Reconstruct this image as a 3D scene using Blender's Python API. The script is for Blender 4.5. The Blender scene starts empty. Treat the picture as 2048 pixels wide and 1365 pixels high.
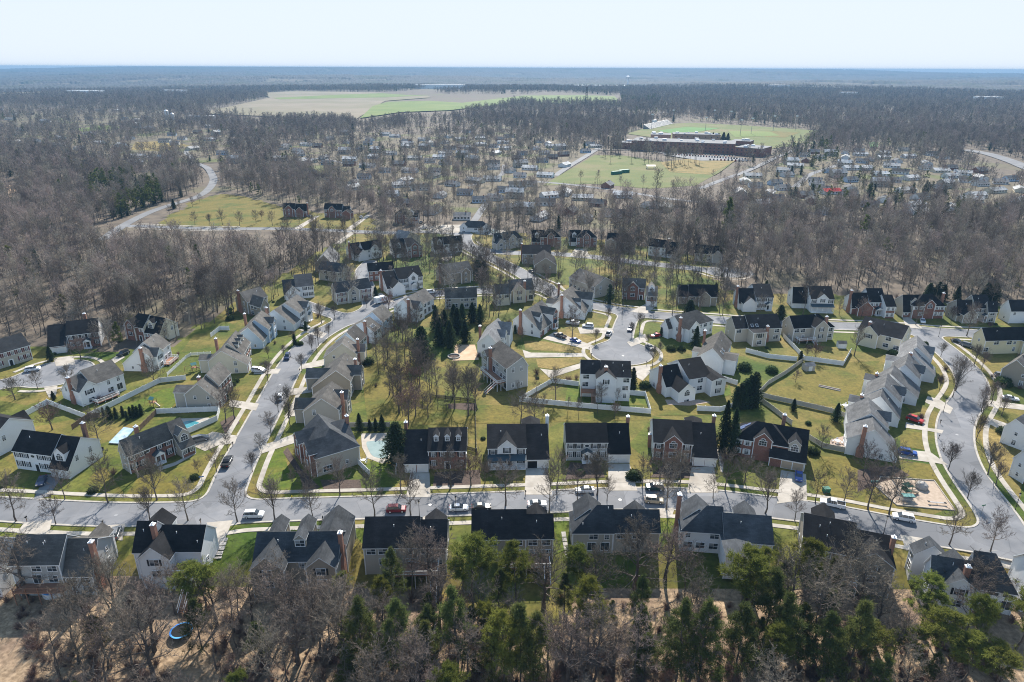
import bpy, bmesh, math, random
import numpy as np
from mathutils import Vector, Matrix
random.seed(7); RNG = np.random.default_rng(11)
PI = math.pi
SC = bpy.context.scene
COL = SC.collection
# ------------------------------------------------------------------ camera
FPX, CXP, CYP, CAM_H = 1365.0, 1024.0, 682.5, 100.0
PITCH, ROLL = math.radians(21.80), math.radians(0.22)
cam = bpy.data.cameras.new('camera'); camo = bpy.data.objects.new('camera', cam); COL.objects.link(camo)
cam.sensor_width = 36.0; cam.lens = 36.0 * FPX / 2048.0
cam.clip_start = 0.5; cam.clip_end = 90000
camo.location = (0, 0, CAM_H)
camo.rotation_euler = (Matrix.Rotation(PI / 2 - PITCH, 3, 'X') @ Matrix.Rotation(ROLL, 3, 'Z')).to_euler()
SC.camera = camo
# ------------------------------------------------------------------ sky, sun, exposure
SUN_EL, SUN_AZ = math.radians(39.0), math.radians(7.5)
w = bpy.data.worlds.new('World'); SC.world = w; w.use_nodes = True
nt = w.node_tree; bg = nt.nodes['Background']
sk = nt.nodes.new('ShaderNodeTexSky'); sk.sky_type = 'NISHITA'; sk.sun_disc = False
sk.sun_elevation = SUN_EL; sk.sun_rotation = SUN_AZ; sk.altitude = 100; sk.air_density = 1.0; sk.dust_density = 0.2; sk.ozone_density = 3.0
# the bright sky round the sun rolls off softly, as it does in the photograph, instead of clipping
_sp = nt.nodes.new('ShaderNodeSeparateColor'); _cb = nt.nodes.new('ShaderNodeCombineColor'); nt.links.new(sk.outputs[0], _sp.inputs[0])
for _i, _c0 in enumerate((2.42, 2.68, 3.12)):
    _p = _sp.outputs[_i]
    for _op, _v in (('DIVIDE', _c0), ('POWER', 2.5), ('ADD', 1.0), ('POWER', 1 / 2.5)):
        _m = nt.nodes.new('ShaderNodeMath'); _m.operation = _op; nt.links.new(_p, _m.inputs[0]); _m.inputs[1].default_value = _v; _p = _m.outputs[0]
    _d = nt.nodes.new('ShaderNodeMath'); _d.operation = 'DIVIDE'; nt.links.new(_sp.outputs[_i], _d.inputs[0]); nt.links.new(_p, _d.inputs[1]); nt.links.new(_d.outputs[0], _cb.inputs[_i])
nt.links.new(_cb.outputs[0], bg.inputs[0]); bg.inputs[1].default_value = 0.15
sl = bpy.data.lights.new('sun', 'SUN'); sl.energy = 4.0; sl.angle = math.radians(0.53); sl.color = (1.0, 0.945, 0.87)
so = bpy.data.objects.new('sun', sl); COL.objects.link(so)
sd = Vector((math.sin(SUN_AZ) * math.cos(SUN_EL), math.cos(SUN_AZ) * math.cos(SUN_EL), math.sin(SUN_EL)))
so.rotation_euler = (-sd).to_track_quat('-Z', 'Y').to_euler(); so.location = (0, 0, 300)
SC.view_settings.view_transform = 'Standard'; SC.view_settings.look = 'None'
SC.view_settings.exposure = 1.26; SC.view_settings.gamma = 1.0; SC.view_settings.use_curve_mapping = False
cy = SC.cycles
cy.max_bounces = 4; cy.diffuse_bounces = 2; cy.glossy_bounces = 2; cy.transmission_bounces = 2; cy.volume_bounces = 1; cy.transparent_max_bounces = 6
cy.caustics_reflective = False; cy.caustics_refractive = False
cy.use_denoising = True; cy.denoiser = 'OPENIMAGEDENOISE'
cy.filter_width = 1.05; cy.use_adaptive_sampling = False; cy.denoising_prefilter = 'NONE'
# ------------------------------------------------------------------ photograph pixel -> place
cP, sP, cR, sR = math.cos(PITCH), math.sin(PITCH), math.cos(ROLL), math.sin(ROLL)
def hgt(x, y):
    """the back gardens and the wood behind the near houses fall away towards the viewer"""
    def ss(a, b, v):
        t = min(1.0, max(0.0, (v - a) / (b - a))); return t * t * (3 - 2 * t)
    return -2.6 * ss(125, 113, y) - 3.0 * ss(113, 60, y)
def pix_ray(px, py):
    u, v = px - CXP, CYP - py
    u, v = u * cR - v * sR, u * sR + v * cR
    return u / FPX, cP + v / FPX * sP, -sP + v / FPX * cP
def G(px, py, z=0.0):
    d = pix_ray(px, py); t = (z - CAM_H) / d[2]
    return Vector((d[0] * t, d[1] * t, z))
def GT(px, py):
    z = 0.0
    for _ in range(6): p = G(px, py, z); z = hgt(p.x, p.y)
    return Vector((p.x, p.y, z))
def px_height(px, py, topy):
    """height in metres of an upright thing whose foot is at (px,py) and whose top is seen at row topy"""
    p = GT(px, py); d = pix_ray(px, topy); t = p.y / d[1]
    return max(0.3, CAM_H + d[2] * t - p.z)
# ------------------------------------------------------------------ materials
MATS = {}
def _n(nt, t, **kw):
    n = nt.nodes.new(t)
    for k, v in kw.items(): setattr(n, k, v)
    return n
def mat(name, c1, c2=None, scale=1.0, detail=4, rough=0.9, spec=0.2, c3=None, scale3=0.05, lo=0.35, hi=0.65, rnd=0.0, bump=0.0, metal=0.0, coord='pos', lo3=0.42, hi3=0.6, stretch=None):
    m = bpy.data.materials.new(name); m.use_nodes = True; nt = m.node_tree; b = nt.nodes['Principled BSDF']
    b.inputs['Roughness'].default_value = rough; b.inputs['Metallic'].default_value = metal
    b.inputs['Specular IOR Level'].default_value = spec
    L = nt.links.new
    b.inputs['Base Color'].default_value = (*c1, 1)
    if c2 is None and rnd == 0: MATS[name] = m; return m
    if coord == 'pos': src = _n(nt, 'ShaderNodeNewGeometry').outputs['Position']
    else: src = _n(nt, 'ShaderNodeTexCoord').outputs['Object']
    if stretch:
        mp = _n(nt, 'ShaderNodeMapping'); mp.inputs['Scale'].default_value = stretch; L(src, mp.inputs[0]); src = mp.outputs[0]
    def ramp(sc, dt, l, h):
        t = _n(nt, 'ShaderNodeTexNoise'); t.inputs['Scale'].default_value = sc; t.inputs['Detail'].default_value = dt; L(src, t.inputs['Vector'])
        r = _n(nt, 'ShaderNodeMapRange'); r.inputs[1].default_value = l; r.inputs[2].default_value = h; L(t.outputs[0], r.inputs[0])
        return r.outputs[0], t.outputs[0]
    def mix(f, a, c):
        x = _n(nt, 'ShaderNodeMix', data_type='RGBA'); L(f, x.inputs[0])
        if isinstance(a, tuple): x.inputs[6].default_value = (*a, 1)
        else: L(a, x.inputs[6])
        x.inputs[7].default_value = (*c, 1); return x.outputs[2]
    out = c1; raw = None
    if c2 is not None:
        f, raw = ramp(scale, detail, lo, hi); out = mix(f, c1, c2)
    if c3 is not None:
        f, _ = ramp(scale3, 3, lo3, hi3); out = mix(f, out, c3)
    if rnd:
        oi = _n(nt, 'ShaderNodeObjectInfo'); hv = _n(nt, 'ShaderNodeHueSaturation')
        mr = _n(nt, 'ShaderNodeMapRange'); mr.inputs[3].default_value = 1 - rnd; mr.inputs[4].default_value = 1 + rnd
        L(oi.outputs['Random'], mr.inputs[0]); L(mr.outputs[0], hv.inputs['Value'])
        mr2 = _n(nt, 'ShaderNodeMath', operation='MULTIPLY_ADD'); L(oi.outputs['Random'], mr2.inputs[0]); mr2.inputs[1].default_value = 7.31; mr2.inputs[2].default_value = 0
        fr = _n(nt, 'ShaderNodeMath', operation='FRACT'); L(mr2.outputs[0], fr.inputs[0])
        mr3 = _n(nt, 'ShaderNodeMapRange'); mr3.inputs[3].default_value = 0.5 - rnd * 0.06; mr3.inputs[4].default_value = 0.5 + rnd * 0.06
        L(fr.outputs[0], mr3.inputs[0]); L(mr3.outputs[0], hv.inputs['Hue'])
        if isinstance(out, tuple): hv.inputs['Color'].default_value = (*out, 1)
        else: L(out, hv.inputs['Color'])
        out = hv.outputs[0]
    if not isinstance(out, tuple): L(out, b.inputs['Base Color'])
    if bump and raw is not None:
        bn = _n(nt, 'ShaderNodeBump'); bn.inputs['Strength'].default_value = bump; bn.inputs['Distance'].default_value = 0.05
        L(raw, bn.inputs['Height']); L(bn.outputs[0], b.inputs['Normal'])
    MATS[name] = m; return m
def lined(name, c1, c2, period, width, axis='Z', rough=0.85, noise=0.25, c3=None):
    """courses of siding, shingle or joints: thin darker lines at a real spacing, over a mottled colour"""
    m = mat(name, c1, c1 if c3 is None else c3, scale=0.9, rough=rough)
    nt = m.node_tree; b = nt.nodes['Principled BSDF']; L = nt.links.new
    old = b.inputs['Base Color'].links[0].from_socket
    g = _n(nt, 'ShaderNodeTexCoord'); sp = _n(nt, 'ShaderNodeSeparateXYZ'); L(g.outputs['Object'], sp.inputs[0])
    d = _n(nt, 'ShaderNodeMath', operation='DIVIDE'); L(sp.outputs[axis], d.inputs[0]); d.inputs[1].default_value = period
    f = _n(nt, 'ShaderNodeMath', operation='FRACT'); L(d.outputs[0], f.inputs[0])
    l = _n(nt, 'ShaderNodeMath', operation='LESS_THAN'); L(f.outputs[0], l.inputs[0]); l.inputs[1].default_value = width
    nz = _n(nt, 'ShaderNodeTexNoise'); nz.inputs['Scale'].default_value = 0.35; nz.inputs['Detail'].default_value = 5; L(g.outputs['Object'], nz.inputs['Vector'])
    mr = _n(nt, 'ShaderNodeMapRange'); mr.inputs[3].default_value = 1 - noise; mr.inputs[4].default_value = 1 + noise; L(nz.outputs[0], mr.inputs[0])
    x = _n(nt, 'ShaderNodeMix', data_type='RGBA'); L(l.outputs[0], x.inputs[0]); L(old, x.inputs[6]); x.inputs[7].default_value = (*c2, 1)
    v = _n(nt, 'ShaderNodeVectorMath', operation='SCALE'); L(x.outputs[2], v.inputs[0]); L(mr.outputs[0], v.inputs['Scale'])
    L(v.outputs[0], b.inputs['Base Color']); return m
def shingle(name, c1, c2):
    m = mat(name, c1, c2, scale=0.5, detail=6, rough=0.95, spec=0.12, c3=tuple(0.75 * a + 0.25 * b for a, b in zip(c1, c2)), scale3=6.0, coord='obj')
    nt = m.node_tree; b = nt.nodes['Principled BSDF']; L = nt.links.new
    old = b.inputs['Base Color'].links[0].from_socket
    g = _n(nt, 'ShaderNodeTexCoord'); br = _n(nt, 'ShaderNodeTexBrick'); L(g.outputs['UV'], br.inputs['Vector'])
    br.inputs['Scale'].default_value = 1.0; br.inputs['Brick Width'].default_value = 0.9; br.inputs['Row Height'].default_value = 0.28; br.inputs['Mortar Size'].default_value = 0.012
    br.inputs['Color1'].default_value = (1.12, 1.12, 1.12, 1); br.inputs['Color2'].default_value = (0.86, 0.86, 0.86, 1); br.inputs['Mortar'].default_value = (0.6, 0.6, 0.6, 1)
    x = _n(nt, 'ShaderNodeMix', data_type='RGBA', blend_type='MULTIPLY'); x.inputs[0].default_value = 1; L(old, x.inputs[6]); L(br.outputs[0], x.inputs[7])
    oi = _n(nt, 'ShaderNodeObjectInfo'); nz = _n(nt, 'ShaderNodeTexNoise'); nz.inputs['Scale'].default_value = 0.22; nz.inputs['Detail'].default_value = 8; nz.inputs['Roughness'].default_value = .65; L(g.outputs['Object'], nz.inputs['Vector'])
    m1 = _n(nt, 'ShaderNodeMapRange'); m1.inputs[1].default_value = .3; m1.inputs[2].default_value = .7; m1.inputs[3].default_value = .62; m1.inputs[4].default_value = 1.5; L(nz.outputs[0], m1.inputs[0])
    m2 = _n(nt, 'ShaderNodeMapRange'); m2.inputs[3].default_value = .75; m2.inputs[4].default_value = 1.4; L(oi.outputs['Random'], m2.inputs[0])
    mm = _n(nt, 'ShaderNodeMath', operation='MULTIPLY'); L(m1.outputs[0], mm.inputs[0]); L(m2.outputs[0], mm.inputs[1])
    v = _n(nt, 'ShaderNodeVectorMath', operation='SCALE'); L(x.outputs[2], v.inputs[0]); L(mm.outputs[0], v.inputs['Scale']); L(v.outputs[0], b.inputs['Base Color']); return m
def brick(name, c1, c2, mortar):
    m = bpy.data.materials.new(name); m.use_nodes = True; nt = m.node_tree; b = nt.nodes['Principled BSDF']; L = nt.links.new
    b.inputs['Roughness'].default_value = 0.9; b.inputs['Specular IOR Level'].default_value = 0.15
    g = _n(nt, 'ShaderNodeTexCoord'); br = _n(nt, 'ShaderNodeTexBrick'); L(g.outputs['UV'], br.inputs['Vector'])
    br.inputs['Scale'].default_value = 1.0; br.inputs['Brick Width'].default_value = 0.22; br.inputs['Row Height'].default_value = 0.075; br.inputs['Mortar Size'].default_value = 0.008
    br.inputs['Color1'].default_value = (*c1, 1); br.inputs['Color2'].default_value = (*c2, 1); br.inputs['Mortar'].default_value = (*mortar, 1)
    nz = _n(nt, 'ShaderNodeTexNoise'); nz.inputs['Scale'].default_value = 0.8; L(g.outputs['Object'], nz.inputs['Vector'])
    mr = _n(nt, 'ShaderNodeMapRange'); mr.inputs[3].default_value = 0.75; mr.inputs[4].default_value = 1.25; L(nz.outputs[0], mr.inputs[0])
    v = _n(nt, 'ShaderNodeVectorMath', operation='SCALE'); L(br.outputs[0], v.inputs[0]); L(mr.outputs[0], v.inputs['Scale'])
    L(v.outputs[0], b.inputs['Base Color']); MATS[name] = m; return m
mat('asphalt', (0.155, 0.16, 0.17), (0.20, 0.20, 0.205), scale=0.25, detail=7, rough=0.85, spec=0.25, c3=(0.125, 0.128, 0.135), scale3=0.035, lo3=0.5, hi3=0.62)
mat('asphalt_far', (0.15, 0.15, 0.155), (0.20, 0.20, 0.20), scale=0.08, rough=0.85)
mat('concrete', (0.34, 0.305, 0.255), (0.43, 0.39, 0.335), scale=0.45, detail=8, c3=(0.27, 0.24, 0.20), scale3=0.12, lo3=0.52, hi3=0.7)
mat('kerb_concrete', (0.33, 0.30, 0.255), (0.42, 0.385, 0.335), scale=0.8, detail=5)
mat('paver', (0.30, 0.22, 0.17), (0.38, 0.30, 0.24), scale=2.5)
mat('grass_mixed', (0.087, 0.089, 0.013), (0.188, 0.139, 0.036), scale=0.11, detail=8, lo=0.36, hi=0.62, c3=(0.059, 0.080, 0.008), scale3=0.028, lo3=0.52, hi3=0.66)
mat('grass_tan', (0.181, 0.132, 0.037), (0.237, 0.172, 0.054), scale=0.35, detail=8, c3=(0.111, 0.101, 0.021), scale3=0.09, lo3=0.5, hi3=0.68)
mat('grass_green', (0.063, 0.100, 0.007), (0.101, 0.122, 0.013), scale=0.3, detail=8, c3=(0.151, 0.133, 0.023), scale3=0.12, lo3=0.55, hi3=0.72)
mat('grass_olive', (0.119, 0.101, 0.017), (0.157, 0.123, 0.024), scale=0.2, detail=8, c3=(0.073, 0.089, 0.011), scale3=0.07, lo3=0.5, hi3=0.66)
mat('grass_school', (0.085, 0.115, 0.022), (0.125, 0.135, 0.035), scale=0.05, detail=8, c3=(0.16, 0.14, 0.055), scale3=0.015, lo3=.5, hi3=.65)
mat('grass_far', (0.10, 0.082, 0.055), (0.15, 0.122, 0.075), scale=0.06, detail=8, c3=(0.10, 0.11, 0.035), scale3=0.018, lo3=0.55, hi3=0.66)
mat('leaf_litter', (0.23, 0.16, 0.095), (0.39, 0.28, 0.175), scale=1.3, detail=9, c3=(0.17, 0.115, 0.08), scale3=0.09, lo3=0.45, hi3=0.68, bump=0.6)
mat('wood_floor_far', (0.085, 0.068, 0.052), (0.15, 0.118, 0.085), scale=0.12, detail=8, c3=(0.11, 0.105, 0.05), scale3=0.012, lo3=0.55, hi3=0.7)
mat('mulch', (0.06, 0.042, 0.033), (0.10, 0.07, 0.055), scale=2.0, detail=6)
mat('wood_chips', (0.34, 0.265, 0.195), (0.43, 0.34, 0.26), scale=1.2, detail=8)
mat('bare_soil', (0.42, 0.29, 0.18), (0.55, 0.40, 0.27), scale=0.3, detail=6)
mat('field_stubble', (0.19, 0.155, 0.105), (0.225, 0.185, 0.13), scale=0.015, detail=8, c3=(0.165, 0.145, 0.085), scale3=0.004)
mat('field_green', (0.095, 0.145, 0.022), (0.14, 0.175, 0.04), scale=0.012, detail=7)
mat('turf', (0.07, 0.17, 0.035), (0.09, 0.20, 0.05), scale=0.03)
W_ = {'white': ((0.76, 0.76, 0.75), (0.60, 0.61, 0.62)), 'cream': ((0.66, 0.60, 0.47), (0.5, 0.45, 0.34)), 'beige': ((0.45, 0.41, 0.345), (0.34, 0.31, 0.265)),
      'tan': ((0.34, 0.295, 0.235), (0.25, 0.22, 0.175)), 'grey': ((0.42, 0.42, 0.40), (0.38, 0.38, 0.37)), 'blue': ((0.47, 0.58, 0.70), (0.36, 0.45, 0.56)), 'yellow': ((0.70, 0.61, 0.40), (0.54, 0.46, 0.29))}
for k, (a, b) in W_.items(): lined('siding_' + k, a, b, 0.15, 0.16, 'Z', noise=0.05)
brick('brick_red', (0.26, 0.09, 0.055), (0.19, 0.065, 0.045), (0.30, 0.25, 0.21))
brick('brick_tan', (0.40, 0.25, 0.17), (0.33, 0.19, 0.13), (0.42, 0.37, 0.31))
brick('brick_chimney', (0.36, 0.15, 0.085), (0.27, 0.10, 0.06), (0.36, 0.30, 0.25))
shingle('roof_dark', (0.0125, 0.0125, 0.0135), (0.021, 0.021, 0.022))
shingle('roof_grey', (0.125, 0.125, 0.125), (0.165, 0.162, 0.158))
shingle('roof_brown', (0.082, 0.077, 0.070), (0.115, 0.107, 0.096))
shingle('roof_pale', (0.38, 0.375, 0.36), (0.46, 0.45, 0.43))
shingle('roof_slate', (0.040, 0.043, 0.046), (0.058, 0.061, 0.064))
mat('trim_white', (0.80, 0.80, 0.79), rough=0.6); mat('vinyl_fence', (0.80, 0.80, 0.79), (0.72, 0.72, 0.71), scale=0.7, rough=0.6)
mat('fence_tan', (0.50, 0.47, 0.40), (0.42, 0.39, 0.33), scale=1.0); mat('fence_wood', (0.22, 0.15, 0.10), (0.15, 0.105, 0.07), scale=1.5)
mat('shutter_black', (0.02, 0.022, 0.026), rough=0.6); mat('shutter_red', (0.12, 0.025, 0.03), rough=0.6); mat('shutter_white', (0.72, 0.72, 0.70), rough=0.6)
mat('glass_pane', (0.035, 0.045, 0.055), rough=0.12, spec=0.6)
mat('garage_white', (0.74, 0.73, 0.70), rough=0.6); mat('garage_tan', (0.46, 0.36, 0.26), rough=0.6); mat('interior_shade', (0.012, 0.012, 0.014))
mat('metal_roof', (0.035, 0.06, 0.075), rough=0.45, spec=0.4); mat('deck_wood', (0.33, 0.17, 0.105), (0.25, 0.13, 0.08), scale=1.2)
mat('metal_grey', (0.30, 0.30, 0.30), rough=0.5, metal=0.3); mat('metal_black', (0.015, 0.015, 0.016), rough=0.5); mat('metal_white', (0.75, 0.75, 0.75), rough=0.4)
mat('bark', (0.085, 0.070, 0.058), (0.14, 0.118, 0.098), scale=1.5, detail=6, rnd=0.25, coord='obj')
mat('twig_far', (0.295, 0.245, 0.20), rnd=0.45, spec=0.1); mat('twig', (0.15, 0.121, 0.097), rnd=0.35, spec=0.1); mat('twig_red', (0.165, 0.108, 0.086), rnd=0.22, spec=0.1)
mat('bark_pale', (0.42, 0.38, 0.32), (0.24, 0.21, 0.18), scale=0.8, detail=5, coord='obj'); mat('twig_pale', (0.24, 0.21, 0.175), rnd=0.2)
mat('pine_needle', (0.155, 0.170, 0.034), rnd=0.28, spec=0.15); mat('pine_dark', (0.105, 0.122, 0.036), rnd=0.3, spec=0.15)
mat('conifer', (0.030, 0.050, 0.022), rnd=0.3, spec=0.15); mat('shrub_leaf', (0.05, 0.075, 0.025), rnd=0.3)
mat('pool_water', (0.04, 0.19, 0.22), (0.06, 0.24, 0.27), scale=0.6, rough=0.15, spec=0.5); mat('pool_cover', (0.13, 0.205, 0.205), (0.18, 0.255, 0.25), scale=0.4, rough=0.5)
mat('tarp_blue', (0.03, 0.20, 0.62), (0.12, 0.42, 0.80), scale=0.8, rough=0.4); mat('solar', (0.05, 0.08, 0.18), rough=0.15, spec=0.6)
mat('far_canopy', (0.040, 0.036, 0.034), (0.075, 0.066, 0.058), scale=0.02, detail=8, c3=(0.032, 0.038, 0.022), scale3=0.004, lo3=0.52, hi3=0.62)  # colour kept dark to stand in for the shade trees cast on each other
mat('rubber', (0.015, 0.015, 0.016)); mat('lamp_glass', (0.55, 0.5, 0.42), rough=0.3); mat('tail_red', (0.35, 0.01, 0.01), rough=0.3)
mat('play_green', (0.03, 0.10, 0.06), rough=0.5); mat('play_tan', (0.45, 0.36, 0.24), rough=0.5); mat('stone', (0.40, 0.38, 0.34), (0.30, 0.28, 0.26), scale=2)
mat('silo', (0.55, 0.58, 0.60), rough=0.4, metal=0.4); mat('green_box', (0.03, 0.15, 0.10), rough=0.5)
for _k in [k for k in MATS if k.startswith('grass_') or k == 'leaf_litter']:
    nt = MATS[_k].node_tree; b = nt.nodes['Principled BSDF']; old = b.inputs['Base Color'].links[0].from_socket
    t = _n(nt, 'ShaderNodeTexNoise'); t.inputs['Scale'].default_value = 0.9; t.inputs['Detail'].default_value = 12; t.inputs['Roughness'].default_value = 0.7; nt.links.new(_n(nt, 'ShaderNodeNewGeometry').outputs['Position'], t.inputs['Vector'])
    r = _n(nt, 'ShaderNodeMapRange'); r.inputs[1].default_value = .3; r.inputs[2].default_value = .7; r.inputs[3].default_value = .55; r.inputs[4].default_value = 1.35; nt.links.new(t.outputs[0], r.inputs[0])
    v = _n(nt, 'ShaderNodeVectorMath', operation='SCALE'); nt.links.new(old, v.inputs[0]); nt.links.new(r.outputs[0], v.inputs['Scale']); nt.links.new(v.outputs[0], b.inputs['Base Color'])
nt = MATS['grass_mixed'].node_tree; b = nt.nodes['Principled BSDF']; old = b.inputs['Base Color'].links[0].from_socket   # every garden mown and fed differently
vo = _n(nt, 'ShaderNodeTexVoronoi'); vo.inputs['Scale'].default_value = 0.045; nt.links.new(_n(nt, 'ShaderNodeNewGeometry').outputs['Position'], vo.inputs['Vector']); sc_ = _n(nt, 'ShaderNodeSeparateColor'); nt.links.new(vo.outputs['Color'], sc_.inputs[0])
r1 = _n(nt, 'ShaderNodeMapRange'); r1.inputs[1].default_value = .35; r1.inputs[2].default_value = .85; r1.inputs[4].default_value = .75; nt.links.new(sc_.outputs[0], r1.inputs[0])
gx_ = _n(nt, 'ShaderNodeMix', data_type='RGBA', blend_type='MULTIPLY'); nt.links.new(r1.outputs[0], gx_.inputs[0]); nt.links.new(old, gx_.inputs[6]); gx_.inputs[7].default_value = (.52, .86, .42, 1); nt.links.new(gx_.outputs[2], b.inputs['Base Color'])
nt = MATS['asphalt'].node_tree; b = nt.nodes['Principled BSDF']; old = b.inputs['Base Color'].links[0].from_socket                                    # sealed cracks and patches
po = _n(nt, 'ShaderNodeNewGeometry'); nz = _n(nt, 'ShaderNodeTexNoise'); nz.inputs['Scale'].default_value = .4; nt.links.new(po.outputs['Position'], nz.inputs['Vector']); mx = _n(nt, 'ShaderNodeMix', data_type='RGBA'); mx.inputs[0].default_value = .3; nt.links.new(po.outputs['Position'], mx.inputs[6]); nt.links.new(nz.outputs['Color'], mx.inputs[7])
vo = _n(nt, 'ShaderNodeTexVoronoi', feature='DISTANCE_TO_EDGE'); vo.inputs['Scale'].default_value = .16; nt.links.new(mx.outputs[2], vo.inputs['Vector']); lt = _n(nt, 'ShaderNodeMath', operation='LESS_THAN'); nt.links.new(vo.outputs['Distance'], lt.inputs[0]); lt.inputs[1].default_value = .009
v2 = _n(nt, 'ShaderNodeTexVoronoi'); v2.inputs['Scale'].default_value = .09; nt.links.new(po.outputs['Position'], v2.inputs['Vector']); s2 = _n(nt, 'ShaderNodeSeparateColor'); nt.links.new(v2.outputs['Color'], s2.inputs[0]); m2 = _n(nt, 'ShaderNodeMapRange'); m2.inputs[3].default_value = .86; m2.inputs[4].default_value = 1.1; nt.links.new(s2.outputs[0], m2.inputs[0])
m3 = _n(nt, 'ShaderNodeMath', operation='MULTIPLY_ADD'); nt.links.new(lt.outputs[0], m3.inputs[0]); m3.inputs[1].default_value = -.15; nt.links.new(m2.outputs[0], m3.inputs[2]); v = _n(nt, 'ShaderNodeVectorMath', operation='SCALE'); nt.links.new(old, v.inputs[0]); nt.links.new(m3.outputs[0], v.inputs['Scale']); nt.links.new(v.outputs[0], b.inputs['Base Color'])
for _k in ('pine_needle', 'pine_dark', 'conifer', 'shrub_leaf'):      # needles let some light through
    nt = MATS[_k].node_tree; b = nt.nodes['Principled BSDF']; tb = _n(nt, 'ShaderNodeBsdfTranslucent'); mx = _n(nt, 'ShaderNodeMixShader'); mx.inputs[0].default_value = .38; src = b.inputs['Base Color'].links[0].from_socket
    nt.links.new(src, tb.inputs['Color']); nt.links.new(b.outputs[0], mx.inputs[1]); nt.links.new(tb.outputs[0], mx.inputs[2]); nt.links.new(mx.outputs[0], nt.nodes['Material Output'].inputs['Surface'])
mat('window_blind', (0.30, 0.30, 0.29), rough=.7)
def M(k): return MATS[k]
# ------------------------------------------------------------------ mesh helpers
class MB:
    def __init__(s): s.v = []; s.f = []; s.m = []; s.uv = []
    def face(s, pts, mi=0):
        i = len(s.v); s.v += [tuple(p) for p in pts]; s.f.append(tuple(range(i, i + len(pts)))); s.m.append(mi)
    def box(s, x0, x1, y0, y1, z0, z1, mi=0, T=None):
        c = [(x, y, z) for z in (z0, z1) for (x, y) in ((x0, y0), (x1, y0), (x1, y1), (x0, y1))]
        if T is not None: c = [tuple(T @ Vector(p)) for p in c]
        i = len(s.v); s.v += c
        for q in ((3, 2, 1, 0), (4, 5, 6, 7), (0, 1, 5, 4), (1, 2, 6, 5), (2, 3, 7, 6), (3, 0, 4, 7)):
            s.f.append(tuple(i + k for k in q)); s.m.append(mi)
    def tube(s, pts, rad, n=6, mi=0, cap=True):
        i0 = len(s.v); P = [Vector(p) for p in pts]; K = len(P)
        for k in range(K):
            d = (P[min(k + 1, K - 1)] - P[max(k - 1, 0)]).normalized()
            a = d.orthogonal().normalized(); b = d.cross(a)
            r = rad[k] if isinstance(rad, (list, tuple)) else rad
            for j in range(n):
                t = 2 * PI * j / n; s.v.append(tuple(P[k] + a * (r * math.cos(t)) + b * (r * math.sin(t))))
        for k in range(K - 1):
            for j in range(n):
                j2 = (j + 1) % n; s.f.append((i0 + k * n + j, i0 + k * n + j2, i0 + (k + 1) * n + j2, i0 + (k + 1) * n + j)); s.m.append(mi)
        if cap:
            s.f.append(tuple(i0 + j for j in reversed(range(n)))); s.m.append(mi)
            s.f.append(tuple(i0 + (K - 1) * n + j for j in range(n))); s.m.append(mi)
    def prism(s, poly, z0, z1, mi=0, mi_side=None):
        n = len(poly); s.face([(p[0], p[1], z1) for p in poly], mi); s.face([(p[0], p[1], z0) for p in reversed(poly)], mi)
        for k in range(n):
            a, b = poly[k], poly[(k + 1) % n]; s.face([(a[0], a[1], z0), (b[0], b[1], z0), (b[0], b[1], z1), (a[0], a[1], z1)], mi if mi_side is None else mi_side)
    def mesh(s, name, mats, uv=False, smooth=False):
        me = bpy.data.meshes.new(name); me.from_pydata(s.v, [], s.f)
        for m in (mats if isinstance(mats, (list, tuple)) else [mats]): me.materials.append(M(m) if isinstance(m, str) else m)
        if any(s.m): me.polygons.foreach_set('material_index', s.m)
        if uv:
            ul = me.uv_layers.new(name='uv'); 
            for p in me.polygons:
                n = p.normal; up = Vector((0, 0, 1))
                a = up.cross(n)
                if a.length < 1e-3: a = Vector((1, 0, 0))
                a.normalize(); b = n.cross(a)
                for li in p.loop_indices:
                    c = me.vertices[me.loops[li].vertex_index].co; ul.data[li].uv = (c.dot(a), c.dot(b))
        if smooth: me.polygons.foreach_set('use_smooth', [True] * len(me.polygons))
        me.update(); return me
def link(name, me, parent=None, loc=None, rz=0.0, sc=None):
    o = bpy.data.objects.new(name, me); COL.objects.link(o)
    if loc is not None: o.location = loc
    if rz: o.rotation_euler = (0, 0, rz)
    if sc is not None: o.scale = sc if isinstance(sc, (tuple, list)) else (sc, sc, sc)
    if parent: o.parent = parent
    return o
def tag(o, label=None, cat=None, group=None, kind=None):
    if label: o['label'] = label
    if cat: o['category'] = cat
    if group: o['group'] = group
    if kind: o['kind'] = kind
    return o
def thing(name, label, cat, loc, rz=0.0, group=None):
    return tag(link(name, None, None, loc, rz), label, cat, group)
def dup(root, loc, rz, label=None, group=None, sc=None):
    r = root.copy(); COL.objects.link(r); r.location = loc; r.rotation_euler = (0, 0, rz)
    if sc is not None: r.scale = sc if isinstance(sc, (tuple, list)) else (sc, sc, sc)
    if label: r['label'] = label
    if group: r['group'] = group
    for ch in root.children:
        c = ch.copy(); COL.objects.link(c); c.parent = r
        for g in ch.children:
            d = g.copy(); COL.objects.link(d); d.parent = c
    return r
def sheet(name, pts, z, m, kind='structure', px=True, label=None, group=None):
    """a flat sheet lying on the ground, outline given in photograph pixels"""
    P = [(GT(*p) if px else Vector((p[0], p[1], 0))) for p in pts]
    me = bpy.data.meshes.new(name)
    from mathutils.geometry import tessellate_polygon
    tr = tessellate_polygon([[Vector((p.x, p.y, 0)) for p in P]])
    me.from_pydata([(p.x, p.y, p.z + z) for p in P], [], [tuple(t) for t in tr]); me.materials.append(M(m)); me.update()
    if me.polygons and me.polygons[0].normal.z < 0: me.flip_normals()
    o = link(name, me); tag(o, label, None, group, kind); return o
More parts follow.
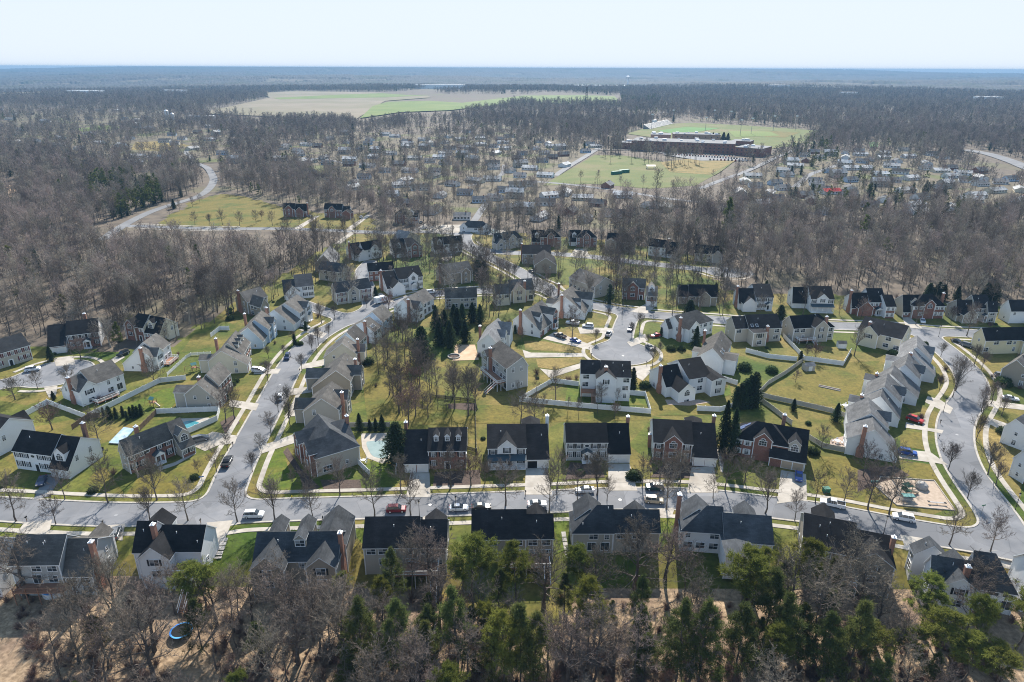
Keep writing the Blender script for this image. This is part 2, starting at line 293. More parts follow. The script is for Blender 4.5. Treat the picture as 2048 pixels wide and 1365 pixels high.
def smooth_line(pts, step=1.5):
    """Catmull-Rom through points (2-D), sampled every step metres"""
    P = [np.array(p[:2], float) for p in pts]; P = [2 * P[0] - P[1]] + P + [2 * P[-1] - P[-2]]; out = []
    for i in range(1, len(P) - 2):
        a, b, c, d = P[i - 1:i + 3]; n = max(2, int(np.linalg.norm(c - b) / step))
        for k in range(n):
            t = k / n; out.append(0.5 * (2 * b + (c - a) * t + (2 * a - 5 * b + 4 * c - d) * t * t + (3 * b - a - 3 * c + d) * t ** 3))
    out.append(P[-2]); return np.array(out)
KIDS = {}
_link0 = link
def link(name, me, parent=None, loc=None, rz=0.0, sc=None):
    o = _link0(name, me, parent, loc, rz, sc)
    if parent is not None: KIDS.setdefault(parent.name, []).append(o)
    return o
def thing(name, label, cat, loc, rz=0.0, group=None):
    return tag(link(name, None, None, loc, rz), label, cat, group)
def dup(root, loc, rz, label=None, group=None, sc=None):
    r = root.copy(); COL.objects.link(r); r.location = loc; r.rotation_euler = (0, 0, rz)
    if sc is not None: r.scale = sc if isinstance(sc, (tuple, list)) else (sc, sc, sc)
    if label: r['label'] = label
    if group: r['group'] = group
    for ch in KIDS.get(root.name, []):
        c = ch.copy(); COL.objects.link(c); c.parent = r; KIDS.setdefault(r.name, []).append(c)
        for g in KIDS.get(ch.name, []):
            d = g.copy(); COL.objects.link(d); d.parent = c
    return r
def pip(x, y, poly):
    """points in polygon, vectorised"""
    x = np.asarray(x); y = np.asarray(y); ins = np.zeros(x.shape, bool); n = len(poly)
    for i in range(n):
        x1, y1 = poly[i]; x2, y2 = poly[(i + 1) % n]
        c = ((y1 > y) != (y2 > y)) & (x < (x2 - x1) * (y - y1) / ((y2 - y1) if y2 != y1 else 1e-9) + x1); ins ^= c
    return ins
def gp(pts): return [tuple(GT(*p)[:2]) for p in pts]
def noise2(x, y, s, seed=0):
    """smooth value noise"""
    r = np.random.default_rng(seed); T = r.random((256, 256)); u = x / s + 1000; v = y / s + 1000
    i = np.floor(u).astype(int); j = np.floor(v).astype(int); fu = u - i; fv = v - j
    fu = fu * fu * (3 - 2 * fu); fv = fv * fv * (3 - 2 * fv)
    a = T[i % 256, j % 256]; b = T[(i + 1) % 256, j % 256]; c = T[i % 256, (j + 1) % 256]; d = T[(i + 1) % 256, (j + 1) % 256]
    return (a * (1 - fu) + b * fu) * (1 - fv) + (c * (1 - fu) + d * fu) * fv
def fbm(x, y, s, seed=0, o=4): return sum(noise2(x, y, s / 2 ** k, seed + k) * 0.5 ** k for k in range(o)) / sum(0.5 ** k for k in range(o))
_hv = np.vectorize(hgt)
# ------------------------------------------------------------------ ground: near lawns and woodland floor on a fine grid, then out to the horizon
LAWN = gp([(-420, 1160), (300, 1165), (700, 1180), (960, 1215), (1010, 1290), (1100, 1262), (1145, 1195), (1250, 1175), (2500, 1190), (2500, 645), (2048, 618), (1700, 592), (1440, 580), (1410, 515), (1200, 480), (900, 455), (700, 470), (640, 500), (545, 560), (440, 625), (350, 690), (215, 705), (60, 690), (-80, 720), (-420, 790)])
MEADOW = gp([(310, 452), (345, 428), (390, 402), (440, 388), (480, 392), (560, 412), (650, 428), (730, 428), (752, 445), (745, 462), (560, 456), (420, 458)])
X0, X1, Y0, Y1, ST = -500, 500, 40, 700, 2.5
xs = np.arange(X0, X1 + .1, ST); ys = np.arange(Y0, Y1 + .1, ST)
XX, YY = np.meshgrid(xs, ys); ZZ = _hv(0, YY[:, :1]) * np.ones_like(XX)
ZZ = ZZ + (fbm(XX, YY, 14, 3) - .5) * np.clip((112 - YY) / 20, 0, 1) * 1.2
nx, ny = len(xs), len(ys); idx = np.arange(nx * ny).reshape(ny, nx)
q = np.stack([idx[:-1, :-1], idx[:-1, 1:], idx[1:, 1:], idx[1:, :-1]], -1).reshape(-1, 4)
cx_ = (XX[:-1, :-1] + ST / 2).ravel(); cy_ = (YY[:-1, :-1] + ST / 2).ravel()
jx = cx_ + (fbm(cx_, cy_, 12, 21) - .5) * 9; jy = cy_ + (fbm(cx_, cy_, 12, 22) - .5) * 9
mi = np.zeros(len(q), int); mi[pip(jx, jy, LAWN)] = 1; mi[pip(jx, jy, MEADOW)] = 2
far_r = np.geomspace(380, 14500, 90); ang = np.radians(np.linspace(-62, 62, 260))
RR, AA = np.meshgrid(far_r, ang, indexing='ij')
FX, FY = RR * np.sin(AA), RR * np.cos(AA)
def hills(x, y):
    r = np.hypot(x, y); a = np.degrees(np.arctan2(x, y))
    env = np.interp(a, [-45, -37, -28, -20, -8, 0, 12, 21, 30, 37, 45], [25, 32, 75, 110, 108, 104, 96, 88, 60, 32, 25])
    k = np.clip((r - 7500) / 5500, 0, 1); k = k * k * (3 - 2 * k)
    m = np.clip((r - 2600) / 2500, 0, 1)
    return np.minimum(env * k + m * (fbm(x, y, 1500, 5) - .5) * 100 * np.clip(1.1 - k * .6, 0, 1) + m * (fbm(x * .35, y, 500, 9) - .5) * 24, 92.0)
FZ = hills(FX, FY) - 0.5
n0 = nx * ny; fi = np.arange(FX.size).reshape(FX.shape) + n0
fq = np.stack([fi[:-1, :-1], fi[1:, :-1], fi[1:, 1:], fi[:-1, 1:]], -1).reshape(-1, 4)
V = np.concatenate([np.stack([XX, YY, ZZ - 0.03], -1).reshape(-1, 3), np.stack([FX, FY, FZ], -1).reshape(-1, 3)])
me = bpy.data.meshes.new('ground'); me.from_pydata(V.tolist(), [], q.tolist() + fq[:, ::-1].tolist())
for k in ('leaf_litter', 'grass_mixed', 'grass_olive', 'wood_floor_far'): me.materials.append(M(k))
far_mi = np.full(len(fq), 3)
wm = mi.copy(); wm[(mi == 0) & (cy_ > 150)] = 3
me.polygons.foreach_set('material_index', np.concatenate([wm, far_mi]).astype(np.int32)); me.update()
# all faces up
nz = np.zeros(len(me.polygons) * 3); me.polygons.foreach_get('normal', nz); nz = nz.reshape(-1, 3)[:, 2]
if (nz[:len(q)] < 0).any(): me.flip_normals()
tag(link('ground', me), kind='structure')
# ------------------------------------------------------------------ roads
ROADS = [  # name, centre line in photograph pixels, width in metres
    ('main', [(-260, 1000), (-120, 1012), (0, 1018), (120, 1025), (245, 1029), (400, 1026), (587, 1019), (737, 1015), (887, 1010), (1099, 1003), (1249, 997), (1399, 999), (1536, 1014), (1660, 1030), (1790, 1055), (1900, 1074), (2048, 1096), (2250, 1126)], 8.8),
    ('curve', [(2012, 1085), (2002, 1045), (1977, 1007), (1951, 972), (1925, 930), (1911, 888), (1911, 850), (1921, 825), (1937, 800), (1945, 782), (1944, 765), (1932, 742), (1912, 720), (1889, 700), (1863, 680), (1843, 664)], 9.2),
    ('back', [(925, 468), (934, 490), (958, 506), (1000, 525), (1046, 549), (1090, 577), (1124, 594), (1180, 610), (1260, 625), (1336, 633), (1434, 640), (1500, 645), (1666, 652), (1780, 656), (1841, 662), (1928, 667), (2060, 672), (2250, 680)], 8.8),
    ('court', [(1262, 626), (1252, 645), (1244, 672), (1242, 700)], 8.4),
    ('hill', [(438, 1026), (455, 980), (480, 922), (510, 866), (545, 800), (575, 742), (603, 703), (640, 670), (690, 643), (740, 622), (800, 604), (857, 590), (950, 583), (1030, 580), (1085, 573)], 8.8),
    ('left', [(-260, 800), (-80, 780), (0, 770), (60, 756), (115, 746)], 8.4),
    ('upper', [(150, 470), (245, 453), (330, 455), (430, 458), (560, 458), (680, 462), (780, 466), (860, 464), (930, 470)], 6.6),
    ('vrow', [(940, 494), (1000, 505), (1104, 508), (1200, 516), (1290, 527), (1400, 539), (1450, 546)], 8.0),
    ('stub', [(702, 640), (650, 624), (600, 606)], 7.0),
    ('court2', [(745, 620), (735, 580), (725, 545), (740, 525)], 7.0),
]
DISCS = [((1244, 706), 11.5), ((112, 747), 11.5), ((1452, 545), 10.0)]
RL = {}
for nm, pts, wd in ROADS: RL[nm] = (smooth_line([GT(*p) for p in pts], 2.0), wd)
g = 0.7; gx = np.arange(-260, 330, g); gy = np.arange(112, 500, g); DX, DY = np.meshgrid(gx, gy)
F = np.full(DX.shape, 60.0); KSM = 5.0
def smin(a, b, k):
    h = np.clip(0.5 + 0.5 * (b - a) / k, 0, 1); return b * (1 - h) + a * h - k * h * (1 - h)
for nm, (ln, wd) in RL.items():
    d = np.full(DX.shape, 60.0)
    for a, b in zip(ln[:-1], ln[1:]):
        x0, x1 = min(a[0], b[0]) - 20, max(a[0], b[0]) + 20; y0, y1 = min(a[1], b[1]) - 20, max(a[1], b[1]) + 20
        i0, i1 = np.searchsorted(gx, (x0, x1)); j0, j1 = np.searchsorted(gy, (y0, y1))
        if i0 >= i1 or j0 >= j1: continue
        px_, py_ = DX[j0:j1, i0:i1] - a[0], DY[j0:j1, i0:i1] - a[1]; e = b - a; t = np.clip((px_ * e[0] + py_ * e[1]) / (e @ e), 0, 1)
        d[j0:j1, i0:i1] = np.minimum(d[j0:j1, i0:i1], np.hypot(px_ - t * e[0], py_ - t * e[1]))
    d -= wd / 2; d[d > 15] = 60
    F = smin(F, d, KSM)
for c, r in DISCS:
    c = GT(*c); F = smin(F, np.minimum(np.hypot(DX - c.x, DY - c.y) - r, 60), 4.0)
GFY, GFX = np.gradient(F, g)
def sample(A, x, y):
    u = np.clip((np.asarray(x) - gx[0]) / g, 0, len(gx) - 2.001); v = np.clip((np.asarray(y) - gy[0]) / g, 0, len(gy) - 2.001)
    i = u.astype(int); j = v.astype(int); fu, fv = u - i, v - j
    return (A[j, i] * (1 - fu) + A[j, i + 1] * fu) * (1 - fv) + (A[j + 1, i] * (1 - fu) + A[j + 1, i + 1] * fu) * fv
def contour(level):
    S = F - level; ins = S < 0; seg = {}; polys = []; H_, W_2 = S.shape
    code = ins[:-1, :-1] * 1 + ins[:-1, 1:] * 2 + ins[1:, 1:] * 4 + ins[1:, :-1] * 8
    def cut(p, q_):
        a, b = S[p[1], p[0]], S[q_[1], q_[0]]; t = a / (a - b)
        return (gx[p[0]] + (gx[q_[0]] - gx[p[0]]) * t, gy[p[1]] + (gy[q_[1]] - gy[p[1]]) * t)
    for j, i in zip(*np.nonzero((code > 0) & (code < 15))):
        C = [(i, j), (i + 1, j), (i + 1, j + 1), (i, j + 1)]; poly = []; ex = []
        for k in range(4):
            p, q_ = C[k], C[(k + 1) % 4]; a, b = ins[p[1], p[0]], ins[q_[1], q_[0]]
            if a: poly.append((gx[p[0]], gy[p[1]]))
            if a != b:
                c = cut(p, q_); poly.append(c); ex.append((tuple(sorted((p, q_))), c, a))
        polys.append(poly)
        if len(ex) == 2:
            o_, i_ = (ex[0], ex[1]) if ex[0][2] else (ex[1], ex[0])   # leave the inside, come back in
            seg[o_[0]] = (o_[1], i_[0], i_[1])
    for j in range(code.shape[0]):
        row = code[j] == 15; e = np.flatnonzero(np.diff(np.concatenate([[0], row.view(np.int8), [0]])))
        for a, b in zip(e[::2], e[1::2]): polys.append([(gx[a], gy[j]), (gx[b], gy[j]), (gx[b], gy[j + 1]), (gx[a], gy[j + 1])])
    chains = []; starts = set(seg) - {v[1] for v in seg.values()}; left = dict(seg)
    while left:
        k = next(iter(starts & left.keys()), None) or next(iter(left)); ch = []
        while k in left:
            c, k2, c2 = left.pop(k); ch.append(c); k = k2; last = c2
        ch.append(last); chains.append(np.array(ch))
    return chains, polys
KERB, RPOLY = contour(0.0); WALKC, _ = contour(3.1)
mb = MB()
for p in RPOLY: mb.face([(x, y, 0.02) for x, y in p])
tag(link('road', mb.mesh('road', 'asphalt')), kind='structure')
# far roads, out of the fine grid
def ribbon(name, pts, wd, z, m, kind='structure'):
    ln = smooth_line([GT(*p) for p in pts], 6.0); t = np.gradient(ln, axis=0); t /= np.linalg.norm(t, axis=1)[:, None]; n = np.stack([-t[:, 1], t[:, 0]], 1) * wd / 2
    mb = MB()
    for k in range(len(ln) - 1): mb.face([(*(ln[k] - n[k]), z), (*(ln[k + 1] - n[k + 1]), z), (*(ln[k + 1] + n[k + 1]), z), (*(ln[k] + n[k]), z)])
    o = link(name, mb.mesh(name, m)); tag(o, kind=kind); return ln
FARROADS = [([(205, 480), (250, 450), (300, 425), (350, 408), (395, 394), (418, 378), (427, 362), (424, 350), (414, 336), (395, 328)], 9), ([(1040, 362), (1100, 366), (1160, 372), (1250, 384), (1330, 397), (1400, 405)], 9),
            ([(1110, 352), (1140, 332), (1170, 314), (1205, 292)], 9), ([(1400, 378), (1440, 362), (1500, 340), (1560, 312), (1600, 296)], 8), ([(1480, 418), (1560, 422), (1640, 430), (1690, 436)], 7),
            ([(1930, 300), (1975, 308), (2020, 322), (2060, 338), (2150, 375)], 22), ([(1590, 375), (1620, 350), (1660, 336), (1700, 322)], 8), ([(380, 330), (385, 318), (372, 304), (390, 292)], 7),
            ([(700, 330), (640, 318), (560, 322)], 7), ([(940, 372), (1000, 352), (1010, 330)], 7), ([(930, 470), (950, 440), (985, 395), (1040, 362)], 7), ([(1165, 300), (1290, 302), (1350, 312)], 7)]
for pts, wd in FARROADS: ribbon('road', pts, wd * .78, 0.15, 'asphalt_far')
DRIVES = [[(66, 1001), (98, 993), (128, 948), (92, 950)], [(388, 893), (395, 880), (425, 864), (474, 872), (470, 888), (440, 890), (410, 903)], [(516, 895), (590, 868), (597, 884), (523, 908)],
    [(821, 946), (859, 946), (861, 995), (812, 995)], [(1052, 936), (1095, 936), (1104, 990), (1049, 990)], [(1217, 928), (1259, 928), (1275, 982), (1216, 982)], [(1383, 935), (1428, 934), (1436, 986), (1374, 986)],
    [(1562, 941), (1612, 949), (1614, 1000), (1554, 1008)], [(1798, 898), (1861, 905), (1897, 931), (1868, 926), (1798, 917)], [(1812, 845), (1859, 857), (1887, 861), (1884, 868), (1860, 863), (1810, 856)],
    [(1855, 793), (1880, 800), (1906, 817), (1900, 829), (1870, 815), (1850, 805)], [(1968, 843), (1985, 838), (2020, 850), (2040, 862), (2003, 862)], [(1972, 800), (2060, 812), (2060, 822), (1968, 812)],
    [(1085, 678), (1110, 664), (1190, 693), (1182, 701)], [(1045, 700), (1062, 706), (1170, 707), (1168, 714), (1050, 716)], [(1155, 655), (1224, 657), (1228, 666), (1160, 668)], [(1254, 685), (1290, 668), (1297, 681), (1262, 694)],
    [(1262, 734), (1300, 729), (1301, 745), (1285, 762), (1268, 752)], [(1080, 738), (1110, 742), (1165, 726), (1170, 734), (1100, 757)],
    [(48, 1046), (104, 1040), (98, 1071), (34, 1067)], [(212, 1052), (250, 1048), (245, 1082), (204, 1077)], [(413, 1046), (466, 1041), (446, 1088), (430, 1088)], [(666, 1040), (706, 1034), (697, 1066), (680, 1062)], [(841, 1034), (882, 1030), (880, 1047), (845, 1047)],
    [(1978, 1100), (2070, 1112), (2070, 1155), (2003, 1128)], [(1800, 1070), (1852, 1078), (1842, 1094), (1813, 1102)], [(1300, 1018), (1350, 1016), (1345, 1030), (1300, 1030)], [(1030, 1024), (1075, 1022), (1075, 1040), (1030, 1040)],
    [(598, 660), (622, 656), (654, 668), (644, 677)], [(508, 740), (562, 738), (556, 748), (508, 749)], [(603, 730), (648, 719), (648, 732), (596, 740)], [(583, 778), (624, 774), (625, 785), (577, 792)], [(577, 822), (604, 808), (610, 832), (568, 834)],
    [(460, 800), (518, 808), (512, 822), (458, 813)], [(107, 717), (145, 712), (152, 730), (112, 733)], [(216, 724), (240, 708), (250, 715), (225, 730)], [(88, 776), (115, 772), (112, 792), (98, 796)],
    [(586, 458), (630, 433), (640, 432), (600, 459)], [(688, 461), (734, 430), (743, 430), (701, 462)], [(668, 488), (702, 464), (713, 464), (681, 488)], [(813, 466), (853, 447), (862, 452), (828, 467)], [(850, 455), (880, 450), (935, 450), (930, 466), (862, 466)],
    [(1260, 624), (1296, 606), (1314, 611), (1294, 628)], [(1812, 655), (1804, 634), (1818, 634), (1848, 660)], [(1140, 512), (1150, 498), (1172, 498), (1180, 515)], [(925, 495), (905, 500), (880, 520), (895, 524)], [(760, 604), (748, 590), (762, 586), (790, 604)]]
DRV_W = [gp(d) for d in DRIVES]
for k, d in enumerate(DRIVES): sheet('driveway', d, 0.055 + 0.004 * (k % 4), 'asphalt' if k in (0,) else 'concrete')
mk, ms = MB(), MB()
def in_drive(x, y): return np.any([pip(x, y, d) for d in DRV_W], axis=0)
for ch in KERB:
    if len(ch) < 8: continue
    ch = ch[::2] if len(ch) > 40 else ch
    gxv, gyv = sample(GFX, ch[:, 0], ch[:, 1]), sample(GFY, ch[:, 0], ch[:, 1]); L_ = np.hypot(gxv, gyv) + 1e-6; n = np.stack([gxv / L_, gyv / L_], 1)
    o = ch + n * 0.55; mid = ch + n * 0.25; bad = in_drive(mid[:, 0], mid[:, 1])
    edge = (ch[:, 0] < gx[0] + 3) | (ch[:, 0] > gx[-1] - 3) | (ch[:, 1] < gy[0] + 3) | (ch[:, 1] > gy[-1] - 3)
    for k in range(len(ch) - 1):
        if edge[k] or edge[k + 1] or np.hypot(*(ch[k] - ch[k + 1])) > 4: continue
        z = 0.045 if bad[k] or bad[k + 1] else 0.125
        a, b, c, d = (*ch[k], z), (*ch[k + 1], z), (*o[k + 1], z), (*o[k], z)
        mk.face([a, d, c, b]); mk.face([(*ch[k], 0), a, b, (*ch[k + 1], 0)]); mk.face([d, (*o[k], -.02), (*o[k + 1], -.02), c])
tag(link('kerb', mk.mesh('kerb', 'kerb_concrete')), kind='structure')
NOWALK = [gp([(480, 450), (1500, 450), (1500, 545), (1060, 545), (930, 470), (480, 470)]), gp([(-300, 700), (-300, 790), (30, 790), (30, 740)]), gp([(560, 640), (700, 640), (770, 600), (770, 500), (560, 500)])]
for ch in WALKC:
    if len(ch) < 8: continue
    ch = ch[::2] if len(ch) > 40 else ch
    gxv, gyv = sample(GFX, ch[:, 0], ch[:, 1]), sample(GFY, ch[:, 0], ch[:, 1]); L_ = np.hypot(gxv, gyv) + 1e-6; n = np.stack([gxv / L_, gyv / L_], 1)
    i_, o_ = ch - n * 0.7, ch + n * 0.7
    skip = np.any([pip(ch[:, 0], ch[:, 1], d) for d in NOWALK], axis=0) | (ch[:, 0] < gx[0] + 3) | (ch[:, 0] > gx[-1] - 3) | (ch[:, 1] < gy[0] + 3) | (ch[:, 1] > gy[-1] - 3)
    for k in range(len(ch) - 1):
        if skip[k] or np.hypot(*(ch[k] - ch[k + 1])) > 4: continue
        ms.face([(*i_[k], .085), (*o_[k], .085), (*o_[k + 1], .085), (*i_[k + 1], .085)][::-1])
        for e in (i_, o_): ms.face([(*e[k], -.02), (*e[k], .085), (*e[k + 1], .085), (*e[k + 1], -.02)])
tag(link('pavement', ms.mesh('pavement', 'concrete')), kind='structure')
# ------------------------------------------------------------------ lawns and beds of their own colour
LAWNS = [('grass_green', [(541, 902), (567, 900), (577, 940), (604, 950), (601, 984), (520, 987), (514, 968), (524, 932)]), ('grass_olive', [(726, 726), (770, 730), (890, 780), (885, 842), (735, 842), (728, 790)]),
    ('grass_green', [(660, 660), (700, 652), (720, 660), (700, 700), (690, 690)][:0] or [(560, 690), (592, 668), (607, 673), (583, 696)]), ('grass_green', [(517, 713), (535, 706), (561, 707), (550, 719)]),
    ('grass_green', [(240, 817), (325, 779), (368, 772), (370, 786), (335, 824)]), ('grass_green', [(697, 1053), (730, 1053), (729, 1090), (700, 1130)]), ('grass_green', [(1107, 1041), (1134, 1041), (1130, 1100), (1108, 1110)]),
    ('grass_green', [(1319, 1033), (1358, 1033), (1344, 1070), (1320, 1100)]), ('grass_green', [(727, 938), (742, 921), (776, 929), (789, 950), (760, 955)]), ('grass_olive', [(1545, 770), (1620, 735), (1700, 725), (1760, 722), (1724, 770), (1700, 812), (1650, 812), (1540, 795)]),
    ('grass_olive', [(280, 950), (330, 945), (400, 920), (440, 893), (446, 897), (420, 950), (400, 985), (330, 994), (250, 992)]), ('grass_olive', [(150, 985), (195, 940), (210, 935), (250, 990), (200, 994), (140, 993)]),
    ('grass_tan', [(1048, 682), (1090, 683), (1160, 698), (1160, 706), (1050, 700)]), ('grass_tan', [(1072, 718), (1164, 715), (1160, 726), (1110, 740), (1076, 735)]), ('grass_tan', [(1115, 655), (1170, 670), (1188, 676), (1172, 688), (1112, 664)]),
    ('grass_green', [(1135, 770), (1160, 760), (1290, 795), (1296, 812), (1130, 805)]), ('grass_olive', [(1295, 800), (1265, 755), (1290, 770), (1440, 800), (1440, 830), (1310, 832)]), ('grass_olive', [(845, 820), (960, 810), (1110, 812), (1300, 830), (1310, 840), (845, 850)]),
    ('grass_green', [(1440, 775), (1460, 770), (1462, 790), (1445, 795)]), ('grass_tan', [(1955, 850), (2005, 855), (2040, 880), (2048, 930), (2040, 1000), (1990, 945), (1965, 890)]), ('grass_olive', [(1800, 858), (1852, 868), (1858, 902), (1800, 892)]),
    ('grass_olive', [(1740, 940), (1800, 920), (1865, 930), (1900, 990), (1935, 1020), (1930, 1036), (1860, 1032), (1905, 1015), (1870, 962), (1760, 956)]), ('grass_olive', [(1622, 912), (1715, 918), (1740, 956), (1728, 1005), (1640, 985)])]
for k, (m, p) in enumerate(LAWNS):
    if p: sheet('lawn', p, 0.015 + 0.004 * (k % 5), m)
for p in ([(566, 905), (575, 895), (600, 935), (640, 975), (610, 990), (600, 955)], [(896, 808), (952, 806), (952, 822), (897, 818)], [(640, 960), (720, 960), (725, 985), (650, 986)], [(1350, 905), (1420, 930), (1410, 958), (1300, 955)], [(1715, 940), (1790, 932), (1820, 952), (1760, 965), (1715, 985)],
          [(440, 845), (468, 830), (480, 846), (450, 868)], [(1140, 925), (1200, 930), (1210, 955), (1130, 960)], [(870, 945), (960, 940), (962, 975), (865, 978)]): sheet('flower_bed', p, 0.045, 'mulch')
sheet('patio', [(910, 690), (950, 690), (958, 720), (905, 722)], 0.05, 'bare_soil'); sheet('patio', [(1661, 880), (1690, 872), (1696, 898), (1658, 897)], 0.05, 'paver')
sheet('garden_path', [(1428, 893), (1437, 897), (1447, 925), (1446, 945), (1441, 945), (1438, 920)], 0.05, 'concrete'); sheet('patio', [(1330, 800), (1400, 800), (1422, 805), (1380, 812), (1335, 810)], 0.05, 'paver')
sheet('patio', [(345, 828), (365, 800), (376, 785), (388, 790), (368, 825)], 0.05, 'concrete')
sheet('garden_path', [(316, 936), (350, 925), (390, 905), (392, 908), (352, 931), (320, 942)], 0.05, 'concrete')
sheet('garden_path', [(168, 640 + 200), (172, 842), (172, 843)], 0.05, 'concrete') if False else None
for p in ([(560, 292), (720, 264), (830, 270), (1000, 264), (1200, 292), (1110, 350), (1090, 370), (1230, 388), (1235, 440), (900, 432), (760, 400), (560, 330)], [(1545, 332), (1640, 302), (1830, 302), (1950, 345), (2048, 372), (2048, 415), (1700, 436), (1465, 418), (1480, 350)], [(20, 222), (320, 225), (470, 292), (455, 326), (200, 326), (20, 296)]): sheet('lawn', p, 0.08, 'grass_far')
# far fields
for nm, m, p, z in [('field', 'field_stubble', [(395, 228), (470, 212), (540, 196), (520, 187), (590, 183), (760, 186), (850, 190), (862, 196), (770, 203), (740, 222), (712, 240), (560, 235)], 1.2), ('field', 'field_green', [(545, 197), (690, 190), (850, 185), (900, 190), (770, 196), (560, 200)], 1.5),
        ('field', 'field_green', [(720, 238), (745, 214), (775, 205), (860, 203), (925, 207), (1050, 192), (1090, 188), (1230, 194), (1240, 210), (1180, 210), (1040, 206), (900, 222), (800, 226)], 1.6), ('field', 'field_green', [(1080, 192), (1150, 190), (1235, 198), (1238, 212), (1130, 205), (1090, 198)], 1.9),
        ('field', 'field_stubble', [(0, 187), (90, 184), (95, 190), (0, 196)], 1.4), ('field', 'grass_school', [(1085, 372), (1130, 345), (1190, 310), (1250, 312), (1330, 325), (1400, 318), (1475, 318), (1440, 345), (1390, 372), (1300, 378), (1180, 368)], 0.12),
        ('field', 'grass_tan', [(1320, 325), (1400, 316), (1475, 320), (1420, 350), (1340, 345)], 0.2), ('field', 'grass_school', [(1255, 268), (1310, 250), (1380, 246), (1500, 252), (1640, 262), (1600, 290), (1530, 300), (1400, 290)], 0.10), ('field', 'turf', [(1315, 262), (1370, 255), (1440, 257), (1400, 264), (1340, 267)], 0.3),
        ('field', 'field_green', [(1455, 262), (1540, 264), (1560, 272), (1470, 275)], 0.3), ('field', 'grass_olive', [(1530, 262), (1600, 266), (1570, 276), (1530, 274)], .25), ('field', 'turf', [(1738, 286), (1755, 284), (1756, 294), (1740, 296)], .4), ('field', 'bare_soil', [(0, 372), (30, 370), (50, 384), (20, 396), (0, 398)], 0.1),
        ('car_park', 'asphalt_far', [(1325, 310), (1340, 306), (1490, 318), (1500, 322), (1400, 322)], 0.32), ('field', 'grass_tan', [(270, 285), (340, 282), (380, 292), (330, 303), (262, 300)], .1), ('field', 'field_green', [(150, 258), (230, 250), (240, 256), (165, 264)], .1)]: sheet(nm, p, z, m)
# ------------------------------------------------------------------ window, door and garage prototypes (face -y, origin in the middle of the opening)
def ring(mb, w, h, t, d0, d1, arch=0):
    mb.box(-w / 2 - t, -w / 2, d0, d1, -h / 2 - t, h / 2 + t); mb.box(w / 2, w / 2 + t, d0, d1, -h / 2 - t, h / 2 + t)
    mb.box(-w / 2, w / 2, d0, d1, h / 2, h / 2 + t); mb.box(-w / 2, w / 2, d0, d1, -h / 2 - t, -h / 2)
WM = {}
def win_proto(k, w, h, nx_, ny_, arch=False):
    mb = MB(); ring(mb, w, h, 0.11, -0.07, 0.06)
    for i in range(1, nx_): x = -w / 2 + w * i / nx_; mb.box(x - .025, x + .025, -0.045, 0.04, -h / 2, h / 2)
    for i in range(1, ny_): z = -h / 2 + h * i / ny_; mb.box(-w / 2, w / 2, -0.05, 0.035, z - .025, z + .025)
    p = MB(); p.box(-w / 2, w / 2, -0.02, 0.05, -h / 2, h / 2)
    if k in ('single', 'twin', 'tall', 'small', 'dormer'): p.box(-w / 2 + .03, w / 2 - .03 if k != 'twin' else -.06, -0.026, -0.021, h * .08, h / 2 - .02, 1)
    if arch:
        n = 10; r = w * 0.32
        o = [(r * 1.18 * math.cos(PI * i / n), h / 2 + .11 + r * 1.18 * math.sin(PI * i / n)) for i in range(n + 1)]; ii = [(r * math.cos(PI * i / n), h / 2 + .11 + r * math.sin(PI * i / n)) for i in range(n + 1)]
        for i in range(n): mb.face([(*ii[i][:1], -.07, ii[i][1]), (*ii[i + 1][:1], -.07, ii[i + 1][1]), (*o[i + 1][:1], -.07, o[i + 1][1]), (*o[i][:1], -.07, o[i][1])]); mb.face([(o[i][0], -.07, o[i][1]), (o[i + 1][0], -.07, o[i + 1][1]), (o[i + 1][0], .03, o[i + 1][1]), (o[i][0], .03, o[i][1])])
        for a in (PI / 3, 2 * PI / 3): mb.tube([(0, -.05, h / 2 + .11), (r * math.cos(a), -.05, h / 2 + .11 + r * math.sin(a))], .025, 4)
        p.face([(x, -0.02, z) for x, z in ii])
    WM[k] = (mb.mesh('window', 'trim_white'), p.mesh('pane', ['glass_pane', 'window_blind']), w, h)
win_proto('single', 0.95, 1.55, 2, 4); win_proto('twin', 1.85, 1.5, 2, 2); win_proto('small', 0.7, 1.0, 1, 2); win_proto('tall', 1.0, 1.9, 2, 4); win_proto('palladian', 1.9, 1.35, 3, 2, True); win_proto('triple', 2.5, 1.6, 3, 2); win_proto('dormer', 0.8, 1.15, 2, 2); win_proto('patio', 1.8, 2.05, 2, 1)
_m, _p = MB(), MB(); n_ = 20
for i in range(n_):
    a, b = 2 * PI * i / n_, 2 * PI * (i + 1) / n_
    _m.face([(.62 * math.cos(a), -.06, .38 * math.sin(a)), (.62 * math.cos(b), -.06, .38 * math.sin(b)), (.78 * math.cos(b), -.06, .52 * math.sin(b)), (.78 * math.cos(a), -.06, .52 * math.sin(a))])
    _m.face([(.78 * math.cos(a), -.06, .52 * math.sin(a)), (.78 * math.cos(b), -.06, .52 * math.sin(b)), (.78 * math.cos(b), .03, .52 * math.sin(b)), (.78 * math.cos(a), .03, .52 * math.sin(a))])
_p.face([(.64 * math.cos(2 * PI * i / n_), -.03, .4 * math.sin(2 * PI * i / n_)) for i in range(n_)]); WM['oval'] = (_m.mesh('window', 'trim_white'), _p.mesh('pane', 'glass_pane'), 1.3, .8)
SHUT = {}
for k in ('black', 'red', 'white'):
    mb = MB(); mb.box(-.2, .2, -.06, .03, -.8, .8); mb.box(-.15, .15, -.075, -.06, .05, .72); mb.box(-.15, .15, -.075, -.06, -.72, -.05); SHUT[k] = mb.mesh('shutter', 'shutter_' + k)
GAR = {}
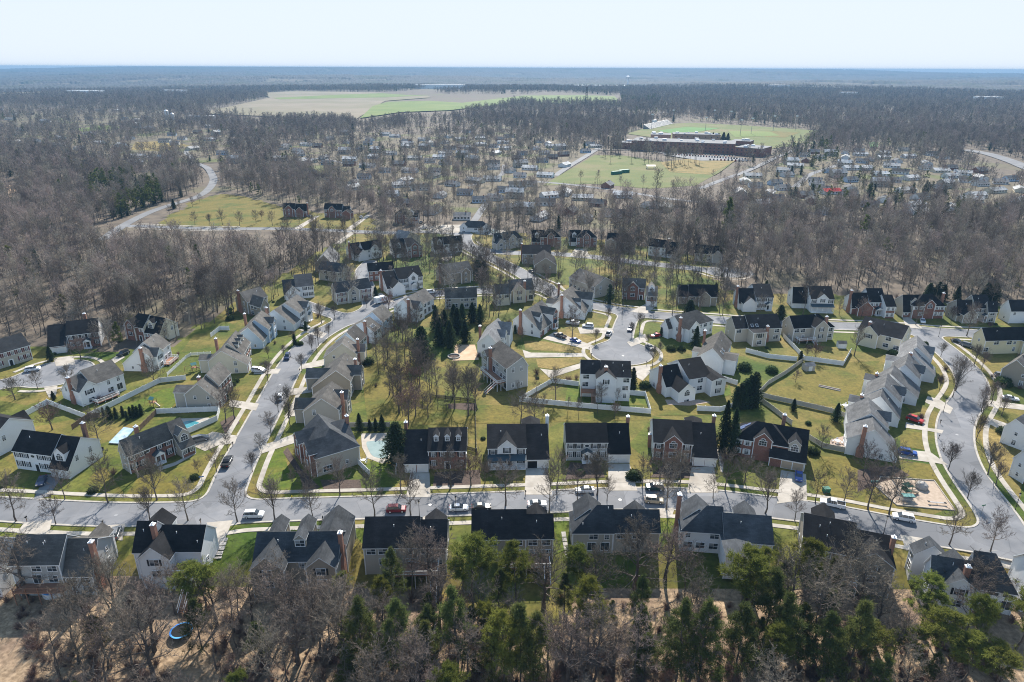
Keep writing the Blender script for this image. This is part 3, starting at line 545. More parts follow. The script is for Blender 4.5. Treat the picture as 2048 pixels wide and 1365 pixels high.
for k in ('white', 'tan'):
    mb = MB(); w2 = 1.3
    for r in range(4):
        z0 = r * .54
        for c in range(4): x0 = -w2 + c * .65; mb.box(x0 + .02, x0 + .63, -.05, .02, z0 + .02, z0 + .52)
    mb.box(-w2, w2, -.025, .04, 0, 2.18); GAR[k] = mb.mesh('garage_door', 'garage_' + k)
mb = MB(); ring(mb, 2.6, 2.2, .12, -.06, .05); GAR['frame'] = mb.mesh('garage_frame', 'trim_white')
mb = MB(); mb.box(-.48, .48, -.05, .04, 0, 2.1); mb.box(-.36, -.05, -.07, -.05, .2, .9); mb.box(.05, .36, -.07, -.05, .2, .9); mb.box(-.36, .36, -.07, -.05, 1.1, 1.95); DOOR_ME = mb.mesh('door', 'shutter_black')
mb = MB(); mb.box(-.85, -.5, -.06, .03, 0, 2.1); mb.box(.5, .85, -.06, .03, 0, 2.1); mb.box(-.85, .85, -.1, .03, 2.1, 2.35); DFR_ME = mb.mesh('door_frame', 'trim_white')
mb = MB(); mb.box(-.55, .55, -.5, .5, 0, .12); mb.box(-.4, .4, -.36, .36, .12, .2); mb.tube([(-.18, 0, .2), (-.18, 0, .62)], .13, 7); mb.tube([(.18, 0, .2), (.18, 0, .52)], .13, 7); CAP_ME = mb.mesh('chimney_cap', 'metal_white')
mb = MB(); mb.tube([(0, 0, -.4), (0, 0, .45)], .06, 6); mb.tube([(0, 0, .45), (0, 0, .5)], .09, 6); VENT_ME = mb.mesh('vent_pipe', 'trim_white')
mb = MB(); mb.box(-.5, .5, -.7, .7, 0, .09); mb.box(-.42, .42, -.62, .62, .09, .11, 1); SKYL_ME = mb.mesh('skylight', ['trim_white', 'glass_pane'])
mb = MB(); mb.box(-.5, .5, -.8, .8, .05, .1, 0)
for i in range(1, 4): mb.box(-.5 + i * .25 - .006, -.5 + i * .25 + .006, -.8, .8, .1, .104, 1)
SOL_ME = mb.mesh('solar_panel', ['solar', 'metal_white'])
HOUSES = []            # (root, label, world centre)
class Blk: pass
def block_geo(wmb, rmb, b, P, ov=0.32):
    """gabled or hipped volume: walls into wmb (slot 0 siding, 1 front), roof into rmb (slot 0 shingle, 1 trim)"""
    u0, u1, v0, va, vb, zr, za, zb, z0 = b.u0, b.u1, b.v0, b.va, b.vb, b.zr, b.za, b.zb, b.z0
    fr = lambda s: 1 if s in b.front else 0
    h0, h1 = b.h0, b.h1
    wmb.face([P(u0, va, z0), P(u1, va, z0), P(u1, va, za), P(u0, va, za)], fr('a'))
    wmb.face([P(u1, vb, z0), P(u0, vb, z0), P(u0, vb, zb), P(u1, vb, zb)], fr('b'))
    for e, u, h in (('0', u0, h0), ('1', u1, h1)):
        pts = [P(u, vb, z0), P(u, va, z0), P(u, va, za)] + ([] if h else [P(u, v0, zr - .02)]) + [P(u, vb, zb)]
        wmb.face(pts if e == '0' else pts[::-1], fr(e))
    sa = (zr - za) / max(v0 - va, .1); sb = (zr - zb) / max(vb - v0, .1)
    A0, A1, B0, B1 = u0 - ov, u1 + ov, u0 - ov, u1 + ov
    ea, eb = za - sa * ov, zb - sb * ov; up = .08
    p = {'a0': (A0, va - ov, ea), 'a1': (A1, va - ov, ea), 'b0': (B0, vb + ov, eb), 'b1': (B1, vb + ov, eb), 'r0': (u0 + h0 if h0 else A0, v0, zr), 'r1': (u1 - h1 if h1 else A1, v0, zr)}
    T = {k: P(x, y, z + up) for k, (x, y, z) in p.items()}; D = {k: P(x, y, z + up - .2) for k, (x, y, z) in p.items()}
    rmb.face([T['a0'], T['a1'], T['r1'], T['r0']]); rmb.face([T['b1'], T['b0'], T['r0'], T['r1']])
    rmb.face([D['r0'], D['r1'], D['a1'], D['a0']], 1); rmb.face([D['r1'], D['r0'], D['b0'], D['b1']], 1)
    loop = ['a0', 'a1']
    if h1: rmb.face([T['a1'], T['b1'], T['r1']]); rmb.face([D['r1'], D['b1'], D['a1']], 1)
    else: loop.append('r1')
    loop += ['b1', 'b0']
    if h0: rmb.face([T['b0'], T['a0'], T['r0']]); rmb.face([D['r0'], D['a0'], D['b0']], 1)
    else: loop.append('r0')
    for i in range(len(loop)):
        a, c = loop[i], loop[(i + 1) % len(loop)]; rmb.face([D[a], D[c], T[c], T[a]], 1)
    # corner boards and frieze
    for (u, v, z) in ((u0, va, za), (u1, va, za), (u0, vb, zb), (u1, vb, zb)):
        q = P(u, v, 0); rmb.box(q[0] - .1, q[0] + .1, q[1] - .1, q[1] + .1, z0, z - .12, 1)
def house(label, blocks, wall='white', front=None, roof='dark', shut='black', feats=(), name='house', seed=None, gcol='white', door=None, win=True, group='detached houses of the estate', cat='house', back=None):
    rs = random.Random(seed if seed is not None else len(HOUSES) * 17 + 3)
    bl = []; frame = None
    for k, d in enumerate(blocks):
        b = Blk(); a_, b_ = G(*d['A'], d['zr']), G(*d['B'], d['zr'])
        if frame is None:
            dx = b_ - a_; dx.z = 0; dx.normalize(); org = (a_ + b_) / 2; org.z = 0; frame = (org, dx, Vector((-dx.y, dx.x, 0)))
        org, ex, ey = frame
        loc = lambda p: ((p - org).dot(ex), (p - org).dot(ey))
        la, lb = loc(a_), loc(b_)
        b.ax = 'x' if abs(lb[0] - la[0]) >= abs(lb[1] - la[1]) else 'y'
        # ridge frame (u,v): axis x -> u=x,v=y ; axis y -> u=y, v=-x
        tf = (lambda p: (p[0], p[1])) if b.ax == 'x' else (lambda p: (p[1], -p[0]))
        ua, ub = tf(la), tf(lb); b.u0, b.u1 = min(ua[0], ub[0]), max(ua[0], ub[0]); b.v0 = (ua[1] + ub[1]) / 2
        if 'L' in d:      # real length, kept from the first ridge end
            if ua[0] <= ub[0]: b.u1 = b.u0 + d['L']
            else: b.u0 = b.u1 - d['L']
        hw = {}; ez = {}
        for e in d['E']:
            p = tf(loc(G(*e))); s = 'a' if p[1] < b.v0 else 'b'; hw[s] = min(8.6, max(2.0, abs(p[1] - b.v0))); ez[s] = e[2]
        if 'D' in d: hw = {s: d['D'] for s in hw}
        s1 = next(iter(hw)); s2 = 'b' if s1 == 'a' else 'a'
        if s2 not in hw: hw[s2], ez[s2] = d.get('o', (min(hw[s1], 6.0), ez[s1]))
        b.va, b.vb, b.za, b.zb = b.v0 - hw['a'], b.v0 + hw['b'], ez['a'], ez['b']; b.zr = d['zr'] + .013 * k
        hp = d.get('hip', ''); b.h0 = b.h1 = 0; hin = d.get('hi', min(hw['a'], hw['b']) * .95)
        # hips: the ridge ends seen are the ends of the short ridge, the eaves run further out
        fl = ua[0] > ub[0]
        for c in hp:
            e = ('0' if not fl else '1') if c == 'A' else ('1' if not fl else '0')
            if e == '0': b.u0 -= hin; b.h0 = hin
            else: b.u1 += hin; b.h1 = hin
        b.flip = fl; b.z0 = d.get('z0', -0.5); b.gar = d.get('gar'); b.nowin = d.get('nowin', ''); b.front = d.get('fr', ''); bl.append(b)
        b.va -= .02 * k; b.vb += .017 * k; b.eps = k
    org, ex, ey = frame; rz = math.atan2(ex.y, ex.x)
    cs = [(x, y) for b in bl for x, y in (((b.u0, b.va), (b.u1, b.vb)) if b.ax == 'x' else ((-b.va, b.u0), (-b.vb, b.u1)))]
    low = min(hgt(0, (org + ex * x + ey * y).y) for x, y in cs)
    if low < -.1:
        for b in bl: b.z0 = min(b.z0, low - .6)
    if front: 
        for b in bl: 
            if not b.front: b.front = 'a'
    root = thing(name, label, cat, org, rz, group)
    wm, rm = MB(), MB()
    def mkP(b): return (lambda u, v, z: (u, v, z)) if b.ax == 'x' else (lambda u, v, z: (-v, u, z))
    def outn(b, s):
        n = {'a': (0, -1), 'b': (0, 1), '0': (-1, 0), '1': (1, 0)}[s]
        return n if b.ax == 'x' else (-n[1], n[0])
    extra = []
    def side_pt(b, s, t, z, out=0.0):
        if s in 'ab': u = b.u0 + (b.u1 - b.u0) * t; v = b.va - out if s == 'a' else b.vb + out
        else: v = b.va + (b.vb - b.va) * t; u = b.u0 - out if s == '0' else b.u1 + out
        return mkP(b)(u, v, z)
    def covered(p, me_):
        for o in bl + extra:
            if o is me_: continue
            u, v = (p[0], p[1]) if o.ax == 'x' else (p[1], -p[0])
            if o.u0 - .15 < u < o.u1 + .15 and o.va - .15 < v < o.vb + .15:
                zt = o.za + (o.zr - o.za) * min(1, max(0, (v - o.va) / max(.1, o.v0 - o.va))) if v < o.v0 else o.zb + (o.zr - o.zb) * min(1, max(0, (o.vb - v) / max(.1, o.vb - o.v0)))
                if o.z0 - .3 < p[2] < zt + .5: return True
        return False
    occ = []
    def seen(b, s):
        n = outn(b, s); p = side_pt(b, s, .5, 3); W = org + ex * p[0] + ey * p[1]; nw = ex * n[0] + ey * n[1]; c = Vector((0, 0, 0)) - W; c.z = 0
        return nw.dot(c.normalized()) > -0.2
    far = org.y > 330
    def put_window(b, s, t, z, kind, shutters=None, sc=1.0, nocheck=False):
        me_, pa, ww, hh = WM[kind]; p = side_pt(b, s, t, z, .012)
        if not nocheck:
            for dx_ in (-.5, .5):
                q_ = side_pt(b, s, t, z, .25); n = outn(b, s); q_ = (q_[0] - n[1] * dx_ * ww, q_[1] + n[0] * dx_ * ww, z)
                if covered(q_, b): return
            if any((p[0] - o[0]) ** 2 + (p[1] - o[1]) ** 2 < (o[3] + ww / 2) ** 2 and abs(z - o[2]) < o[4] + hh / 2 for o in occ): return
        n = outn(b, s); r = math.atan2(n[1], n[0]) + PI / 2
        o = link('window', me_, root, p, r, sc); link('pane', pa, o)
        if shutters and not far:
            for sg in (-1, 1): link('shutter', SHUT[shutters], o, (sg * (ww / 2 + .34), 0, 0))
        occ.append((p[0], p[1], z, ww / 2, hh / 2))
    # ---- features that add volume first
    post = []
    for f in feats:
        k = f[0]
        if k == 'fg':        # cross gable: (fg, block, side, t, half width, ridge z, projection, window kind, bottom z)
            b = bl[f[1]]; s = f[2]; hw_ = f[4]; zr_ = f[5]; pr = f[6]; wk = f[7] if len(f) > 7 else 'single'; zb_ = f[8] if len(f) > 8 else b.z0
            c = b.u0 + (b.u1 - b.u0) * f[3]; e = Blk(); ez_ = (b.za if s == 'a' else b.zb) - .05; sl_ = .9 if len(f) <= 9 else f[9]
            e.zr = zr_; ezz = max(zr_ - hw_ * sl_, ez_ - .0) if len(f) <= 9 else zr_ - hw_ * sl_
            if b.ax == 'x': e.ax = 'y'; e.v0 = -c; lo, hi = (b.va - pr, b.v0) if s == 'a' else (b.v0, b.vb + pr); e.fs = '0' if s == 'a' else '1'
            else: e.ax = 'x'; e.v0 = c; (lo, hi) = ((-b.v0, -b.va + pr) if s == 'a' else (-b.vb - pr, -b.v0)); e.fs = '1' if s == 'a' else '0'
            e.u0, e.u1 = lo, hi; e.va, e.vb = e.v0 - hw_, e.v0 + hw_; e.za = e.zb = ezz; e.h0 = e.h1 = 0; e.z0 = zb_; e.front = e.fs + ('ab' if b.front and pr > .5 else '') if (b.front and s in b.front) else ''
            e.gar = None; e.nowin = ''; e.eps = 0; extra.append(e); post.append((e, e.fs, wk, pr))
    for b in bl + extra: block_geo(wm, rm, b, mkP(b))
    fm = 'brick_' + front if front else 'siding_' + wall
    link('wall', wm.mesh('wall', ['siding_' + wall, fm], uv=True), root); roof_o = link('roof', rm.mesh('roof', ['roof_' + roof, 'trim_white'], uv=True), root)
    def roof_z(b, u, v): return b.zr - (b.zr - b.za) * (b.v0 - v) / max(.1, b.v0 - b.va) if v < b.v0 else b.zr - (b.zr - b.zb) * (v - b.v0) / max(.1, b.vb - b.v0)
    # ---- doors and garages
    for b in bl:
        if b.gar:
            s, ts = b.gar[0], b.gar[1]
            for i, t in enumerate(ts):
                p = side_pt(b, s, t, 0.03, .015); n = outn(b, s); r = math.atan2(n[1], n[0]) + PI / 2
                if len(b.gar) > 2 and i in b.gar[2]:
                    mo = MB(); mo.box(-1.3, 1.3, -.03, .03, 0, 2.18); g_ = link('garage_opening', mo.mesh('garage_opening', 'interior_shade'), root, p, r)  # flat near-black panel: the shade inside the open garage put into its colour
                else: g_ = link('garage_door', GAR[gcol], root, p, r)
                link('garage_frame', GAR['frame'], g_, (0, 0, 1.09)); occ.append((p[0], p[1], 1.2, 1.5, 1.4))
    for f in feats:
        k = f[0]
        if k in ('portico', 'door'):
            b = bl[f[1]]; s = f[2]; p = side_pt(b, s, f[3], max(0, b.z0 + .5 if b.z0 > -1 else 0), .015); n = outn(b, s); r = math.atan2(n[1], n[0]) + PI / 2
            d_ = link('door', DOOR_ME, root, p, r); link('door_frame', DFR_ME, d_); occ.append((p[0], p[1], 1.2, 1.1, 1.5))
            if k == 'portico':
                mo = MB(); m2 = MB()
                for x in (-1.15, 1.15): mo.box(x - .12, x + .12, -1.7, -1.46, .0, 2.7)
                mo.box(-1.35, 1.35, -1.8, -.02, 2.7, 2.95); mo.box(-1.3, 1.3, -1.85, -.02, -.1, .12)
                m2.face([(-1.55, -1.95, 2.95), (0, -1.95, 3.95), (0, -.02, 3.95), (-1.55, -.02, 2.95)]); m2.face([(0, -1.95, 3.95), (1.55, -1.95, 2.95), (1.55, -.02, 2.95), (0, -.02, 3.95)]); mo.face([(-1.4, -1.85, 2.95), (1.4, -1.85, 2.95), (0, -1.85, 3.84)])
                po = link('portico', mo.mesh('portico', 'trim_white'), root, (p[0], p[1], 0), r); link('portico_roof', m2.mesh('portico_roof', 'metal_roof'), po)
        elif k == 'porch':       # (porch, block, side, t0, t1, depth)
            b = bl[f[1]]; s = f[2]; p0 = side_pt(b, s, f[3], 0); p1 = side_pt(b, s, f[4], 0); mid_ = [(a + c) / 2 for a, c in zip(p0, p1)]; L_ = math.dist(p0, p1); n = outn(b, s); r = math.atan2(n[1], n[0]) + PI / 2; dp = f[5]
            m1, m2 = MB(), MB(); np_ = max(3, int(L_ / 2.2))
            m1.box(-L_ / 2, L_ / 2, -dp, -.02, -.3, .25)
            for i in range(np_ + 1): x = -L_ / 2 + .15 + (L_ - .3) * i / np_; m1.box(x - .09, x + .09, -dp + .05, -dp + .23, .25, 2.75)
            for z in (.5, 1.1): m1.box(-L_ / 2 + .1, L_ / 2 - .1, -dp + .1, -dp + .16, z, z + .07)
            x = -L_ / 2 + .3
            while x < L_ / 2: m1.box(x - .02, x + .02, -dp + .11, -dp + .15, .57, 1.1); x += .22
            m1.box(-L_ / 2, L_ / 2, -dp, -dp + .25, 2.75, 2.98)
            m2.face([(-L_ / 2 - .2, -dp - .25, 2.95), (L_ / 2 + .2, -dp - .25, 2.95), (L_ / 2 + .2, -.02, 3.75), (-L_ / 2 - .2, -.02, 3.75)]); m2.face([(-L_ / 2 - .2, -.02, 3.6), (L_ / 2 + .2, -.02, 3.6), (L_ / 2 + .2, -dp - .25, 2.8), (-L_ / 2 - .2, -dp - .25, 2.8)]); m2.face([(-L_ / 2 - .2, -dp - .25, 2.8), (L_ / 2 + .2, -dp - .25, 2.8), (L_ / 2 + .2, -dp - .25, 2.95), (-L_ / 2 - .2, -dp - .25, 2.95)])
            po = link('porch', m1.mesh('porch', 'trim_white'), root, (mid_[0], mid_[1], 0), r); link('porch_roof', m2.mesh('porch_roof', 'metal_roof'), po); occ.append((mid_[0], mid_[1], 3.2, L_ / 2, .5))
        elif k == 'deck':        # (deck, block, side, t0, t1, depth, floor z, material)
            b = bl[f[1]]; s = f[2]; p0 = side_pt(b, s, f[3], 0); p1 = side_pt(b, s, f[4], 0); mid_ = [(a + c) / 2 for a, c in zip(p0, p1)]; L_ = math.dist(p0, p1); n = outn(b, s); r = math.atan2(n[1], n[0]) + PI / 2; dp, zf = f[5], f[6]
            cm = f[7] if len(f) > 7 else 'trim_white'; m1, m2 = MB(), MB(); m1.box(-L_ / 2, L_ / 2, -dp, -.03, zf - .25, zf)
            zb_ = b.z0
            for x in np.linspace(-L_ / 2 + .1, L_ / 2 - .1, max(2, int(L_ / 2.4) + 1)): m2.box(x - .08, x + .08, -dp + .02, -dp + .18, zb_, zf + 1.05)
            for y in np.linspace(-dp + 1.5, -.4, max(1, int(dp / 2))): 
                for x in (-L_ / 2 + .1, L_ / 2 - .1): m2.box(x - .07, x + .07, y - .07, y + .07, zb_, zf + 1.05)
            for z in (zf + .12, zf + .95):
                m2.box(-L_ / 2, L_ / 2, -dp + .06, -dp + .14, z, z + .08)
                for x in (-L_ / 2 + .1, L_ / 2 - .1): m2.box(x - .04, x + .04, -dp + .1, -.05, z + .002, z + .078)
            x = -L_ / 2 + .25
            while x < L_ / 2: m2.box(x - .02, x + .02, -dp + .08, -dp + .12, zf + .2, zf + .95); x += .2
            y = -dp + .3
            while y < -.2:
                for xx in (-L_ / 2 + .1, L_ / 2 - .1): m2.box(xx - .02, xx + .02, y - .02, y + .02, zf + .2, zf + .95)
                y += .2
            if zf > 1.2:   # stair down to the garden
                ns = int((zf - zb_ - .5) / .19); 
                for i in range(ns): m1.box(L_ / 2 - 1.3, L_ / 2 - .2, -dp - .28 * (i + 1), -dp - .28 * i, zf - .19 * (i + 1) - .05, zf - .19 * (i + 1))
                for xx in (L_ / 2 - 1.35, L_ / 2 - .15): m2.tube([(xx, -dp, zf + .9), (xx, -dp - .28 * ns, zf + .9 - .19 * ns)], .05, 4); m2.tube([(xx, -dp, zf - .1), (xx, -dp - .28 * ns, zf - .1 - .19 * ns)], .09, 4)
            po = link('deck', m1.mesh('deck', 'deck_wood' if cm == 'trim_white' else cm), root, (mid_[0], mid_[1], 0), r); link('deck_railing', m2.mesh('deck_railing', cm), po)
        elif k == 'dm':          # (dm, block, side, [t..], half width, window kind, frac up the slope)
            b = bl[f[1]]; s = f[2]; hw_ = f[4] if len(f) > 4 else .8; wk = f[5] if len(f) > 5 else 'dormer'; fr_ = f[6] if len(f) > 6 else .34
            for t in f[3]:
                uc = b.u0 + (b.u1 - b.u0) * t; sg = -1 if s == 'a' else 1; half = (b.v0 - b.va) if s == 'a' else (b.vb - b.v0); ez_ = b.za if s == 'a' else b.zb
                vf = b.v0 + sg * half * (1 - fr_); zf = roof_z(b, uc, vf); hh = WM[wk][3] + .55 + (.5 if wk == 'palladian' else 0); zt = zf + hh; zr_ = zt + hw_ * .95
                slope = (b.zr - ez_) / half; back = min(half * .98, half * fr_ * 0 + (zr_ - zf) / slope); vb_ = vf - sg * back
                dm, P_ = MB(), mkP(b); ov = .18
                dm.face([P_(uc - hw_, vf, zf - .3), P_(uc + hw_, vf, zf - .3), P_(uc + hw_, vf, zt), P_(uc, vf, zr_ - .02), P_(uc - hw_, vf, zt)])
                for sx in (-1, 1):
                    vk = vf - sg * (zt - zf) / slope
                    dm.face([P_(uc + sx * hw_, vf, zf - .3), P_(uc + sx * hw_, vk, zt - .05), P_(uc + sx * hw_, vf, zt)])
                    e0 = zt - ov * .95; vo = vf + sg * ov
                    dm.face([P_(uc, vo, zr_ + .06), P_(uc + sx * (hw_ + ov), vo, e0 + .06), P_(uc + sx * (hw_ + ov), vk, e0 + .06), P_(uc, vb_, zr_ + .06)], 1)
                    dm.face([P_(uc, vo, zr_ - .06), P_(uc + sx * (hw_ + ov), vo, e0 - .06), P_(uc + sx * (hw_ + ov), vo, e0 + .06), P_(uc, vo, zr_ + .06)], 2)
                    dm.face([P_(uc, vo, zr_ - .06), P_(uc + sx * (hw_ + ov), vo, e0 - .06), P_(uc + sx * (hw_ + ov), vk, e0 - .06), P_(uc, vb_, zr_ - .06)], 2)
                do = link('dormer', dm.mesh('dormer', ['siding_' + wall if wall != 'brick' else 'siding_white', 'roof_' + roof, 'trim_white'], uv=True), root)
                n = outn(b, s); r = math.atan2(n[1], n[0]) + PI / 2; q_ = P_(uc, vf + sg * .012, (zf + zt) / 2 - (.3 if wk == 'palladian' else -.02))
                mw = WM[wk][0].copy(); mw.name = 'window'; wo = link('window', WM[wk][0], do, q_, r); 
                wo2 = link('pane', WM[wk][1], do, q_, r)
        elif k in ('ch', 'chs'):  # chimney on an end wall (ch, block, end, t across, rise) or on a long side (chs)
            b = bl[f[1]]; s = f[2]; t = f[3]; rise = f[4] if len(f) > 4 else .9; full = f[5] if len(f) > 5 else True
            p = side_pt(b, s, t, 0, .42 if full else -.6); n = outn(b, s); r = math.atan2(n[1], n[0]) + PI / 2; top = b.zr + rise
            cm = MB(); zb_ = b.z0 if full else b.zr - 2.2; zsh = min(2.6, b.zr * .35)
            if full:
                cm.box(-.95, .95, -.42, .42, zb_, zsh); c2 = [(-.95, -.42), (.95, -.42), (.95, .42), (-.95, .42)]; c3 = [(-.5, -.42), (.5, -.42), (.5, .42), (-.5, .42)]
                for i in range(4): j = (i + 1) % 4; cm.face([(*c2[i], zsh), (*c2[j], zsh), (*c3[j], zsh + .9), (*c3[i], zsh + .9)])
                cm.box(-.5, .5, -.42, .42, zsh + .9, top)
            else: cm.box(-.5, .5, -.42, .42, zb_, top)
            cm.box(-.57, .57, -.49, .49, top - .25, top - .1)
            co = link('chimney', cm.mesh('chimney', f[6] if len(f) > 6 else 'brick_chimney', uv=True), root, (p[0], p[1], 0), r); link('chimney_cap', CAP_ME, co, (0, 0, top))
            if full: occ.append((p[0], p[1], 4, 1.0, 9))
        elif k in ('sky', 'solar', 'vent'):   # on the roof slope: (sky, block, side, [(t, frac up)..])
            b = bl[f[1]]; s = f[2]; half = (b.v0 - b.va) if s == 'a' else (b.vb - b.v0); sg = -1 if s == 'a' else 1; ez_ = b.za if s == 'a' else b.zb
            for t, fr_ in f[3]:
                u = b.u0 + (b.u1 - b.u0) * t; v = b.v0 + sg * half * (1 - fr_); z = roof_z(b, u, v) + .085; P_ = mkP(b)
                if k == 'vent': link('vent_pipe', VENT_ME, root, P_(u, v, z)); continue
                o = link('skylight' if k == 'sky' else 'solar_panel', SKYL_ME if k == 'sky' else SOL_ME, root, P_(u, v, z))
                n = outn(b, s); o.rotation_euler = (Matrix.Rotation(math.atan2(n[1], n[0]) + PI / 2, 3, 'Z') @ Matrix.Rotation(math.atan2(b.zr - ez_, half), 3, 'X')).to_euler()
        elif k == 'solarhip':
            b = bl[f[1]]; P_ = mkP(b); e = f[2]; h = b.h0 if e == '0' else b.h1; sg = -1 if e == '0' else 1; ue = b.u0 if e == '0' else b.u1
            for tv, fr_ in f[3]:
                v = b.va + (b.vb - b.va) * tv; u = ue - sg * h * fr_; z = b.za + (b.zr - b.za) * fr_ + .09
                o = link('solar_panel', SOL_ME, root, P_(u, v, z)); n = outn(b, e)
                o.rotation_euler = (Matrix.Rotation(math.atan2(n[1], n[0]) + PI / 2, 3, 'Z') @ Matrix.Rotation(math.atan2(b.zr - b.za, h), 3, 'X')).to_euler()
        elif k == 'win':         # one named window (win, block, side, t, z, kind)
            put_window(bl[f[1]], f[2], f[3], f[4], f[5], f[6] if len(f) > 6 else None, nocheck=True)
    for e, s, wk, pr in post:
        if wk and win:
            zt = e.za - 1.15
            if wk == 'gable': continue
            put_window(e, s, .5, zt, wk, None if wk in ('palladian', 'triple', 'oval') else shut, nocheck=True)
            if e.z0 < zt - 2.6 and wk != 'none1': put_window(e, s, .5, zt - 2.8, 'twin' if wk != 'single' else 'single', shut if wk == 'single' else None)
    # ---- the ordinary windows of every wall that can be seen
    if win:
        for b in bl:
            for s in 'ab01':
                if s in b.nowin or not seen(b, s): continue
                L_ = (b.u1 - b.u0) if s in 'ab' else (b.vb - b.va); ez_ = b.za if s == 'a' else b.zb if s == 'b' else min(b.za, b.zb) if not (s in '01') else max(b.za, b.zb)
                isfront = s in b.front or (s == door); z = ez_ - 1.15; nfl = 0
                zmin = max(b.z0, -5) + 1.3
                while z > zmin and nfl < 4:
                    if s in 'ab':
                        n = max(1, int(round(L_ / (2.3 if isfront else 2.9))))
                        for i in range(n):
                            t = (i + .5) / n
                            if isfront: put_window(b, s, t, z, 'single', shut)
                            elif rs.random() < .78: put_window(b, s, t + rs.uniform(-.03, .03), z, rs.choice(('twin', 'twin', 'single', 'patio' if nfl else 'twin')), None)
                    else:
                        for t in ((.3, .7) if L_ > 7 else (.5,)):
                            if rs.random() < .55: put_window(b, s, t, z, rs.choice(('small', 'single', 'small')), None)
                    z -= 2.75; nfl += 1
        for b in bl:
            if rs.random() < .7: 
                s = 'a' if seen(b, 'a') else 'b'; half = (b.v0 - b.va) if s == 'a' else (b.vb - b.v0); sg = -1 if s == 'a' else 1
                u = b.u0 + (b.u1 - b.u0) * rs.uniform(.25, .75); v = b.v0 + sg * half * .35; P_ = mkP(b)
                if not b.h0 and not b.h1: link('vent_pipe', VENT_ME, root, P_(u, v, roof_z(b, u, v) + .1))
    HOUSES.append((root, label, org.copy(), max(math.hypot(x, y) for x, y in cs)))
    FOOT.extend([(b, org, ex, ey) for b in bl])
    return root
FOOT = []
def B(A, B_, zr, *E, **kw): d = dict(A=A, B=B_, zr=zr, E=list(E)); d.update(kw); return d
# ================================================================== the houses
# ---- near side of the main street, seen from the back
house('white house at the far left edge of the street cut off by the frame', [B((-70, 1073), (8, 1076), 9.0, (-40, 1130, 5.6))], roof='brown')
house('grey backed house with a lower chimney wing over a wooden deck', [B((36, 1070), (131, 1069), 9.6, (60, 1128, 5.6), nowin='1'), B((139, 1078), (193, 1077), 8.4, (150, 1150, 2.6), o=(5, 5.2))], wall='grey', roof='brown',
      feats=[('ch', 1, '1', .2, 1.0), ('fg', 1, 'b', .55, 1.9, 7.6, 1.2, 'single'), ('vent', 0, 'a', [(.25, .7), (.62, .72)]), ('deck', 0, 'a', .1, 1.15, 2.8, 0.6, 'deck_wood')])
house('white house with a dark roof and grey cross gable behind the big bare oak', [B((327, 1050), (410, 1050), 9.2, (370, 1101, 5.6), nowin=''), B((277, 1043), (312, 1042), 9.9, (250, 1103, 5.2), hip='')], roof='dark',
      feats=[('fg', 0, 'a', .02, 3.2, 8.4, 2.5, 'twin'), ('fg', 1, 'b', .5, 2.6, 8.8, 2.0, 'twin'), ('deck', 0, 'a', .3, .95, 3.5, 2.2), ('ch', 1, '1', .25, .6), ('vent', 0, 'a', [(.9, .3)])])
house('tan house with three back gables and a brick chimney on its right end', [B((517, 1065), (680, 1063), 9.2, (590, 1121, 5.5), o=(5, 5.5))], wall='tan', roof='slate',
      feats=[('fg', 0, 'a', .2, 3.3, 8.5, 2.6, 'twin'), ('fg', 0, 'a', .83, 3.0, 8.0, 2.2, 'twin'), ('dm', 0, 'a', [.54], 1.15, 'twin', .45), ('ch', 0, '1', .3, .9), ('fg', 0, 'b', .15, 1.4, 8.3, 2.2, 'single'), ('fg', 0, 'b', .5, 1.4, 8.3, 2.2, 'single'), ('fg', 0, 'b', .86, 3.2, 8.9, 4.5, 'twin')])
house('beige house with a long two level charcoal roof and white back deck', [B((733, 1034), (838, 1033), 9.5, (785, 1094, 5.6)), B((841, 1040), (893, 1039), 9.0, (868, 1093, 5.5))], wall='beige', roof='dark',
      feats=[('chs', 0, 'a', .55, -5.0), ('deck', 0, 'a', .55, 1.4, 4.0, 1.4), ('fg', 1, 'b', .5, 2.2, 7.6, 1.2, 'single')])
house('tan house beside the tall lone pine with curved white deck railing', [B((946, 1020), (1050, 1019), 9.5, (1000, 1077, 5.6)), B((1051, 1030), (1104, 1028), 8.7, (1080, 1076, 5.5))], wall='tan', roof='dark',
      feats=[('deck', 0, 'a', .55, 1.45, 4.5, 1.3), ('fg', 1, 'b', .45, 2.3, 7.9, 1.4, 'single')])
house('beige hipped house right of the stepping stone path with dark green side bay', [B((1194, 1011), (1224, 1011), 9.9, (1210, 1064, 5.6), hip='A', hi=5.5), B((1226, 1020), (1316, 1019), 9.1, (1260, 1063, 5.5))], wall='beige', roof='slate',
      feats=[('fg', 0, 'b', .45, 3.0, 9.2, 1.8, 'twin'), ('fg', 1, 'b', .58, 2.2, 7.9, 2.0, 'single'), ('vent', 0, 'a', [(.9, .85), (.25, .25)]), ('vent', 1, 'a', [(.5, .2)])])
house('white house with a tall left chimney and a sunroom towards the pines', [B((1414, 1012), (1444, 1014), 9.9, (1420, 1063, 5.6), hip='A', hi=5.5), B((1447, 1024), (1541, 1035), 9.0, (1480, 1083, 5.3)), ], roof='slate',
      feats=[('ch', 0, '0', .7, 1.6), ('fg', 0, 'b', .45, 3.0, 9.2, 1.8, 'twin'), ('fg', 1, 'b', .6, 2.2, 7.9, 2.0, 'single'), ('fg', 1, 'a', .22, 2.8, 5.6, 4.5, 'triple')])
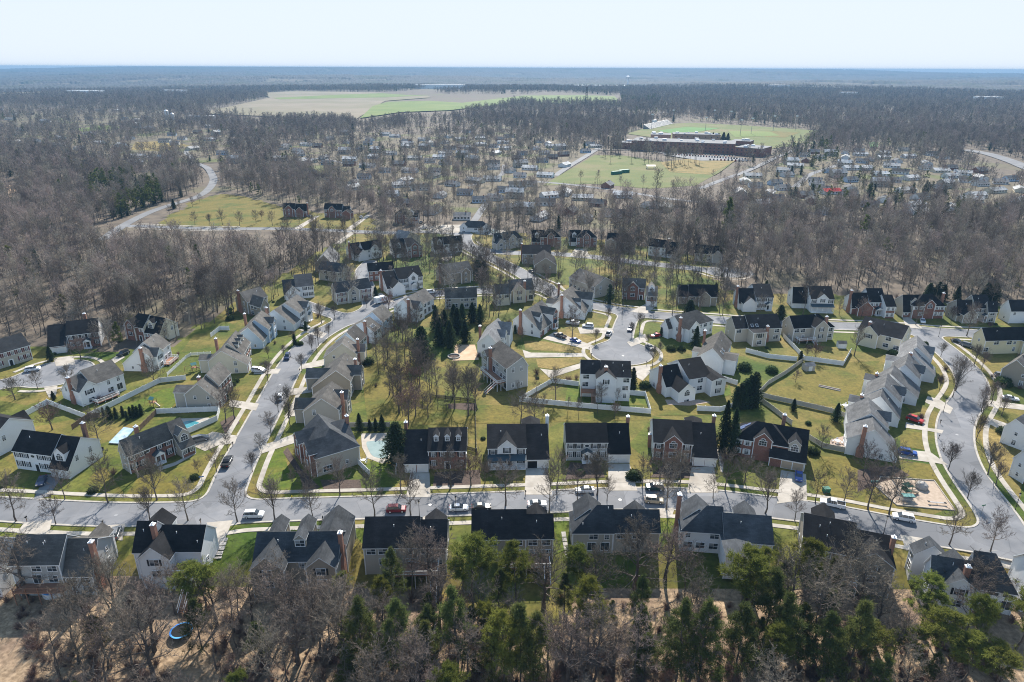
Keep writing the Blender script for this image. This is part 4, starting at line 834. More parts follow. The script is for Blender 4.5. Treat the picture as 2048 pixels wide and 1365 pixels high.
house('tan house with a back gable and red chimney opposite the playground', [B((1611, 1027), (1710, 1046), 9.5, (1655, 1101, 5.7)), B((1711, 1059), (1778, 1071), 8.2, (1772, 1124, 5.2), o=(5, 4.6))], wall='tan', roof='dark',
      feats=[('fg', 1, 'a', .5, 4.0, 7.9, 1.4, 'twin'), ('ch', 1, '1', .3, 1.2), ('vent', 0, 'a', [(.5, .8), (.45, .4)]), ('deck', 0, 'a', .55, 1.1, 3.5, .6), ('fg', 0, 'b', .45, 2.2, 8.2, 1.6, 'single')])
house('grey roofed house with several hips at the bottom right corner of the street', [B((1866, 1111), (1945, 1123), 9.3, (1900, 1145, 6.0)), B((1951, 1102), (1992, 1108), 9.8, (2005, 1178, 3.4), hip='B', hi=4.5), B((1857, 1074), (1870, 1092), 7.8, (1822, 1088, 5.2))], roof='slate',
      feats=[('fg', 0, 'a', .62, 3.0, 8.2, 2.4, 'twin'), ('chs', 0, 'a', .78, .3), ('fg', 0, 'b', .75, 2.4, 8.4, 2.4, 'twin')])
house('white house cut off at the lower right edge of the street', [B((2052, 1108), (2130, 1120), 9.0, (2070, 1160, 5.6))], roof='brown')
# ---- far side of the main street, fronts to the viewer
house('white house on the left street corner whose gable fills the frame edge', [B((-60, 822), (17, 837), 9.2, (-13, 884, 5.6)), B((42, 820), (20, 836), 6.8, (60, 838, 3.6), nowin='ab01')], roof='dark', feats=[])
house('white house with an oval window and an arched dormer over its garage', [B((46, 860), (121, 869), 9.4, (62, 905, 5.7), fr='a'), B((123, 872), (160, 875), 9.1, (110, 936, 2.9), o=(5.6, 5.5), gar=('a', (.5,)), nowin='a')], roof='dark',
      feats=[('win', 0, 'a', .5, 4.5, 'oval'), ('door', 0, 'a', .55), ('dm', 1, 'a', [.45], 1.5, 'palladian', .22), ('chs', 1, 'b', .2, .6)])
house('red brick house angled on the corner lot with a white portico and arched dormer', [B((240, 881), (330, 846), 9.4, (290, 896, 5.7), fr='a'), B((333, 846), (358, 836), 9.1, (370, 895, 3.0), o=(5.5, 5.5), fr='a')], wall='beige', front='red', roof='brown', shut='black',
      feats=[('portico', 0, 'a', .62), ('win', 0, 'a', .42, 4.5, 'oval'), ('dm', 1, 'a', [.5], 1.5, 'palladian', .2), ('chs', 0, 'b', .45, .8)])
house('brick corner house with a hipped roof and pool terrace on its right', [B((659, 857), (636, 829), 10.2, (718, 891, 5.8), o=(6.0, 5.7), hip='A', hi=5.2, fr='b'), B((664, 845), (690, 838), 9.0, (730, 888, 4.5), nowin='', hip='')], wall='beige', front='red', roof='slate',
      feats=[('fg', 0, 'b', .75, 2.4, 8.6, 1.6, 'single'), ('fg', 0, 'b', .25, 2.6, 9.0, 1.2, 'single'), ('win', 0, '0' , .75, 1.6, 'triple'), ('chs', 0, 'a', .62, .2)], door=None)
house('brick house with three small white dormers', [B((859, 856), (932, 855), 9.3, (895, 901, 5.7), fr='a'), B((813, 860), (858, 859), 8.8, (835, 926, 2.9), o=(5.6, 5.5), gar=('a', (.25, .75)), nowin='a', fr='a')], wall='white', front='red', roof='dark', shut='black', gcol='white',
      feats=[('dm', 0, 'a', [.2, .5, .8], .62, 'dormer', .38), ('ch', 1, '0', .75, 1.0), ('door', 0, 'a', .5)])
house('white house with a full width front porch and one garage door open', [B((976, 849), (1049, 848), 9.3, (1012, 896, 5.7), fr='a'), B((1050, 849), (1093, 848), 8.9, (1070, 918, 2.9), o=(5.6, 5.5), gar=('a', (.27, .75), (0,)), nowin='a')], roof='dark', shut='black',
      feats=[('fg', 0, 'a', .5, 2.3, 8.3, .35, 'single', 4.0), ('porch', 0, 'a', .0, 1.0, 1.9), ('ch', 1, '1', .8, 1.0, True, 'siding_white'), ('fg', 1, 'b', .35, 2.4, 6.5, 3.5, None), ('door', 0, 'a', .58)])
house('pale grey house with an oval window and black shutters', [B((1132, 846), (1211, 846), 9.0, (1172, 882, 5.8), fr='a', D=4.9), B((1213, 847), (1255, 847), 8.7, (1234, 907, 2.9), o=(4.8, 5.5), gar=('a', (.25, .75)), nowin='a')], wall='grey', roof='dark', shut='black',
      feats=[('win', 0, 'a', .5, 4.6, 'oval'), ('portico', 0, 'a', .5), ('ch', 1, '1', .75, 1.0)])
house('brick house with a white arched window in its front gable', [B((1307, 838), (1381, 842), 9.3, (1343, 886, 5.7), fr='a'), B((1383, 845), (1428, 847), 8.8, (1403, 914, 2.9), o=(5.6, 5.5), gar=('a', (.27, .75)), nowin='a', fr='a')], front='red', roof='dark', shut='black',
      feats=[('fg', 0, 'a', .5, 2.4, 8.3, .35, 'palladian'), ('ch', 1, '1', .8, .9), ('fg', 1, 'b', .3, 2.2, 6.2, 3.0, None), ('ch', 0, '0', .6, -5.5)])
house('brick house with blue solar panels on its hipped roof', [B((1514, 843), (1544, 848), 9.6, (1520, 883, 5.7), hip='AB', hi=5.2, fr='a'), B((1548, 850), (1617, 859), 9.0, (1588, 921, 2.9), o=(5.2, 5.5), gar=('a', (.5, .82)), nowin='a', fr='a')], wall='beige', front='red', roof='dark', shut='white', gcol='tan',
      feats=[('fg', 0, 'a', .52, 2.3, 8.7, .4, 'palladian'), ('door', 0, 'a', .52), ('dm', 1, 'a', [.66], 1.5, 'palladian', .25), ('solarhip', 0, '0', [(.42, .35), (.55, .35), (.5, .6)]), ('chs', 1, 'b', .3, .6)])
# ---- round the court in the middle
house('white house with a tall brick chimney and red back deck inside the white fence', [B((1163, 720), (1199, 721), 11.4, (1178, 747, 8.4), o=(5, 8.3)), B((1203, 719), (1260, 725), 11.9, (1240, 754, 8.6), o=(5, 8.4))], roof='dark',
      feats=[('fg', 1, 'a', .14, 3.0, 11.0, 1.6, 'single'), ('chs', 1, 'a', .12, 0.2), ('deck', 0, 'a', .0, .8, 3.0, 2.9, 'deck_wood'), ('vent', 1, 'a', [(.4, .8), (.75, .3)])])
house('white house with gabled sunroom and chimney behind the court', [B((1357, 720), (1399, 714), 9.6, (1400, 755, 5.8), nowin=''), B((1321, 734), (1352, 727), 9.0, (1340, 772, 4.0), o=(5.6, 5.2)), ], roof='dark', wall='white',
      feats=[('fg', 1, 'a', .75, 3.0, 6.4, 4.8, 'palladian'), ('ch', 1, '0', .35, .8), ('fg', 0, 'a', 1.1, 2.6, 6.4, 3.5, 'single')])
house('white house with a long grey roof and skylit wing right of the court', [B((1426, 697), (1443, 662), 9.4, (1448, 718, 5.6), (1395, 713, 5.4)), ], roof='brown',
      feats=[('fg', 0, 'a', .25, 3.6, 6.4, 4.0, 'twin'), ('sky', 0, 'a', [(.2, .3), (.35, .3)]), ('fg', 0, 'b', .35, 2.2, 5.5, 2.5, None), ('chs', 0, 'b', .8, .5)])
house('white house with a hipped back and brick chimney at the mouth of the court', [B((1349, 632), (1394, 620), 9.5, (1395, 649, 5.7), hip='B', hi=4.5), B((1333, 640), (1347, 634), 7.6, (1340, 655, 4.5), nowin='ab')], roof='brown', wall='white',
      feats=[('fg', 0, 'a', .25, 3.2, 8.6, 2.2, 'twin'), ('ch', 0, '0', .12, .3)])
house('white house with a two car brick front facing the court and a tall side chimney', [B((1045, 625), (1083, 601), 9.4, (1080, 662, 3.0), (1026, 640, 5.6), gar=('a', (.3,)), fr='a'), ], roof='brown', front='red',
      feats=[('dm', 0, 'a', [.3], 1.4, 'palladian', .28), ('ch', 0, '0', .72, .9), ('portico', 0, 'a', .72), ('fg', 0, 'a', .75, 2.2, 8.6, .5, 'twin')])
house('white gabled house with a brick chimney next to the street junction', [B((1131, 595), (1144, 573), 9.4, (1173, 632, 3.0), (1104, 613, 5.4))], roof='brown',
      feats=[('ch', 0, '0', .72, .9), ('fg', 0, 'a', .8, 2.6, 8.3, 1.2, 'single'), ('fg', 0, 'b', .3, 2.6, 6.8, 3.2, 'single'), ('dm', 0, 'a', [.25], 1.2, 'twin', .3), ('chs', 0, 'b', .95, 1.0)])
house('tan house with a white corner deck and gazebo roof left of the court', [B((1001, 682), (1045, 714), 11.2, (1022, 744, 8.2), (1080, 748, 8.0))], roof='brown', wall='grey',
      feats=[('deck', 0, 'a', .15, .95, 3.2, 3.0), ('fg', 0, 'a', .12, 2.2, 9.8, 1.2, 'twin'), ('chs', 0, 'a', .3, .2)])
house('white house with fire pit terrace behind the dark conifers', [B((977, 668), (996, 637), 9.3, (999, 682, 5.6), (957, 682, 5.6)), B((996, 640), (1020, 648), 9.0, (1008, 668, 5.4), nowin='b')], roof='grey',
      feats=[('chs', 0, 'b', .35, .5), ('fg', 0, 'a', .5, 2.2, 8.0, 1.2, 'single')])
# ---- backs along the middle street
house('beige house with a skylit sunroom left of the white deck house', [B((1491, 630), (1553, 628), 9.6, (1522, 657, 5.7)), B((1464, 633), (1490, 633), 9.0, (1476, 657, 5.7))], wall='beige', roof='dark',
      feats=[('fg', 0, 'a', .18, 2.6, 5.6, 4.5, 'patio'), ('chs', 0, 'a', .55, -3), ('sky', 0, 'a', [(.1, .2), (.25, .2)])])
house('beige house with a small white back deck and red chimney', [B((1580, 632), (1630, 629), 9.4, (1600, 656, 5.7), nowin=''), B((1632, 628), (1637, 628), 9.8, (1636, 655, 5.7), hip='B', hi=5)], wall='beige', roof='dark',
      feats=[('fg', 0, 'a', .98, 2.9, 9.0, 2.0, 'single'), ('chs', 1, 'a', .28, .3), ('deck', 0, 'a', .1, .75, 3.0, 1.4)])
house('cream house with a brick chimney on its back gable', [B((1732, 633), (1817, 652), 9.4, (1780, 673, 5.7))], wall='cream', roof='dark', feats=[('fg', 0, 'a', .28, 3.4, 8.7, 2.0, 'twin'), ('chs', 0, 'a', .24, .2)])
house('yellow house with a white side gable and black awning at the right edge', [B((1965, 656), (2060, 654), 9.4, (2000, 680, 5.7))], wall='yellow', roof='dark', feats=[('fg', 0, 'a', .9, 3.0, 7.8, 1.5, 'twin'), ('ch', 0, '1', .4, .5)])
# ---- the row of gables along the curving street
def curve_row(label, mA, mB, mE, wA, wB, wE, chim, seed, roof='grey', fam=True):
    house(label, [B(mA, mB, 9.6, *mE, nowin='b'), B(wA, wB, 8.9, *wE, gar=('a', (.5,)))], roof=roof, seed=seed, feats=[('fg', 0, 'a', .6, 2.0, 8.0, .8, 'single')] + ([('fg', 1, 'b', .4, 2.6, 6.2, 3.5, 'twin')] if fam else []) + ([('ch', 1, chim, .72, .7)] if chim else [('chs', 1, 'b', .4, -2)]))
curve_row('white gabled house on the curve with a brick chimney and table terrace', (1742, 827), (1736, 796), [(1775, 851, 5.8), (1698, 847, 5.6)], (1750, 860), (1744, 833), [(1790, 887, 2.9), (1697, 881, 5.2)], '0', 5, fam=False)
curve_row('white gabled house on the curve with the red car in its drive', (1769, 774), (1775, 748), [(1800, 802, 5.8), (1728, 796, 5.4)], (1761, 793), (1766, 776), [(1800, 826, 3.0), (1722, 812, 5.2)], None, 6)
curve_row('beige gabled house on the curve beside the big green back lawn', (1810, 730), (1817, 708), [(1839, 752, 5.8), (1778, 750, 5.4)], (1781, 749), (1789, 732), [(1842, 790, 3.0), (1752, 765, 5.2)], None, 7)
curve_row('white gabled house farthest up the curve at the street corner', (1834, 695), (1834, 672), [(1861, 716, 5.8), (1800, 714, 5.6)], (1824, 710), (1829, 696), [(1869, 744, 3.0), (1795, 727, 5.4)], '0', 8)
house('tan brick house with a chimney cut off by the right edge', [B((2034, 720), (2060, 700), 9.3, (2018, 727, 5.0), (2080, 740, 5.5))], wall='tan', roof='brown', feats=[('dm', 0, 'a', [.4], 1.0)], front='tan')
house('white house cut off at the right edge beside the round bush', [B((2032, 838), (2075, 812), 8.6, (2020, 846, 5.4), (2100, 880, 5.4))], roof='slate')
house('brick house with hedges cut off at the right edge by the curve', [B((2050, 900), (2110, 892), 9.0, (2060, 925, 5.6))], front='red', roof='dark')
# ---- the upper right street, fronts to the viewer
house('white house with a side chimney and garage gable first in the upper row', [B((1505, 568), (1538, 568), 10.0, (1525, 595, 5.9), fr='a'), B((1478, 577), (1506, 577), 9.0, (1495, 605, 3.4), o=(5.5, 5.5))], roof='dark', feats=[('ch', 1, '0', .4, .8), ('fg', 1, 'a', .6, 2.9, 6.5, 3.0, None), ('portico', 0, 'a', .75)])
house('white house with a two storey porch front and centre gable', [B((1617, 572), (1661, 573), 10.0, (1640, 598, 6.0), fr='a'), B((1588, 575), (1616, 574), 9.2, (1602, 604, 3.0), o=(5.5, 5.5), gar=('a', (.3, .75)))], roof='dark', feats=[('fg', 0, 'a', .5, 2.2, 8.4, .35, 'single', 4.0), ('porch', 0, 'a', 0, 1, 2.0)])
house('red brick house with stepped roofs and a brick garage gable', [B((1733, 577), (1763, 577), 10.6, (1748, 604, 6.0), fr='a'), B((1705, 586), (1736, 586), 9.2, (1720, 612, 3.6), o=(5.5, 5.5)), B((1765, 590), (1783, 590), 9.0, (1775, 613, 5.4), fr='a')], front='red', roof='dark', shut='white', feats=[('fg', 1, 'a', .7, 3.2, 6.8, 2.6, None), ('ch', 1, '0', .3, 1.0), ('portico', 0, 'a', .62)])
house('brick house with a hipped centre and white arched window over the door', [B((1846, 589), (1866, 589), 10.0, (1856, 611, 6.0), hip='AB', hi=4.6, fr='a'), B((1807, 590), (1843, 590), 9.4, (1825, 622, 3.0), o=(5.5, 5.5), gar=('a', (.6,)))], front='red', roof='dark', shut='white', wall='beige', feats=[('fg', 0, 'a', .5, 2.2, 8.6, .35, 'palladian'), ('door', 0, 'a', .5), ('dm', 1, 'a', [.55], 1.4, 'palladian', .3), ('ch', 0, '1', .6, .3)])
house('beige house with stepped roofs and an arched white entry', [B((1945, 590), (1973, 590), 10.4, (1960, 616, 6.0), fr='a'), B((1915, 600), (1943, 600), 9.0, (1930, 626, 3.4), o=(5.5, 5.5)), B((1975, 603), (1994, 604), 8.8, (1985, 620, 5.2))], wall='beige', roof='dark', feats=[('fg', 1, 'a', .7, 3.0, 6.6, 2.6, None), ('portico', 0, 'a', .75)])
house('white house at the right end of the upper row', [B((2018, 600), (2075, 600), 9.4, (2040, 622, 5.6))], roof='dark')
house('brick and white house with a garage dormer at the head of the court', [B((1247, 556), (1291, 558), 9.6, (1262, 574, 6.0), fr='a'), B((1294, 573), (1314, 572), 8.0, (1302, 592, 3.2), o=(5, 5), gar=('a', (.35, .75)))], front='red', wall='white', roof='brown', feats=[('fg', 0, 'a', .45, 2.6, 8.6, .6, 'palladian'), ('dm', 1, 'a', [.45], 1.3, 'palladian', .35), ('door', 0, 'a', .85)])
house('low dark roofed house behind the row of round bare street trees', [B((1378, 569), (1433, 570), 9.0, (1400, 592, 4.6)), B((1358, 570), (1377, 570), 8.4, (1367, 592, 4.0))], roof='dark', wall='tan', feats=[('fg', 0, 'a', .55, 2.6, 7.0, 1.4, None)])
house('beige house with its gable to the right under the tall grey trees', [B((1160, 537), (1211, 555), 9.2, (1190, 574, 5.7))], wall='beige', roof='brown')
house('white backed house with a tall chimney beside the diagonal street', [B((1017, 560), (1063, 557), 9.6, (1040, 580, 5.7)), B((990, 571), (1016, 566), 9.0, (1003, 588, 5.6))], wall='cream', roof='brown', feats=[('fg', 0, 'a', .35, 2.8, 8.6, 1.6, 'single'), ('chs', 0, 'a', .6, .2)])
house('grey house mostly hidden by the pale sycamore', [B((890, 577), (952, 575), 9.2, (920, 592, 5.6))], wall='beige', roof='brown')
house('brown house with two chimneys behind the sycamore', [B((880, 530), (935, 522), 9.2, (915, 545, 5.6))], wall='tan', roof='brown', feats=[('ch', 0, '0', .4, .8), ('fg', 0, 'a', .7, 2.5, 8.0, 2.0, 'single')])
house('dark roofed house with a tan cross gable at the bend of the street', [B((1045, 490), (1100, 490), 9.3, (1070, 508, 5.7)), B((1076, 500), (1104, 516), 8.4, (1068, 522, 4.5), nowin='')], wall='tan', roof='dark', feats=[('ch', 0, '0', .5, .6)])
# ---- the distant top row
for lab, bl, kw in [
    ('dark brick house on the open lawn farthest left of its row', [B((567, 407), (590, 407), 9.4, (580, 418, 6.0), fr='a'), B((591, 408), (613, 408), 9.0, (602, 421, 4.6), fr='a')], dict(front='red', roof='dark', feats=[('fg', 0, 'a', .5, 2.6, 8.6, .4, 'single'), ('fg', 1, 'a', .4, 2.6, 7.2, 1.5, None), ('ch', 1, '1', .5, .5)])),
    ('brick house with a white garage gable on the open lawn', [B((650, 407), (685, 408), 9.6, (668, 419, 6.0), fr='a'), B((687, 413), (700, 413), 8.0, (694, 421, 4.5))], dict(front='red', roof='dark', feats=[('fg', 0, 'a', .45, 2.3, 8.4, .4, 'palladian'), ('fg', 1, 'a', .8, 3.0, 6.6, 3.0, None), ('door', 0, 'a', .45)])),
    ('brick house with a white side gable at the wood edge', [B((803, 418), (815, 418), 9.4, (808, 430, 6.0), hip='A', hi=4.5, fr='a'), B((817, 420), (836, 422), 9.0, (826, 436, 3.4), o=(5, 5.4))], dict(front='red', roof='dark', feats=[('fg', 0, 'a', .4, 2.2, 8.2, .4, 'palladian'), ('dm', 1, 'a', [.4], 1.4, 'palladian', .3)])),
    ('grey roofed house at the street bend below the pool house', [B((797, 460), (820, 464), 9.0, (810, 480, 5.0), (805, 456, 5.0))], dict(wall='beige', roof='grey', feats=[])),
    ('brick house with hipped right half and garage dormer', [B((782, 479), (806, 477), 9.4, (795, 505, 3.2), o=(5.4, 5.4), gar=('a', (.35, .75))), B((808, 476), (824, 476), 9.8, (818, 495, 6), hip='B', hi=4, fr='a')], dict(front='red', roof='dark', wall='white', feats=[('dm', 0, 'a', [.45], 1.2, 'palladian', .3), ('fg', 1, 'a', .5, 2.2, 8.6, .4, 'palladian')])),
    ('white house with a dark lower wing and left brick chimney', [B((721, 485), (757, 479), 9.8, (745, 497, 6.0), fr='a'), B((698, 487), (719, 485), 9.0, (712, 510, 3.4), o=(5, 5.4))], dict(roof='dark', feats=[('fg', 0, 'a', .6, 2.2, 8.6, .6, 'single'), ('ch', 1, '0', .5, .8), ('fg', 1, 'a', .7, 2.8, 6.4, 2.5, None)])),
    ('tan roofed house end on at the wood edge', [B((647, 510), (661, 491), 9.2, (673, 518, 4.0), (632, 525, 4.6))], dict(wall='tan', roof='grey', feats=[])),
    ('white house with a front dormer near the diagonal street top', [B((886, 474), (922, 471), 9.4, (905, 485, 5.8)), B((866, 475), (884, 474), 9.0, (876, 497, 3.0), o=(5, 5.4))], dict(roof='dark', feats=[('dm', 1, 'a', [.6], 1.3, 'palladian', .3)])),
    ('bright white house with a lower garage gable near the delivery truck', [B((789, 537), (836, 531), 10.0, (812, 557, 6.0), fr='a'), B((764, 545), (787, 541), 9.2, (778, 577, 3.2), o=(5.4, 5.4))], dict(roof='dark', shut='black', feats=[('fg', 0, 'a', .6, 2.3, 8.8, .5, 'palladian'), ('portico', 0, 'a', .6), ('fg', 1, 'a', .75, 3.0, 6.8, 3.0, None), ('ch', 1, '0', .6, .8)])),
    ('beige house with a long grey roof and small front gable left of the truck', [B((666, 566), (735, 556), 9.4, (690, 583, 5.8), fr='a')], dict(wall='beige', roof='slate', shut='red', feats=[('fg', 0, 'a', .48, 2.6, 8.0, .6, 'palladian')])),
    ('dark roofed house with a white gable and brown garage gable by the wood', [B((588, 550), (622, 547), 9.8, (605, 573, 5.8), fr='a'), B((565, 561), (587, 558), 9.0, (580, 585, 3.4), o=(5, 5.4))], dict(wall='white', roof='slate', feats=[('fg', 1, 'a', .75, 3.0, 6.8, 2.8, None)])),
    ('dark roofed house in the trees above the brown gabled house', [B((645, 522), (690, 528), 9.0, (670, 543, 5.6))], dict(wall='beige', roof='slate', feats=[])),
    ('tan house half hidden by bare trees at the wood corner', [B((480, 585), (520, 574), 9.2, (508, 600, 5.7)), B((505, 590), (528, 596), 8.4, (520, 606, 5.0))], dict(wall='tan', roof='brown', feats=[('ch', 0, '0', .6, .6)])),
    ('dark brick house behind the bright white house', [B((735, 527), (785, 523), 9.0, (760, 540, 5.7))], dict(front='red', roof='dark', feats=[])),
    ('pale grey house on the court with a hipped centre', [B((1005, 465), (1030, 462), 9.8, (1020, 477, 6.0), hip='B', hi=4, fr='a'), B((987, 467), (1003, 466), 9.2, (998, 484, 4.0))], dict(wall='beige', roof='slate', feats=[('fg', 0, 'a', .45, 2.2, 8.6, .5, 'single'), ('fg', 1, 'a', .5, 2.8, 6.6, 2.5, 'twin')])),
    ('brick house with a white portico left of its twin', [B((1096, 459), (1106, 459), 9.8, (1101, 474, 6.0), hip='AB', hi=4.5, fr='a'), B((1064, 461), (1088, 460), 9.2, (1076, 482, 3.2), o=(5, 5.4), fr='a')], dict(front='red', roof='dark', shut='white', feats=[('fg', 0, 'a', .5, 2.0, 8.6, .4, 'palladian'), ('dm', 1, 'a', [.4], 1.2, 'palladian', .3), ('door', 0, 'a', .5)])),
    ('brick house with double garage right of its twin', [B((1168, 460), (1178, 460), 9.8, (1173, 475, 6.0), hip='AB', hi=4.5, fr='a'), B((1140, 461), (1161, 460), 9.2, (1150, 482, 3.2), o=(5, 5.4), gar=('a', (.3, .7)))], dict(front='red', roof='dark', shut='white', feats=[('fg', 0, 'a', .5, 2.0, 8.6, .4, 'palladian'), ('dm', 1, 'a', [.4], 1.2, 'palladian', .3)])),
    ('house with a hipped dark roof and tan garage gable', [B((1216, 466), (1240, 467), 9.2, (1228, 481, 5.7), fr='a'), B((1242, 468), (1258, 468), 9.6, (1250, 484, 5.7), hip='B', hi=4)], dict(wall='tan', roof='dark', feats=[('fg', 0, 'a', .3, 3.0, 7.0, 3.0, None)])),
    ('white house with a dark roof among the tall trees', [B((1302, 477), (1335, 481), 9.4, (1320, 494, 5.8), fr='a'), B((1337, 483), (1356, 486), 9.0, (1346, 506, 3.2), o=(5, 5.4))], dict(roof='dark', feats=[('ch', 0, '1', .8, .6)])),
    ('dark roofed house behind the tall trees above the court', [B((1393, 489), (1438, 493), 9.0, (1415, 505, 5.0))], dict(wall='beige', roof='dark', feats=[('fg', 0, 'a', 1.0, 2.4, 7.2, 1.0, None)]))]: house(lab, bl, **kw)
# ---- the left court and hill street, west side
house('white house with a tall brick chimney and white back deck on the left court', [B((161, 741), (221, 720), 9.6, (205, 762, 5.9)), B((137, 757), (159, 748), 8.6, (150, 783, 5.2), o=(6.0, 3.2))], roof='brown',
      feats=[('fg', 1, 'a', .75, 3.0, 7.9, 1.6, 'twin'), ('ch', 1, '0', .3, .5), ('deck', 0, 'a', -.15, .6, 3.2, .7)])
house('white house with grey roof and side chimney behind the fenced lawn', [B((287, 684), (311, 667), 9.6, (325, 697, 5.8)), B((278, 698), (286, 690), 8.6, (297, 720, 5.4), o=(6.5, 3.0), L=6)], roof='brown', feats=[('ch', 1, '0', .3, .4), ('fg', 1, 'a', .6, 2.5, 7.6, 1.0, 'twin'), ('deck', 0, 'a', .1, .9, 3.0, .6)])
house('dark brick house with two white garage doors on the left court', [B((133, 643), (195, 636), 9.6, (165, 667, 5.8), fr='a'), B((97, 651), (130, 648), 8.8, (115, 692, 3.0), o=(5.4, 5.4), gar=('a', (.27, .75)), nowin='a', fr='a')], front='red', roof='dark', shut='black', feats=[('portico', 0, 'a', .6), ('chs', 0, 'b', .5, .5)])
house('brick house with a hipped roof against the left wood', [B((278, 627), (298, 630), 9.8, (282, 655, 5.9), hip='A', hi=4.5, fr='a'), B((300, 631), (328, 637), 9.2, (315, 668, 4.0), o=(5.2, 5.4), fr='a')], front='red', roof='dark', wall='cream', shut='white', feats=[('fg', 0, 'a', .35, 2.2, 8.6, .5, 'palladian'), ('dm', 1, 'a', [.4], 1.4, 'palladian', .25), ('door', 0, 'a', .8)])
house('beige house with dark red shutters at the left frame edge', [B((-45, 690), (41, 667), 9.2, (58, 690, 5.7), fr='a')], wall='beige', roof='slate', shut='red', feats=[('door', 0, 'a', .5)])
def west(label, mA, mB, mE, wA, wB, wE, feats, wall='white', roof='brown', seed=1, front=None):
    house(label, [B(mA, mB, 9.6, mE, fr='a'), B(wA, wB, 8.8, *wE, gar=('a', (.5,)), nowin='b')], wall=wall, roof=roof, seed=seed, feats=feats, front=front)
west('beige house with a brick front and paved back terrace on the hill street', (413, 748), (437, 724), (452, 753, 5.9), (395, 768), (411, 752), [(442, 795, 3.0), (372, 786, 5.2)], [('fg', 1, 'b', .7, 2.6, 6.4, 4.0, None), ('chs', 0, 'b', .2, -2)], wall='beige', seed=31, front='red')
west('white house with three dormers in a row on its grey roof', (455, 686), (471, 662), (493, 695, 5.0), (440, 702), (452, 690), [(498, 722, 3.2), (420, 718, 5.0)], [('dm', 0, 'a', [.2, .5, .8], .6, 'dormer', .35), ('fg', 1, 'b', .8, 2.4, 6.0, 3.5, None), ('chs', 0, 'b', .3, .4)], seed=32, front='red', wall='cream')
west('pale blue house stepping down the hill street', (509, 640), (523, 622), (549, 640, 5.8), (494, 655), (506, 644), [(530, 675, 3.2), (478, 664, 5.2)], [('fg', 0, 'a', .6, 2.0, 8.4, .8, 'twin'), ('chs', 0, 'b', .5, .7)], wall='blue', seed=33)
west('white house with a white porch at the top of the hill street', (570, 607), (594, 590), (610, 617, 5.9), (547, 620), (566, 609), [(589, 647, 3.0), (528, 634, 5.2)], [('fg', 0, 'a', .6, 2.0, 8.4, .8, 'twin'), ('ch', 1, '0', .82, .8), ('portico', 0, 'a', .6)], seed=34)
# east side: gables to the viewer, fronts to the left
def east(label, A, B_, E, feats, seed, wall='white', roof='brown', E2=None, zr=9.4):
    house(label, [B(A, B_, zr, *([E] + ([E2] if E2 else [])))], wall=wall, roof=roof, seed=seed, feats=feats)
east('beige gabled house with a sunroom and brick chimney nearest on the hill street', (643, 797), (663, 764), (679, 816, 5.8), [('fg', 0, 'b', .4, 2.6, 7.2, 3.2, 'single'), ('chs', 0, 'a', .3, .3), ('fg', 0, 'a', .7, 2.2, 8.4, 1.0, 'single')], 41, 'beige', E2=(613, 813, 5.0))
east('tan gabled house with a white furniture terrace behind', (672, 741), (690, 706), (704, 753, 5.8), [('fg', 0, 'b', .5, 2.4, 7.0, 3.0, 'single'), ('chs', 0, 'a', .55, .4), ('fg', 0, 'a', .5, 2.4, 8.0, 2.5, 'single')], 42, 'tan', E2=(627, 770, 3.4))
east('cream gabled house with a pale chimney third up the hill street', (684, 687), (690, 672), (712, 710, 5.4), [('chs', 0, 'a', .3, .5), ('fg', 0, 'a', .6, 2.4, 7.2, 2.5, None)], 43, 'cream', E2=(648, 714, 4.4))
east('blue grey gabled house fourth up the hill street', (693, 664), (710, 650), (728, 674, 5.6), [], 44, 'blue', E2=(664, 688, 5.4))
east('white gabled house with roof skylights and a red chimney', (723, 645), (738, 634), (752, 660, 5.0), [('ch', 0, '0', .3, .7), ('sky', 0, 'a', [(.3, .35), (.55, .35)])], 45, 'white', E2=(704, 652, 5.2), zr=8.4)
east('blue white gabled house below the delivery truck', (745, 624), (764, 609), (786, 626, 5.6), [], 46, 'blue', E2=(722, 640, 5.4))
house('white house with a wide brown roof and brick chimney beside the conifers', [B((806, 599), (848, 577), 9.6, (846, 608, 5.8))], roof='brown', feats=[('fg', 0, 'a', .2, 2.8, 8.4, 1.5, 'twin'), ('ch', 0, '0', .2, .4)])
# ---- the club house by the pool
house('long low pool house with white end gables and a grey hipped roof', [B((936, 442), (966, 443), 7.0, (950, 452, 3.4), hip='AB', hi=5)], wall='white', roof='slate', name='pool_house', cat='pool house', group='pool buildings', feats=[('fg', 0, 'a', .12, 2.4, 6.0, .5, 'small'), ('fg', 0, 'a', .88, 2.4, 6.0, .5, 'small')])
# ================================================================== trees
def spikes(P, D, L, W, nside=3):
    """thin pyramids (twigs) in one go: base ring round P, tip at P + D*L"""
    P, D = np.asarray(P, float), np.asarray(D, float); n = len(P); D = D / (np.linalg.norm(D, axis=1)[:, None] + 1e-9)
    ref = np.where(np.abs(D[:, 2:3]) < .9, [[0, 0, 1.0]], [[1.0, 0, 0]]); A = np.cross(D, ref); A /= np.linalg.norm(A, axis=1)[:, None]; B_ = np.cross(D, A)
    L = np.broadcast_to(L, n)[:, None]; W = np.broadcast_to(W, n)[:, None]; vs = []
    for k in range(nside): t = 2 * PI * k / nside; vs.append(P + (A * math.cos(t) + B_ * math.sin(t)) * W)
    vs.append(P + D * L); Vv = np.stack(vs, 1).reshape(-1, 3); b = np.arange(n)[:, None] * (nside + 1)
    Ff = np.concatenate([b + np.array([[k, (k + 1) % nside, nside]]) for k in range(nside)], 0)
    return Vv, Ff
